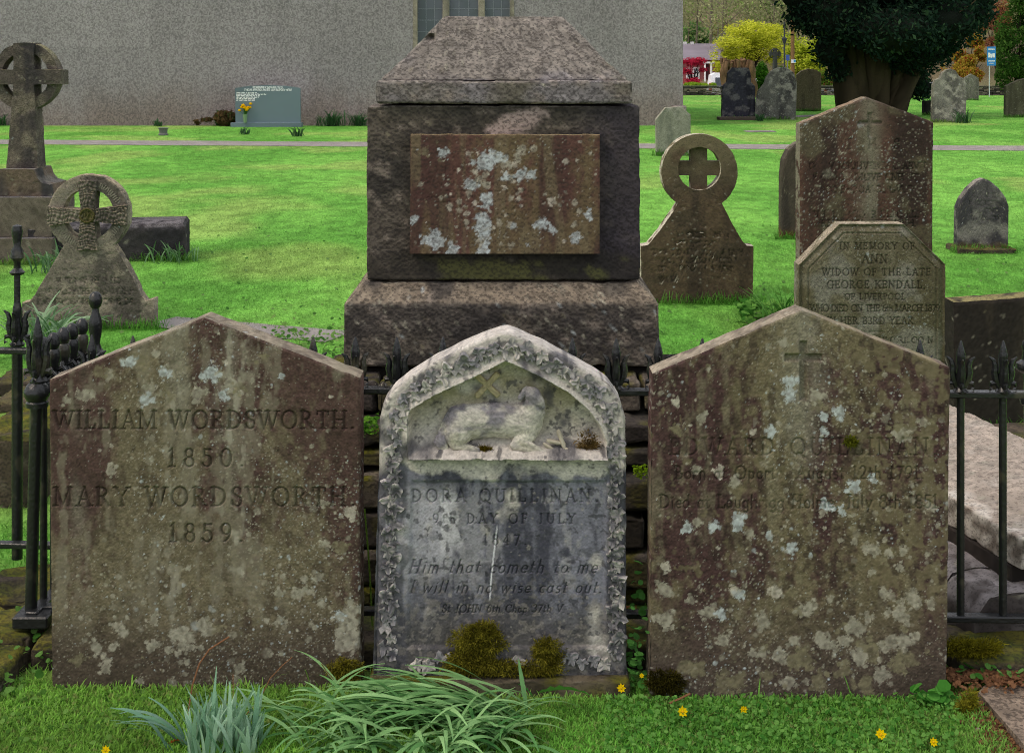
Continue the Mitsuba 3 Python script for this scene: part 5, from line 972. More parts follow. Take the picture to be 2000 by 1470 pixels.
scene[key(fl + '__stem')] = flatc(cat(stems), 'leaf', S(70, 120, 50)); labels[fl + '__stem'] = {'kind': 'stuff'}
k = thing('grave_vase', 'small grey stone vase on the grass verge left of the slate memorial', 'vase')
yv = gy(264); m = lathe([(0, 0), (.11, 0), (.12, .02), (.09, .05), (.10, .14), (.13, .17), (.12, .18), (0, .17)], 16); m.apply_translation((P(319, 0, yv)[0], yv, 0)); scene[k] = flatc(m, 'stone', S(112, 114, 112), 45)
# boundary wall of stacked stones
Yb = gy(186); bwk = thing('boundary_wall', 'low dry stone wall between the churchyard and the road', 'wall')
r_ = random.Random(17); ms = []; cols = []
x0b, x1b, z = P(1290, 0, Yb)[0], P(2120, 0, Yb)[0], 0.0
for row in range(6):
    h = .47 / 6; x = x0b
    while x < x1b:
        L = r_.uniform(.14, .42); b = tm(mbox(x, x + L - .02, Yb + r_.uniform(-.04, .04), Yb + .4, z + .008, z + h * r_.uniform(.85, 1.05), .012)); ms.append(b); cols.append(C3(S(*r_.choice([(96, 90, 82), (120, 112, 100), (74, 70, 66), (60, 58, 54), (132, 126, 112)])), len(b.vertices))); x += L
    z += h
put(bwk, cat(ms), 'matte', color=np.vstack(cols)); tag(bwk, kind=None)
put(key(bwk + '__coping'), tm(mbox(x0b, x1b, Yb - .03, Yb + .45, .47, .53, .02)), 'matte', color=C3(S(84, 82, 76), 24))
g2 = trimesh.creation.box((900, 260, .4)); g2.apply_translation((0, Yb + 131, -1.0)); put('road', g2, 'gravel'); tag('road', 'road beyond the churchyard wall, a little lower than the lawn', kind='structure')
gm = trimesh.creation.box((900, Yb + 6.3, .5)); gm.apply_translation((0, (Yb + .4) - (Yb + 6.3) / 2, -.25)); put('ground', gm, 'lawn_ground')
# house
Yh = 128.0
ho = thing('house', 'low house with a grey slate roof, white framed windows and pink walls beyond the road', 'house')
hx0, hx1 = P(1180, 0, Yh)[0], P(1414, 0, Yh)[0]; ez, rz_ = P(0, 116, Yh)[2], P(0, 90, Yh)[2]
scene[key(ho + '__wall')] = flatc(box(hx0, hx1, Yh, Yh + 8, -.9, ez), 'matte', S(150, 92, 92))
k = key(ho + '__roof'); scene[k] = shaded(m3.Manifold.hull_points(np.array([[hx0, Yh - .4, ez - .05], [hx1 + .3, Yh - .4, ez - .05], [hx0, Yh + 8.4, ez - .05], [hx1 + .3, Yh + 8.4, ez - .05], [hx0 + 1, Yh + 4, rz_ + .3], [hx1 - .2, Yh + 4, rz_ + .3]])).refine_to_length(.5), 'matte', lambda v, n: S(132, 124, 134) * (.8 + .4 * nz(v * [1, 1, 6], 3))[:, None])
for a in (1338, 1352): scene[key(k + '__chimney')] = flatc(box(P(a - 3, 0, Yh + 4)[0], P(a + 3, 0, Yh + 4)[0], Yh + 3.8, Yh + 4.2, rz_ - .2, P(0, 80, Yh)[2]), 'matte', S(215, 215, 215))
for a, b in ((1340, 1352), (1353, 1366)):
    k = key(ho + '__window'); p0, p1 = P(a, 152, Yh), P(b, 134, Yh)
    scene[k] = flatc(cat([box(p0[0], p0[0] + .1, Yh - .08, Yh, p0[2], p1[2]), box(p1[0] - .1, p1[0], Yh - .08, Yh, p0[2], p1[2]), box(p0[0], p1[0], Yh - .08, Yh, p0[2] - .1, p0[2]), box(p0[0], p1[0], Yh - .08, Yh, p1[2], p1[2] + .1), box((p0[0] + p1[0]) / 2 - .05, (p0[0] + p1[0]) / 2 + .05, Yh - .07, Yh, p0[2], p1[2])]), 'matte', S(235, 235, 235))
    put(key(k + '__pane'), box(p0[0] + .05, p1[0] - .05, Yh - .04, Yh - .02, p0[2], p1[2]), 'old_glass')
for a in (1374, 1386): scene[key(ho + '__porch_post')] = flatc(tube([(P(a, 0, Yh)[0], Yh - 1, -.9), (P(a, 0, Yh)[0], Yh - 1, ez - .3)], .09, 8), 'matte', S(235, 235, 235), 50)
scene[key(ho + '__porch')] = flatc(box(P(1368, 0, Yh)[0], P(1392, 0, Yh)[0], Yh - 1.1, Yh, ez - .35, ez - .2), 'matte', S(228, 228, 228))
scene[key(ho + '__door')] = flatc(box(P(1376, 0, Yh)[0], P(1384, 0, Yh)[0], Yh - .05, Yh + .02, -.9, ez - .4), 'matte', S(70, 40, 44))
# vehicles behind the wall
scene['paint'] = {'type': 'twosided', 'bsdf': {'type': 'principled', 'base_color': VC, 'roughness': .25, 'specular': .6, 'clearcoat': .6}}
def vehicle(label, px, Y, c, van=False, flip=1):
    k = thing('parked_car' if not van else 'parked_van', label, 'car' if not van else 'van', None); x = P(px, 0, Y)[0]; z0 = -.79
    L, Hh = (4.6, 2.0) if van else (4.2, 1.46)
    pb = [(0, .25), (0, .8), (.05, .95), (L * .95, .85), (L, .7), (L, .25)] if not van else [(0, .25), (0, 1.0), (.03, 1.1), (L * .9, 1.05), (L, .85), (L, .25)]
    pg = [(.25, .94), (.75, Hh - .05), (1.2, Hh), (2.2, Hh), (2.7, Hh - .12), (3.4, .9)] if not van else [(.04, 1.08), (.12, Hh - .15), (.4, Hh), (2.6, Hh), (3.2, Hh - .2), (3.9, 1.06)]
    def sec(p, hw, c_, bs, ins=0): 
        q = np.array(p); pts = [[x + flip * a, Y + s_ * (hw - (ins * max(0, b - .95))), z0 + b] for a, b in q for s_ in (-1, 1)]; return shaded(m3.Manifold.hull_points(np.array(pts)), bs, lambda v, n: np.broadcast_to(np.asarray(c_), v.shape), 40)
    scene[key(k + '__body')] = sec(pb, .86, c, 'paint'); scene[key(k + '__roof')] = sec(pg, .82, c, 'paint', .22)
    for (a, b) in (((.6, 1.5), (1.6, 2.5)) if not van else ((.35, 1.3), (1.4, 2.6))):
        w0, w1 = (1.0, Hh - .14) if not van else (1.16, Hh - .3)
        put(key(k + '__window'), box(min(x + flip * a, x + flip * b), max(x + flip * a, x + flip * b), Y - .845, Y - .70, z0 + w0, z0 + w1), 'old_glass')
    scene[key(k + '__tail_light')] = flatc(box(min(x + flip * -.02, x + flip * .12), max(x + flip * -.02, x + flip * .12), Y - .875, Y - .6, z0 + .75, z0 + 1.35 if van else z0 + .95), 'satin', S(200, 30, 40))
    for a in (.8, L - .85):
        m = trimesh.creation.cylinder(.32, .22, sections=20); m.apply_transform(trimesh.transformations.rotation_matrix(math.pi / 2, [1, 0, 0])); m.apply_translation((x + flip * a, Y - .78, z0 + .32)); scene[key(k + '__wheel')] = flatc(m, 'matte', S(30, 30, 32), 40)
vehicle('white van with red tail lights parked behind the wall by the house', 1383, 92, S(236, 238, 242), True)
vehicle('pale silver car seen over the wall left of the yew', 1606, 92, S(176, 182, 192))
vehicle('white car glimpsed behind the right side of the yew trunk', 1742, 94, S(214, 214, 220))
# poles and signs
def pole(label, px, Y, z0, ztop, r, c, name='utility_pole', cat_='pole'):
    k = thing(name, label, cat_); x = P(px, 0, Y)[0]; scene[key(k + '__shaft')] = flatc(tube([(x, Y, z0), (x, Y, ztop)], [r, r * .8], 10), 'matte', c, 50); return k, x
k, x = pole('brown wooden utility pole with a small white and blue sign', 1548, 90, -.8, 5.2, .14, S(128, 100, 66))
scene[key(k + '__sign')] = flatc(box(x - .12, x + .16, 89.80, 89.84, P(0, 123, 90)[2], P(0, 116, 90)[2]), 'satin', S(228, 234, 238)); scene[key(k + '__sign_band')] = flatc(box(x + .03, x + .155, 89.785, 89.797, P(0, 121.5, 90)[2], P(0, 117, 90)[2]), 'satin', S(60, 150, 200))
k, x = pole('thin dark lamp post left of the utility pole', 1532, 96, -.8, 4.6, .06, S(62, 66, 70), 'lamp_post', 'lamp post')
lm = lathe([(0, 0), (.10, 0), (.18, .28), (.20, .30), (.04, .42), (0, .48)], 8); lm.apply_translation((x, 96, P(0, 84, 96)[2])); scene[key(k + '__lantern')] = flatc(lm, 'matte', S(56, 60, 64)); scene[key(k + '__arm')] = flatc(tube([(x - .3, 96, 3.1), (x + .3, 96, 3.1)], .03, 6), 'matte', S(56, 60, 64))
k = thing('blue_road_sign', 'small blue road sign beside the far ringed cross', 'sign'); p0, p1 = P(1535, 118, 95.8), P(1542, 107, 95.8)
scene[key(k + '__panel')] = flatc(box(p0[0], p1[0], 95.8, 95.83, p0[2], p1[2]), 'satin', S(56, 84, 160)); scene[key(k + '__post')] = flatc(tube([((p0[0] + p1[0]) / 2, 95.86, -.8), ((p0[0] + p1[0]) / 2, 95.86, p1[2])], .035, 8), 'matte', S(120, 124, 128), 50)
k = thing('banner_sign', 'bright blue banner with white figures on a thin pole at the upper right', 'sign'); Yn = 76.0
p0, p1 = P(1928, 128, Yn), P(1945, 91, Yn)
scene[key(k + '__panel')] = flatc(mbox(p0[0], p1[0], Yn, Yn + .03, p0[2], p1[2]), 'satin', S(40, 130, 205)); scene[key(k + '__pole')] = flatc(tube([(p0[0] + .14, Yn + .05, 0), (p0[0] + .14, Yn + .05, p1[2])], .03, 8), 'matte', S(190, 196, 200), 50)
mk = []
for (a, b, c_, d_) in ((1930, 1943, 97, 95), (1930, 1934, 112, 103), (1934.5, 1937, 113, 105), (1938, 1943, 112, 104), (1930, 1943, 120, 118), (1932, 1941, 124, 123)): q0, q1 = P(a, c_, Yn), P(b, d_, Yn); mk.append(box(q0[0], q1[0], Yn - .012, Yn - .003, q0[2], q1[2]))
scene[key(k + '__marks')] = flatc(cat(mk), 'matte', S(235, 238, 240))

# ------------------------------------------------------------------ trees and shrubs
def foliage(lobes, n, size, seed, cols, gap=.45, freq=1.2, shell=.55, flat=0.0):
    """Leaf-sized faces spread through the lobes' volume in clumps, with gaps: (vertices, triangles, colours)."""
    r = np.random.default_rng(seed); L = np.array(lobes, float); vol = L[:, 3] * L[:, 4] * L[:, 5]; pick = r.choice(len(L), int(n * 2.2), p=vol ** .75 / (vol ** .75).sum())
    d = r.normal(size=(len(pick), 3)); d /= np.linalg.norm(d, axis=1, keepdims=True)
    rad = shell + (1 - shell) * r.random(len(pick)); p = L[pick, :3] + d * L[pick, 3:6] * (rad * (1 + .25 * (r.random(len(pick)) - .5)))[:, None]
    q = fbm(p * freq, 3, seed); p = p[q > np.quantile(q, gap * .8)][:n]; n = len(p); q = fbm(p * freq * 1.9, 3, seed + 1)
    a = r.normal(size=(n, 3)); a /= np.linalg.norm(a, axis=1, keepdims=True); b = np.cross(a, r.normal(size=(n, 3))); b /= np.linalg.norm(b, axis=1, keepdims=True)
    if flat: a[:, 2] *= 1 - flat; b[:, 2] *= 1 - flat
    s_ = size * (.6 + .8 * r.random(n))[:, None]
    v = np.stack([p - a * s_, p + b * s_ * .45 - a * s_ * .1, p + a * s_, p - b * s_ * .45 + a * s_ * .1], 1).reshape(-1, 3); i = np.arange(n) * 4
    f = np.vstack([np.stack([i, i + 1, i + 2], 1), np.stack([i, i + 2, i + 3], 1)])
    t = np.clip(ss(.3, .7, q) * .6 + r.random(n) * .5, 0, 1); c = mixc(cols[0], cols[1], t)
    if len(cols) > 2: c = np.where((r.random(n) < .15)[:, None], cols[2], c)
    return v, f, np.repeat(c, 4, 0)
def put_leaves(k, data, bsdf='leaf'): put(k, (data[0], data[1]), bsdf, color=np.clip(data[2], .004, .9))
def limbs(pts_list, c, name, k, seed=0, sub=None):
    ms = [tube(p, r, 8) for p, r in pts_list]; m = cat(ms); m.vertices += (fbm(m.vertices * 3, 2, seed) - .5)[:, None] * .06
    scene[key(k + '__' + name)] = shaded(m, 'pitted_stone', lambda v, n: mixc(c, np.asarray(c) * .55, ss(.4, .6, fbm(v * [9, 9, 1.6], 3, seed))), 50)
# the yew
Yy = 45.5
def L3(px, py, rx, rz, Y=Yy, dy=0, ry=None): p = P(px, py, Y + dy); k_ = (Y + dy) / F; return (p[0], p[1], p[2], rx * k_, (ry or rx) * k_, rz * k_)
ye = thing('yew_tree', 'big dark green yew tree with a thick many stemmed trunk', 'tree')
lob = [L3(1730, -40, 190, 90), L3(1650, 30, 90, 70, dy=-.8), L3(1622, 95, 42, 42, dy=-.6), L3(1640, 128, 32, 36, dy=-.2), L3(1590, 30, 62, 46, dy=.4), L3(1558, -10, 44, 40), L3(1830, 40, 100, 66, dy=-.8), L3(1880, 25, 66, 44), L3(1905, -5, 42, 40), L3(1790, 95, 78, 52, dy=-.4), L3(1740, 60, 110, 62, dy=-1.6), L3(1830, 92, 48, 28, dy=.6), L3(1700, -160, 170, 140), L3(1740, 140, 36, 30, dy=.8), L3(1680, 150, 26, 26, dy=.8), L3(1775, 145, 46, 40, dy=1.2), L3(1795, 170, 30, 26, dy=1.6)]
put_leaves(key(ye + '__crown'), foliage(lob, 52000, .085, 1, (S(20, 36, 30), S(44, 66, 52), S(62, 88, 62)), gap=.25, freq=1.6, shell=.5), 'waxy_leaf'); labels[ye + '__crown'] = {'kind': 'stuff'}
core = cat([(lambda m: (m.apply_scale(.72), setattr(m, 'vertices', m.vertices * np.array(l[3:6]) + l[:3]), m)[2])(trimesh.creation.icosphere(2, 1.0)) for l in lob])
scene[key(ye + '__bough')] = shaded(core, 'pitted_stone', lambda v, n: np.broadcast_to(S(20, 30, 22), v.shape), 60)  # dark blobs stand in for the shade inside the crown
stems = []
r_ = random.Random(6)
for a, b, ty in ((1652, 1612, 60), (1664, 1640, 40), (1680, 1668, 20), (1700, 1704, 10), (1718, 1745, 20), (1734, 1790, 40), (1748, 1840, 70), (1670, 1655, 60), (1710, 1720, 60), (1740, 1815, 90)):
    p0, p1 = P(a, 236, Yy + r_.uniform(-.4, .3)), P(b, ty, Yy + r_.uniform(-.6, .6)); mid = P(a * .8 + b * .2, 150, Yy + r_.uniform(-.5, .2)); t_ = np.linspace(0, 1, 9)[:, None]
    stems.append(((1 - t_) ** 2 * p0 + 2 * t_ * (1 - t_) * mid + t_ ** 2 * p1, np.linspace(.36, .17, 9) * r_.uniform(.75, 1.1)))
limbs(stems, S(78, 68, 50), 'trunk', ye, 3)
limbs([([P(1790, 55, 44), P(1850, 40, 43.8), P(1895, 10, 43.6), P(1912, -6, 43.5)], [.03, .025, .018, .01])], S(120, 104, 80), 'dead_branch', ye, 4)
def tree(name, label, cat_, Y, base, lobes, n, size, cols, branch=None, seed=0, gap=.45, freq=1.2, shell=.3, flat=0., group=None):
    k = thing(name, label, cat_, group); put_leaves(key(k + '__crown'), foliage([L3(a, b, rx, rz, Y, dy) for a, b, rx, rz, dy in lobes], n, size, seed, cols, gap, freq, shell, flat)); labels[k + '__crown'] = {'kind': 'stuff'}
    if branch is not None:
        r = random.Random(seed); p0 = P(base[0], base[1], Y); br = []
        for a, b, rx, rz, dy in lobes:
            t_ = np.linspace(0, 1, 7)[:, None]; p1 = P(a + r.uniform(-.5, .5) * rx, b - rz * .3, Y + dy); mid = p0 + [0, 0, .55 * (p1[2] - p0[2])] + (p1 - p0) * [.3, .3, 0]
            br.append(((1 - t_) ** 2 * p0 + 2 * t_ * (1 - t_) * mid + t_ ** 2 * p1, np.linspace(.035 * Y / F * 60, .006 * Y / F * 60, 7)))
            main = br[-1][0]
            for q in range(3):
                s0 = main[3 + q // 2]; e = s0 + np.array([r.uniform(-1, 1) * rx * Y / F * .8, r.uniform(-.3, .3), r.uniform(.1, .8) * rz * Y / F]); br.append((np.linspace(s0, e, 4), [.016 * Y / F * 50, .012 * Y / F * 50, .008 * Y / F * 50, .004 * Y / F * 50]))
        limbs(br, branch, 'trunk', k, seed)
    return k
BRK = S(50, 42, 36)
tree('acer_tree', 'bright yellow green spreading tree with dark branches left of the utility pole', 'tree', 104, (1462, 168), [(1462, 60, 52, 22, 0), (1435, 84, 42, 17, -1), (1490, 80, 46, 20, .5), (1422, 106, 38, 15, -.5), (1470, 108, 50, 18, 1), (1512, 104, 34, 24, 0), (1410, 124, 26, 12, -1), (1508, 62, 28, 18, 1), (1450, 130, 26, 12, 1.5), (1403, 130, 14, 14, 0), (1480, 90, 40, 20, .6), (1450, 110, 34, 18, 1.2)], 24000, .105, (S(186, 194, 44), S(232, 234, 92), S(150, 166, 40)), BRK, 21, gap=.35, shell=.2, flat=.45)
tree('lime_tree', 'yellow green bushy tree right of the utility pole', 'tree', 100, (1575, 172), [(1568, 96, 30, 24, 0), (1586, 118, 30, 26, -.5), (1555, 128, 24, 26, .5), (1592, 142, 26, 22, 0), (1540, 70, 18, 16, .5), (1548, 108, 20, 24, .5), (1570, 120, 40, 34, 1), (1596, 92, 22, 24, .6)], 19000, .10, (S(170, 190, 44), S(220, 226, 86), S(130, 156, 44)), BRK, 22, gap=.35, shell=.25, flat=.3)
tree('green_tree', 'soft grey green rounded tree behind the house roof', 'tree', 150, (1355, 150), [(1352, 66, 26, 26, 0), (1372, 78, 24, 22, 1), (1338, 86, 24, 18, 0)], 8000, .13, (S(112, 156, 92), S(142, 182, 116)), BRK, 23, gap=.25, shell=.4)
tree('willow_tree', 'pale olive leafing tree between the green tree and the yellow one', 'tree', 158, (1392, 150), [(1390, 62, 20, 26, 0), (1402, 84, 20, 18, 0), (1415, 52, 18, 18, 2)], 4500, .13, (S(150, 150, 96), S(184, 178, 120)), S(110, 100, 84), 24, gap=.5, shell=.2)
tree('red_maple', 'small crimson leaved maple in front of the house', 'tree', 118, (1352, 172), [(1350, 122, 22, 10, 0), (1368, 120, 14, 9, -.5), (1342, 138, 16, 10, 0), (1372, 134, 10, 8, 0), (1350, 158, 20, 9, -.3)], 4200, .085, (S(176, 40, 70), S(214, 64, 92), S(130, 28, 48)), BRK, 25, gap=.4, shell=.2, flat=.3)
tree('clipped_conifer', 'dark green rounded conifer behind the slate gravestone', 'shrub', 78, (1490, 184), [(1488, 150, 14, 28, 0), (1496, 160, 16, 22, 0), (1525, 150, 14, 20, 1), (1484, 172, 13, 14, 0)], 7000, .07, (S(30, 66, 20), S(70, 116, 36)), None, 26, gap=.2, shell=.6)
tree('hedge_shrub', 'low bright green hedge below the house windows', 'shrub', 88, (1360, 172), [(1352, 166, 18, 6, 0), (1372, 167, 14, 5, 0), (1392, 166, 8, 5, 0)], 2500, .06, (S(110, 150, 40), S(160, 190, 60)), None, 27, gap=.2)
tree('leafy_shrub', 'green shrub behind the wall left of the silver car', 'shrub', 87, (1600, 172), [(1605, 152, 14, 16, 0), (1618, 158, 12, 12, 0), (1595, 160, 10, 10, 0)], 3000, .07, (S(80, 120, 40), S(130, 160, 60), S(140, 90, 60)), BRK, 28, gap=.4)
tree('autumn_shrub', 'orange and yellow shrub between the yew and the banner', 'shrub', 84, (1890, 180), [(1895, 118, 22, 14, 0), (1880, 134, 22, 16, 0), (1908, 100, 16, 12, 0), (1900, 145, 22, 16, -.5), (1868, 148, 14, 12, 0), (1915, 130, 14, 16, 0), (1872, 112, 20, 18, 1), (1905, 80, 18, 16, 1), (1855, 130, 18, 16, 1), (1920, 105, 14, 18, .6)], 20000, .07, (S(150, 130, 40), S(190, 170, 70), S(180, 90, 60)), BRK, 29, gap=.45, shell=.2)
tree('evergreen_tree', 'dark green broad tree at the right edge beyond the wall', 'tree', 80, (1990, 184), [(1985, 60, 40, 46, 0), (1970, 112, 28, 40, -.5), (2000, 130, 30, 44, 0), (2010, 20, 40, 50, 0), (1960, 150, 18, 26, 0), (1962, 82, 20, 26, .5), (2030, 80, 50, 90, 0), (1995, -30, 40, 40, 0)], 22000, .085, (S(34, 64, 26), S(76, 112, 48), S(98, 132, 60)), BRK, 30, gap=.3, shell=.5)
tree('copper_tree', 'thin copper red tree behind the autumn shrub', 'tree', 110, (1950, 160), [(1952, 22, 20, 34, 0), (1945, 62, 16, 20, 0), (1930, 80, 16, 14, 0), (1925, 45, 18, 24, 0), (1960, 50, 20, 30, 1)], 8000, .10, (S(130, 84, 66), S(168, 116, 88), S(150, 140, 60)), BRK, 31, gap=.5, shell=.1)
stp = thing('tree_stump', 'weathered brown twisted tree stump behind the slate gravestone', 'tree stump')
Ys = gy(190); r_ = random.Random(3); tr_ = []
for q_ in range(26):
    a = r_.uniform(1410, 1424) if q_ < 11 else r_.uniform(1424, 1474); t0 = r_.uniform(112, 122) + (abs(a - 1445) * .12 if q_ > 10 else 0)
    p0, p1 = P(a + r_.uniform(-3, 3), 193, Ys), P(a, t0, Ys); t_ = np.linspace(0, 1, 9)[:, None]; q = p0 + (p1 - p0) * t_; q[:, 0] += r_.uniform(.05, .12) * np.sin(np.linspace(0, r_.uniform(4, 9), 9) + a); q[:, 1] += r_.uniform(-.3, .3) + .12 * np.cos(np.linspace(0, 6, 9) + a); tr_.append((q, np.linspace(.16, r_.uniform(.06, .15), 9) * r_.uniform(.6, 1.1)))
limbs(tr_, S(138, 108, 82), 'trunk', stp, 5)
# the wooded hillside: bare and budding trees in one far mass
r = np.random.default_rng(4); lob = []
for i in range(460):
    y = 128 + 120 * r.random() ** 1.3; px = r.uniform(1290, 2060) ; x = P(px, 0, y)[0]; z = float(hill_z(np.array([x]), np.array([y]))[0]); hgt = r.uniform(5, 9); lob.append((x, y, z + hgt * .75, hgt * .30, hgt * .30, hgt * .5))
fv, ff, fcx = foliage(lob, 120000, .16, 41, (S(136, 140, 108), S(168, 174, 132), S(140, 172, 96)), gap=.25, freq=.25, shell=.15)
zone = fbm(fv * .02, 3, 9)[:, None]; fcx = fcx * (1 + (zone - .5) * 1.0) * np.where(zone > .56, [1.0, .95, .9], [.95, 1.05, .85])
put_leaves('woodland', (fv, ff, fcx)); tag('woodland', 'hazy brown and olive woodland of bare trees on the hillside', 'woodland', kind='stuff')
tw = []
for (x, y, z, rx, ry, rz2) in lob[:240]:
    zb_ = z - rz2 * 1.25; tw.append(tube([(x, y, zb_), (x + rx * .1, y, z + rz2 * .7)], [.10, .03], 4, cap=False))
    for q in range(4): a = r.uniform(0, 6.28); h0 = r.uniform(-.5, .4); tw.append(tube([(x, y, z + rz2 * h0), (x + math.cos(a) * rx, y + math.sin(a) * ry, z + rz2 * (h0 + .5))], [.07, .02], 3, cap=False))
put('woodland__trunks', cat(tw), 'matte', color=C3(S(120, 112, 98), sum(len(m.vertices) for m in tw))); labels['woodland__trunks'] = {'kind': 'stuff'}

# ------------------------------------------------------------------ grass, leaves and flowers
def strips(base, az, phi0, kap, Ln, wd, c0, c1, S_=5, tipw=.0, twist=None, fold=0.0, seed=0):
    """Many curved leaf blades at once: rooted at base, leaning to azimuth az, phi from the vertical growing by kap along the length."""
    n = len(base); t = np.linspace(0, 1, S_ + 1); phi = phi0[:, None] + kap[:, None] * t[None] ** 1.3; step = Ln[:, None] / S_
    dx, dz = np.sin(phi) * step, np.cos(phi) * step; hx = np.concatenate([np.zeros((n, 1)), np.cumsum((dx[:, :-1] + dx[:, 1:]) / 2, 1)], 1); hz = np.concatenate([np.zeros((n, 1)), np.cumsum((dz[:, :-1] + dz[:, 1:]) / 2, 1)], 1)
    ctr = base[:, None] + np.stack([hx * np.cos(az)[:, None], hx * np.sin(az)[:, None], hz], -1); ctr[..., 2] = np.maximum(ctr[..., 2], base[:, None, 2] * 0 + .004 + .012 * t)
    sd_ = np.stack([-np.sin(az), np.cos(az), np.zeros(n)], -1)[:, None]
    if twist is not None:
        up = np.stack([-np.cos(phi) * np.cos(az)[:, None], -np.cos(phi) * np.sin(az)[:, None], np.sin(phi)], -1); tw_ = (twist[:, None] * (.3 + t))[..., None]; sd_ = sd_ * np.cos(tw_) + up * np.sin(tw_)
    wt_ = np.minimum(np.minimum(.55 + 3 * t, 1), np.maximum((1 - t) / .35, tipw) ** .7)[None, :, None] * wd[:, None, None] / 2
    v = np.stack([ctr - sd_ * wt_, ctr + sd_ * wt_], 2); N = 2 * (S_ + 1); i = (np.arange(n) * N)[:, None] + (np.arange(S_) * 2)[None]; i = i.ravel()
    f = np.vstack([np.stack([i, i + 1, i + 3], 1), np.stack([i, i + 3, i + 2], 1)])
    c = mixc(c0[:, None], c1[:, None], np.broadcast_to(t, (n, S_ + 1))) if np.ndim(c0) > 1 else None
    return v.reshape(-1, 3), f, (np.repeat(c.reshape(-1, 3), 2, 0) if c is not None else None)
r = np.random.default_rng(77)
def keep_off(p, boxes): 
    m = np.ones(len(p), bool)
    for x0, x1, y0, y1 in boxes: m &= ~((p[:, 0] > x0) & (p[:, 0] < x1) & (p[:, 1] > y0) & (p[:, 1] < y1))
    return m
STONES = [(-1.19, -.38, YL - .005, YL + .1), (.35, 1.12, YR - .005, YR + .1), (-.37, .31, YM - .04, YM + .14), (-1.3, 1.9, 3.79, 4.0), (-.75, .65, 4.2, 6), (1.17, 2.5, 2.9, 3.66)]
def grass(k, label, n, y0, y1, lo_, hi, wd, S_, by=1.0, dens=None, wide=1.06):
    y = (y0 ** by + (y1 ** by - y0 ** by) * r.random(n)) ** (1 / by); x = (r.random(n) - .5) * 2 * wide * (1000 / F) * y
    p = np.stack([x, y, np.zeros(n)], 1); m = keep_off(p, STONES); d = np.abs(y - np.interp(x, [q[0] for q in PATH], [q[1] for q in PATH])) > .86; m &= d & (y < Yb - .1)
    m &= ~((x > P(300, 0, 1)[0] * gy(636)) & (x < P(680, 0, 1)[0] * gy(636)) & (np.abs(y - gy(628 + 1.6 * (x / gy(636) * F + 700) / 20)) < .13))
    m &= ~((x < cx1) & (y > YC - .05) & (y < YC + 14))
    if dens is not None: m &= r.random(n) < dens(p)
    p = p[m]; n = len(p); Ln = lo_ + (hi - lo_) * r.random(n) * (.5 + .8 * fbm(np.c_[p[:, :2] * 3, p[:, 2]], 3, 5))
    v, f, _ = strips(p, r.random(n) * 6.283, .1 + .5 * r.random(n), .2 + 1.2 * r.random(n), Ln, wd * (.6 + .7 * r.random(n)), None, None, S_)
    put(k, (v, f), 'grass_blade'); tag(k, label, 'grass', kind='stuff')
grass('rough_grass', 'mossy fine grass in front of the three stones', 46000, 3.25, 3.72, .010, .032, .0028, 3)
grass('plot_grass', 'grass and moss inside the railed plot and around the kerbs', 26000, 3.7, 5.0, .015, .05, .0034, 2, dens=lambda p: np.where(np.abs(p[:, 0]) < .7, .15, 1.0))
grass('lawn_grass', 'mown bright green grass of the near lawn', 190000, 5.0, 13, .018, .036, .0045, 1, 2)
grass('lawn_grass_001', 'mown grass of the far lawn up to the boundary wall', 170000, 13, 80, .03, .055, .010, 1, 1.3)
grass('long_grass', 'longer grass tufts growing at the feet of the gravestones', 7000, 3.3, 9, .03, .09, .0035, 4, 1.0, dens=lambda p: 1.0 * (((np.abs(p[:, 1] - YL + .03) < .04) & (p[:, 0] < -.36) & (p[:, 0] > -1.2)) | ((np.abs(p[:, 1] - YR + .03) < .04) & (p[:, 0] > .36) & (p[:, 0] < 1.12)) | ((np.abs(p[:, 1] - Yx + .1) < .14) & (np.abs(p[:, 0] - P(1370, 0, Yx)[0]) < .35)) | ((np.abs(p[:, 1] - Yw + .05) < .07) & (np.abs(p[:, 0] - P(172, 0, Yw)[0]) < .42)) | ((p[:, 0] > .8) & (p[:, 1] > 5.0) & (p[:, 1] < 7) & (p[:, 0] < 1.5) & (fbm(np.c_[p[:, :2] * 4, p[:, 2]], 3, 5) > .55))))
FEET += [(P(43, 0, Yw)[0], P(301, 0, Yw)[0], Yw), (P(1252, 0, Yx)[0], P(1471, 0, Yx)[0], Yx), (P(-60, 0, Yc_)[0], P(112, 0, Yc_)[0], Yc_ - .12), (P(215, 0, gy(508))[0], P(372, 0, gy(508))[0], gy(508))]
fp = []
for x0, x1, y in FEET:
    n = int((x1 - x0 + .16) * (900 if y < 15 else 350)); q = np.c_[r.uniform(x0 - .08, x1 + .08, n), y - np.abs(r.normal(.0, .05, n)) - .005, np.zeros(n)]; fp.append(q[r.random(n) < .25 + 1.3 * (fbm(q * [6, 6, 1], 3, 8) - .2)])
fp = np.vstack(fp); n = len(fp); wdt = np.where(fp[:, 1] < 15, .005, .012)
v, f, _ = strips(fp, r.random(n) * 6.283, .05 + .5 * r.random(n), .2 + .9 * r.random(n), (.03 + .09 * r.random(n) ** 2) * np.where(fp[:, 1] < 15, 1, 1.5), wdt, None, None, 3)
put('edge_grass', (v, f), 'grass_blade'); tag('edge_grass', 'longer untrimmed grass along the feet of the gravestones', 'grass', kind='stuff')
DG0, DG1, BG0, BG1 = S(88, 144, 80), S(166, 210, 142), S(122, 168, 134), S(186, 218, 190)
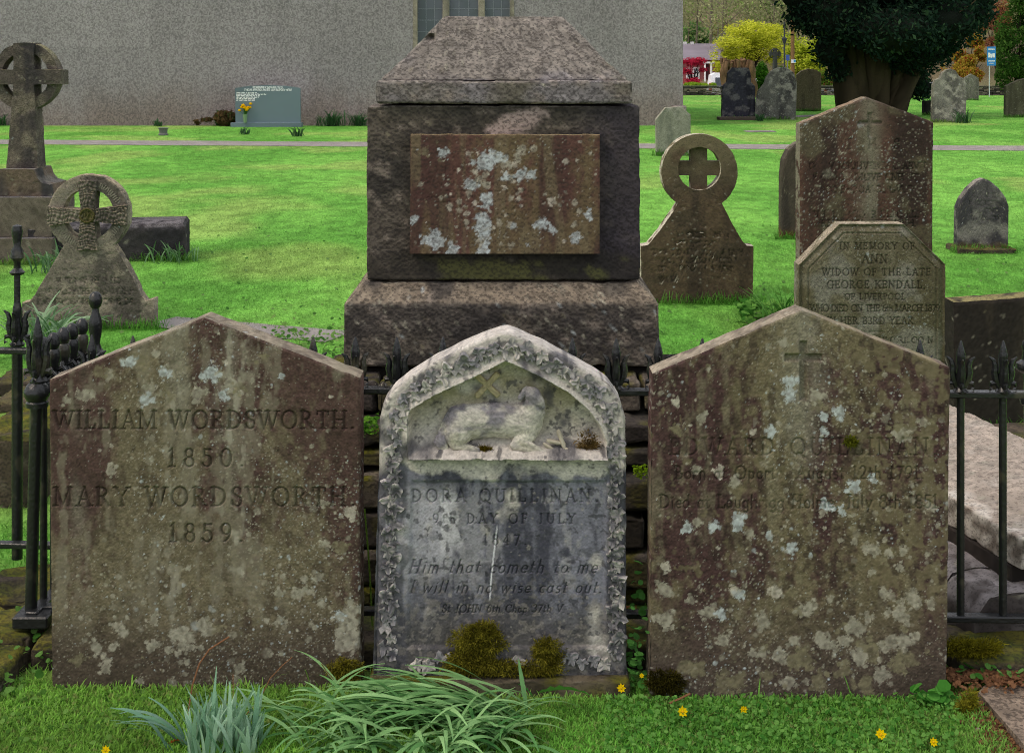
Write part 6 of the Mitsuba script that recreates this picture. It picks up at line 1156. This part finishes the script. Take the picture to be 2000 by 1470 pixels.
def leaf_clump(name, label, cat_, n, pos, az, phi, kap, L, wd, cols, S_=9, as_parts=True, bsdf='waxy_leaf', tw=.5):
    k = thing(name, label, cat_); base = np.array([pos() for _ in range(n)]); A = np.array([az() for _ in range(n)]); t = r.random(n)
    c1 = mixc(cols[0], cols[1], t); v, f, c = strips(base, A, np.array([phi() for _ in range(n)]), np.array([kap() for _ in range(n)]), np.array([L() for _ in range(n)]), wd * (.75 + .5 * r.random(n)), c1 * .75, c1, S_, .12, r.normal(0, tw, n))
    if as_parts:
        N = 2 * (S_ + 1); o_ = np.arange(S_) * 2; f1 = np.vstack([np.stack([o_, o_ + 1, o_ + 3], 1), np.stack([o_, o_ + 3, o_ + 2], 1)])
        for i in range(n): put(key(k + '__leaf'), (v[i * N:(i + 1) * N], f1), bsdf, True, c[i * N:(i + 1) * N])
    else: put(k, (v, f), bsdf, True, c); tag(k, kind='stuff')
    return k
def near_pos(px0, px1, y0, y1): return lambda: np.array([P(r.uniform(px0, px1), 0, 3.45)[0], r.uniform(y0, y1), .0])
leaf_clump('daffodil_clump', 'big clump of drooping green daffodil leaves before the white stone', 'plant', 230, near_pos(590, 1000, 3.30, 3.54), lambda: r.choice([math.pi, math.pi, 0, -1.57]) + r.normal(0, .6), lambda: .5 + .5 * r.random(), lambda: 1.0 + .8 * r.random(), lambda: r.uniform(.13, .27), .0105, (DG0, DG1), tw=.3)
leaf_clump('daffodil_clump', 'flopped green daffodil leaves lying against the foot of the white stone', 'plant', 80, near_pos(830, 1050, 3.44, 3.58), lambda: math.pi + r.normal(0, .25), lambda: .75 + .3 * r.random(), lambda: .8 + .5 * r.random(), lambda: r.uniform(.2, .36), .0105, (DG0, DG1), tw=.3)
leaf_clump('daffodil_clump', 'upright blue green daffodil leaves before the left gabled stone', 'plant', 110, near_pos(395, 520, 3.28, 3.42), lambda: r.uniform(0, 6.28), lambda: abs(r.normal(0, .22)), lambda: .2 + .5 * r.random(), lambda: r.uniform(.07, .15) + .05 * (r.random() < .1), .0105, (BG0, BG1))
leaf_clump('daffodil_clump', 'few long arching blue green leaves at the lower left', 'plant', 10, near_pos(330, 400, 3.30, 3.38), lambda: math.pi + r.normal(0, .5), lambda: .3 + .4 * r.random(), lambda: .6 + .8 * r.random(), lambda: r.uniform(.13, .22), .009, (BG0, S(130, 166, 150)))
leaf_clump('daffodil_clump', 'pale daffodil leaves behind the iron bud finials at the left', 'plant', 60, lambda: np.array([P(92, 0, 7.9)[0] + r.normal(0, .07), 7.9 + r.normal(0, .05), 0.0]), lambda: r.uniform(0, 6.28), lambda: .1 + .3 * r.random(), lambda: .9 + .9 * r.random(), lambda: r.uniform(.28, .46), .014, (S(88, 128, 84), S(170, 196, 160)))
leaf_clump('daffodil_clump', 'daffodil leaves between the wheel cross and the stepped plinth', 'plant', 40, lambda: np.array([P(104, 0, 11.1)[0] + r.normal(0, .1), 11.1 + r.normal(0, .06), 0.0]), lambda: r.uniform(0, 6.28), lambda: .1 + .4 * r.random(), lambda: .6 + .9 * r.random(), lambda: r.uniform(.18, .32), .012, (S(70, 110, 70), S(140, 170, 130)), as_parts=False)
leaf_clump('daffodil_clump', 'thin grassy leaves at the right end of the low dark tomb', 'plant', 40, lambda: np.array([P(338, 0, gy(512))[0] + r.normal(0, .12), gy(512) + r.normal(0, .05), 0.0]), lambda: r.uniform(0, 6.28), lambda: .1 + .4 * r.random(), lambda: .7 + .9 * r.random(), lambda: r.uniform(.12, .26), .010, (S(70, 110, 60), S(130, 170, 120)), as_parts=False)
leaf_clump('leafy_tuft', 'tall thin green tuft left of the octagonal topped stone', 'plant', 70, lambda: np.array([P(1538, 0, 8.6)[0] + r.normal(0, .05), 8.6 + r.normal(0, .05), 0.0]), lambda: r.uniform(0, 6.28), lambda: .1 + .4 * r.random(), lambda: .3 + .7 * r.random(), lambda: r.uniform(.2, .36), .008, (S(60, 110, 40), S(120, 170, 90)), as_parts=False)
for i, (a, b, y, n, L_, lab) in enumerate([(1836, 16, 238, 40, .45, 'daffodil leaves at the left foot of the rounded peak gravestone'), (1878, 14, 240, 40, .5, 'daffodil leaves at the right foot of the rounded peak gravestone'), (1482, 8, 236, 26, .3, 'small daffodil leaves between the slate and lichened gravestones'), (650, 22, 246, 90, .55, 'dark daffodil leaves along the church wall, right of the slate memorial'), (700, 16, 245.5, 60, .5, 'dark leaves at the church wall beside the monument'), (583, 10, 266, 30, .3, 'small leaf tuft on the verge below the slate memorial'), (480, 8, 262, 20, .22, 'tiny leaf tuft below the vase of flowers'), (430, 16, 245, 40, .32, 'green tuft at the wall left of the slate memorial'), (310, 8, 246, 20, .3, 'thin tuft at the church wall'), (5, 12, 245, 30, .5, 'leaf tuft at the church wall by the left edge'), (1808, 12, 168 + 30, 20, .3, 'tuft beneath the yew')]):
    leaf_clump('leafy_tuft', lab, 'plant', n, (lambda a, b, y: lambda: np.array([P(a, 0, gy(y))[0] + r.normal(0, b * .5) * gy(y) / F, gy(y) - .12 + r.normal(0, .06), 0.0]))(a, b, y), lambda: r.uniform(0, 6.28), lambda: .1 + .4 * r.random(), lambda: .4 + .8 * r.random(), (lambda L_: lambda: r.uniform(.5, 1) * L_)(L_), .03, (S(40, 80, 44), S(96, 130, 90)), as_parts=False)
k = thing('twiggy_shrub', 'low brown twiggy shrub against the church wall left of the slate memorial', 'shrub')
put_leaves(k, foliage([L3(440, 230, 22, 14, YC - .4), L3(405, 238, 18, 8, YC - .4), L3(385, 240, 10, 6, YC - .4)], 1600, .06, 60, (S(82, 66, 48), S(110, 90, 60), S(70, 90, 50)), gap=.5, freq=2))
# low weeds: small rounded leaves
def weeds(k_, label, n, pos, r0, r1, cols, h=.03, cat_='weeds', stuff=True, heart=False):
    p = np.array([pos() for _ in range(n)]); p[:, 2] += h * r.random(n); m_ = 7; th = np.arange(m_) * 2 * np.pi / m_; R = r0 + (r1 - r0) * r.random(n) ** 1.5
    nrm = np.stack([r.normal(0, .45, n), r.normal(-.25, .45, n), np.ones(n)], -1); nrm /= np.linalg.norm(nrm, axis=1, keepdims=True); a = np.cross(nrm, r.normal(size=(n, 3))); a /= np.linalg.norm(a, axis=1, keepdims=True); b = np.cross(nrm, a)
    rad = (1 + .18 * np.cos(th) - .35 * (np.abs(th - np.pi) < .1))[None] * R[:, None]
    v = p[:, None] + rad[..., None] * (np.cos(th)[None, :, None] * a[:, None] + np.sin(th)[None, :, None] * b[:, None]) + nrm[:, None] * (R * .12)[:, None, None] * np.cos(th * 2)[None, :, None]
    v = np.concatenate([v, p[:, None]], 1).reshape(-1, 3); i = (np.arange(n) * (m_ + 1))[:, None]; q = np.arange(m_)[None]
    f = np.stack([i + q, i + (q + 1) % m_, i + m_ + q * 0], -1).reshape(-1, 3); c = np.repeat(mixc(cols[0], cols[1], r.random(n)), m_ + 1, 0); k = key(k_); put(k, (v, f), 'leaf', color=c); tag(k, label, cat_, kind='stuff' if stuff else None); return k
def zone(px0, px1, y0, y1, z=0.0): return lambda: (lambda y: np.array([P(r.uniform(px0, px1), 0, y)[0], y, z]))(r.uniform(y0, y1))
weeds('clover_weeds', 'small round leaved weeds in the grass before the right gabled stone', 3000, zone(1180, 1870, 3.30, 3.60), .002, .0075, (S(64, 120, 46), S(126, 176, 88)), .03)
weeds('clover_weeds', 'small round leaved weeds in the grass at the lower left', 900, zone(-20, 640, 3.36, 3.66), .003, .009, (S(70, 110, 44), S(120, 160, 80)), .02)
weeds('lawn_weeds', 'scattered small dark leaves and daisies in the mown lawn', 1500, lambda: (lambda y: np.array([P(r.uniform(-20, 2020), 0, y)[0], y, .01]))(5.5 + 9 * r.random() ** 1.5), .006, .016, (S(60, 110, 46), S(120, 150, 90)), .02)
weeds('violet_leaves', 'glossy round leaves at the right foot of the right gabled stone', 22, zone(1785, 1850, 3.56, 3.60, .01), .012, .018, (S(60, 120, 44), S(96, 160, 70)), .05)
weeds('ivy_sprig', 'green ivy leaves growing between the white stone and the right gabled stone', 60, lambda: np.array([P(r.uniform(1230, 1262), 0, 3.68)[0], 3.68 + r.uniform(-.05, .1), abs(r.normal(0, .12))]), .006, .014, (S(60, 110, 44), S(100, 156, 80)), .03)
weeds('ivy_sprig', 'green weeds along the mossy kerb left of the corner post', 260, lambda: np.array([r.uniform(-1.62, -1.2), r.uniform(3.5, 4.1), r.uniform(0, .05)]), .005, .014, (S(60, 104, 40), S(110, 150, 76)), .04)
weeds('ivy_sprig', 'green weeds under the railing at the right', 240, lambda: np.array([r.uniform(1.15, 1.6), r.choice([r.uniform(3.66, 3.72), r.uniform(4.0, 4.4)]), r.uniform(0, .04)]), .006, .016, (S(56, 104, 40), S(110, 156, 80)), .03)
weeds('ivy_sprig', 'fine green leaves in the gap left of the white stone, below the rail', 130, lambda: np.array([P(r.uniform(703, 738), 0, 4.2)[0], 4.19 + r.uniform(-.02, .03), P(0, r.uniform(818, 850), 4.2)[2]]), .003, .008, (S(60, 110, 34), S(120, 170, 60)), .02)
weeds('ivy_sprig', 'bright moss and fine leaves in the gap right of the white stone', 120, lambda: np.array([P(r.uniform(1236, 1268), 0, 4.2)[0], 4.18 + r.uniform(-.02, .03), P(0, r.uniform(912, 930), 4.2)[2]]), .003, .006, (S(90, 120, 20), S(140, 170, 40)), .012)
weeds('weedy_plant', 'broad leaved green plants left of the octagonal topped stone', 260, lambda: np.array([P(r.uniform(1438, 1552), 0, 8.9)[0], 8.9 + r.normal(0, .12), abs(r.normal(0, .06))]), .012, .035, (S(50, 100, 36), S(120, 170, 80)), .06)
weeds('weedy_plant', 'straggly green plants between the left gabled stone and the monument', 420, lambda: np.array([P(r.uniform(500, 668), 0, 7.8)[0], 7.8 + r.normal(0, .35), abs(r.normal(0, .07))]), .006, .02, (S(60, 104, 44), S(130, 164, 90)), .05)
weeds('leaf_litter', 'rust brown fallen needles and leaves on the ground behind the stones and by the paving', 5200, lambda: (np.array([r.uniform(-.5, .75), r.uniform(4.0, 4.24), .002]) if r.random() < .45 else np.array([r.uniform(1.12, 1.5), abs(r.normal(0, .05)) * -1 + 3.73, .03]) if r.random() < .6 else np.array([1.165 + r.normal(0, .03), r.uniform(3.2, 3.7), .004])), .003, .008, (S(96, 68, 50), S(150, 110, 80)), .008, 'leaf litter')
# moss cushions on and beside the stones
def moss(label, px, py, rx, rz, Y, n, cols=(S(88, 84, 26), S(156, 148, 56)), out=.022):
    k = key('moss_cushion'); tag(k, label, 'moss'); q = P(px, py, Y); n_ = n; a = r.normal(size=(n_, 3)); a /= np.linalg.norm(a, axis=1, keepdims=True); a[:, 1] = -np.abs(a[:, 1]); s_ = Y / F
    nl = 9; lc = np.c_[r.uniform(-.62, .62, nl), r.uniform(-.3, .2, nl), r.uniform(-.75, .6, nl)]; lw = r.uniform(.28, .62, nl); pk = r.integers(0, nl, n_)
    rad = (.55 + .5 * r.random(n_) ** .5) * (.62 + 1.1 * (fbm(a * 3.2 + px, 3, 5) - .3)); base = q + (lc[pk] + a * lw[pk][:, None] * rad[:, None] * 1.25) * np.array([rx * s_, out, rz * s_]); base[:, 2] = np.maximum(base[:, 2], .0)
    c = mixc(cols[0], cols[1], np.clip(fbm(base * 60, 3, 3) * 1.6 - .3, 0, 1)) * (.55 + .9 * r.random(n_))[:, None]
    d = a + r.normal(0, .5, a.shape) + [0, -.2, .15]; d /= np.linalg.norm(d, axis=1, keepdims=True); sd_ = np.cross(d, r.normal(size=(n_, 3))); sd_ /= np.linalg.norm(sd_, axis=1, keepdims=True); L = .006 + .011 * r.random(n_)[:, None] ** 2
    v = np.stack([base - sd_ * .0016, base + sd_ * .0016, base + d * L], 1).reshape(-1, 3); put(k, (v, np.arange(3 * n_).reshape(-1, 3)), 'leaf', color=np.repeat(c, 3, 0)); tag(k, kind=None); return k
mc = [(940, 1262, 58, 34), (905, 1278, 50, 34), (978, 1276, 40, 34), (870, 1296, 34, 18), (940, 1236, 30, 26)]
for i, (a, b, c_, d_) in enumerate([(918, 1272, 62, 42), (1066, 1276, 40, 34)]): moss(['large olive moss cushion low on the white stone, left of the middle', 'smaller olive moss cushion low on the white stone, right of the middle'][i], a, b, c_, d_, YM - .006, 6500 if i == 0 else 3200)
moss('tall peaked top of the moss on the white stone', 944, 1238, 34, 26, YM - .006, 2600)
moss('moss running along the foot of the white stone', 985, 1302, 120, 16, YM - .006, 3600)
moss('moss cushion at the lower right corner of the left gabled stone', 672, 1308, 34, 24, YL - .006, 3000)
moss('dark moss at the lower left corner of the right gabled stone', 1300, 1332, 42, 30, YR - .004, 2600, (S(46, 44, 18), S(84, 78, 30)), .012)
moss('small moss tuft in the lettering of the right gabled stone', 1662, 860, 14, 9, YR - .002, 380, (S(86, 90, 24), S(124, 128, 40)), .006)
moss('dry brown moss on the ledge beside the carved lamb', 1150, 872, 30, 24, YM + .020, 1500, (S(92, 74, 40), S(150, 126, 80)), .012)
moss('tiny moss tuft under the carved lamb', 945, 878, 16, 9, YM + .016, 500, (S(86, 76, 20), S(120, 104, 30)), .008)
moss('moss on top of the mossy kerb at the right', 1900, 1262, 70, 20, 3.76, 5000, (S(92, 90, 20), S(140, 134, 40)), .06)
moss('yellow green moss beside the paving slab', 1880, 1390, 30, 46, 3.55, 4200, (S(110, 110, 24), S(160, 154, 56)), .05)
# flowers, dock leaf, stems, fallen leaves
def flower(label, px, py, rp, Y, tilt):
    k = thing('celandine_flower', label, 'flower'); q = P(px, py, Y); R = rp * Y / F; pet = []
    for i in range(8):
        a = i * math.pi / 4 + .2 * r.random(); d = np.array([math.cos(a), math.sin(a), .25]); s_ = np.array([-math.sin(a), math.cos(a), 0]) * R * .26
        pet.append(np.array([d * R * .12, d * R * .6 + s_, d * R * (.9 + .2 * r.random()), d * R * .6 - s_]))
    v = np.vstack(pet); M = trimesh.transformations.rotation_matrix(math.radians(tilt), [1, .2, 0])[:3, :3]; v = v @ M.T + q; i = np.arange(8) * 4; f = np.vstack([np.stack([i, i + 1, i + 2], 1), np.stack([i, i + 2, i + 3], 1)])
    put(key(k + '__petals'), (v, f), 'leaf', color=C3(S(252, 214, 14), len(v))); c_ = trimesh.creation.icosphere(1, R * .22); c_.apply_translation(q + M @ [0, 0, R * .12]); scene[key(k + '__centre')] = flatc(c_, 'matte', S(220, 170, 10), 60)
    scene[key(k + '__stem')] = flatc(tube([(q[0], q[1] + .01, 0), (q[0], q[1] + .004, q[2])], .0012, 5), 'leaf', S(80, 130, 50), 60)
for px, py, rp, lab, tl in ((1213, 1343, 9, 'yellow star flower between the white stone and the right gabled stone', 60), (1333, 1389, 11, 'yellow star flower below the left part of the right gabled stone', 55), (1452, 1384, 8, 'small yellow flower below the middle of the right gabled stone', 75), (1720, 1434, 12, 'largest yellow star flower, in the grass at the lower right', 40), (1823, 1448, 9, 'yellow flower near the paving slab', 60), (206, 1464, 9, 'yellow flower cut by the lower left edge of the picture', 60), (1253, 1318, 5, 'tiny yellow bud in the gap right of the white stone', 70)):
    flower(lab, px, py, rp, min(gy(py + 22), 3.62), tl)
dk = thing('dock_leaf', 'single broad green dock leaf at the foot of the white stone', 'plant')
def broad(p0, p1, w_, sag, k, c):
    t = np.linspace(0, 1, 12); ctr = p0 + (p1 - p0) * t[:, None] + np.array([0, 0, 1]) * (sag * np.sin(t * 2.6))[:, None]; sd_ = np.cross(p1 - p0, [0, .55, 1]); sd_ /= np.linalg.norm(sd_); wd = w_ * np.sin(np.pi * np.clip(t, .02, 1) ** .8) ** .7
    rows = [ctr + sd_ * (wd * a)[:, None] + np.array([0, 0, 1]) * (.10 * wd * (abs(a) * 2 - .3) + .003 * np.sin(t * 30) * abs(a))[:, None] for a in (-1, -.5, 0, .5, 1)]; v = np.stack(rows, 1).reshape(-1, 3); i, j = np.meshgrid(np.arange(11), np.arange(4), indexing='ij'); q = np.stack([i * 5 + j, (i + 1) * 5 + j, (i + 1) * 5 + j + 1, i * 5 + j + 1], -1).reshape(-1, 4)
    cc_ = np.broadcast_to(np.asarray(c), v.shape) * (.85 + .3 * nz(v * 120, 3))[:, None]; put(k, (v, q), 'waxy_leaf', True, cc_)
broad(P(1052, 1352, 3.55), P(1152, 1362, 3.52), .030, .016, key(dk + '__leaf'), S(96, 160, 70)); broad(P(1012, 1335, 3.58), P(1046, 1372, 3.55), .016, .01, key(dk + '__leaf'), S(70, 130, 60))
k = thing('leaf_spike', 'single upright green leaf in front of the moss on the white stone', 'plant'); broad(P(1030, 1392, 3.50), P(1012, 1283, 3.50), .006, 0, k, S(130, 180, 120))
for lab, pts, rr_ in (('curved reddish dead stem before the left gabled stone', [(366, 1418), (368, 1380), (372, 1345), (384, 1305), (402, 1280), (440, 1258)], .0019), ('thin dead stem leaning right before the left gabled stone', [(480, 1395), (505, 1370), (525, 1330), (548, 1308), (566, 1295)], .0013), ('short dead stem at the lower right of the left gabled stone', [(628, 1295), (636, 1312), (650, 1332)], .0012), ('thin dead stem standing among the blue green leaves', [(455, 1380), (454, 1350), (452, 1322)], .0009), ('tall thin green stem in the gap left of the white stone', [(728, 1240), (722, 1130), (716, 1060), (710, 1000)], .0022), ('pale twig lying in the grass before the right gabled stone', [(1308, 1372), (1330, 1366), (1350, 1360)], .0025)):
    Yq = 3.50 if 'gap' not in lab else 3.95
    if 'twig' in lab: Yq = 3.56
    k = thing('dead_twig' if 'green stem' not in lab else 'wild_plant', lab, 'twig' if 'green stem' not in lab else 'plant'); scene[k] = flatc(tube([P(a, b, Yq) + [0, .01 * i, 0] for i, (a, b) in enumerate(pts)], rr_, 6), 'matte', S(128, 88, 62) if 'green stem' not in lab else S(96, 130, 40), 60)
for lab, px, py, sz, c in (('orange red dead leaf in the grass at the lower left', 345, 1452, .020, S(206, 92, 56)), ('brown curled dead leaf right of the green daffodil clump', 1040, 1447, .022, S(112, 74, 58)), ('small brown dead leaf before the right gabled stone', 1395, 1398, .012, S(120, 92, 66)), ('brown leaf by the reddish stem', 380, 1418, .016, S(140, 98, 76)), ('tan leaf at the left foot of the right gabled stone', 1262, 1368, .010, S(150, 120, 96)), ('pale fallen petal on the moss by the paving slab', 1908, 1428, .006, S(214, 208, 190))):
    k = thing('fallen_leaf', lab, 'leaf'); q = P(px, py, min(gy(py + 8), 3.6)); broad(q + [-sz, 0, 0], q + [sz, -.004, .004], sz * .45, .008, k, c)

# ------------------------------------------------------------------ groups of look-alikes
GROUPS = {'gravestone': 'gravestones standing in the churchyard', 'headstone': 'broad gabled front headstones', 'celandine_flower': 'yellow star flowers in the front grass', 'daffodil_clump': 'clumps of daffodil leaves', 'leafy_tuft': 'tufts of leaves in the lawn and at the wall',
          'moss_cushion': 'moss cushions on the stones and kerbs', 'fallen_leaf': 'fallen leaves in the front grass', 'dead_twig': 'dead stems and twigs before the front stones', 'parked_car': 'cars parked beyond the wall', 'railing': 'iron railings of the plot', 'stone_kerb': 'stone kerbs round the plot', 'railing_post': 'iron posts of the railings'}
for k, d in labels.items():
    base = k[:-4] if k[-4:-3] == '_' and k[-3:].isdigit() else k
    if base in GROUPS and 'category' in d: d['group'] = GROUPS[base]
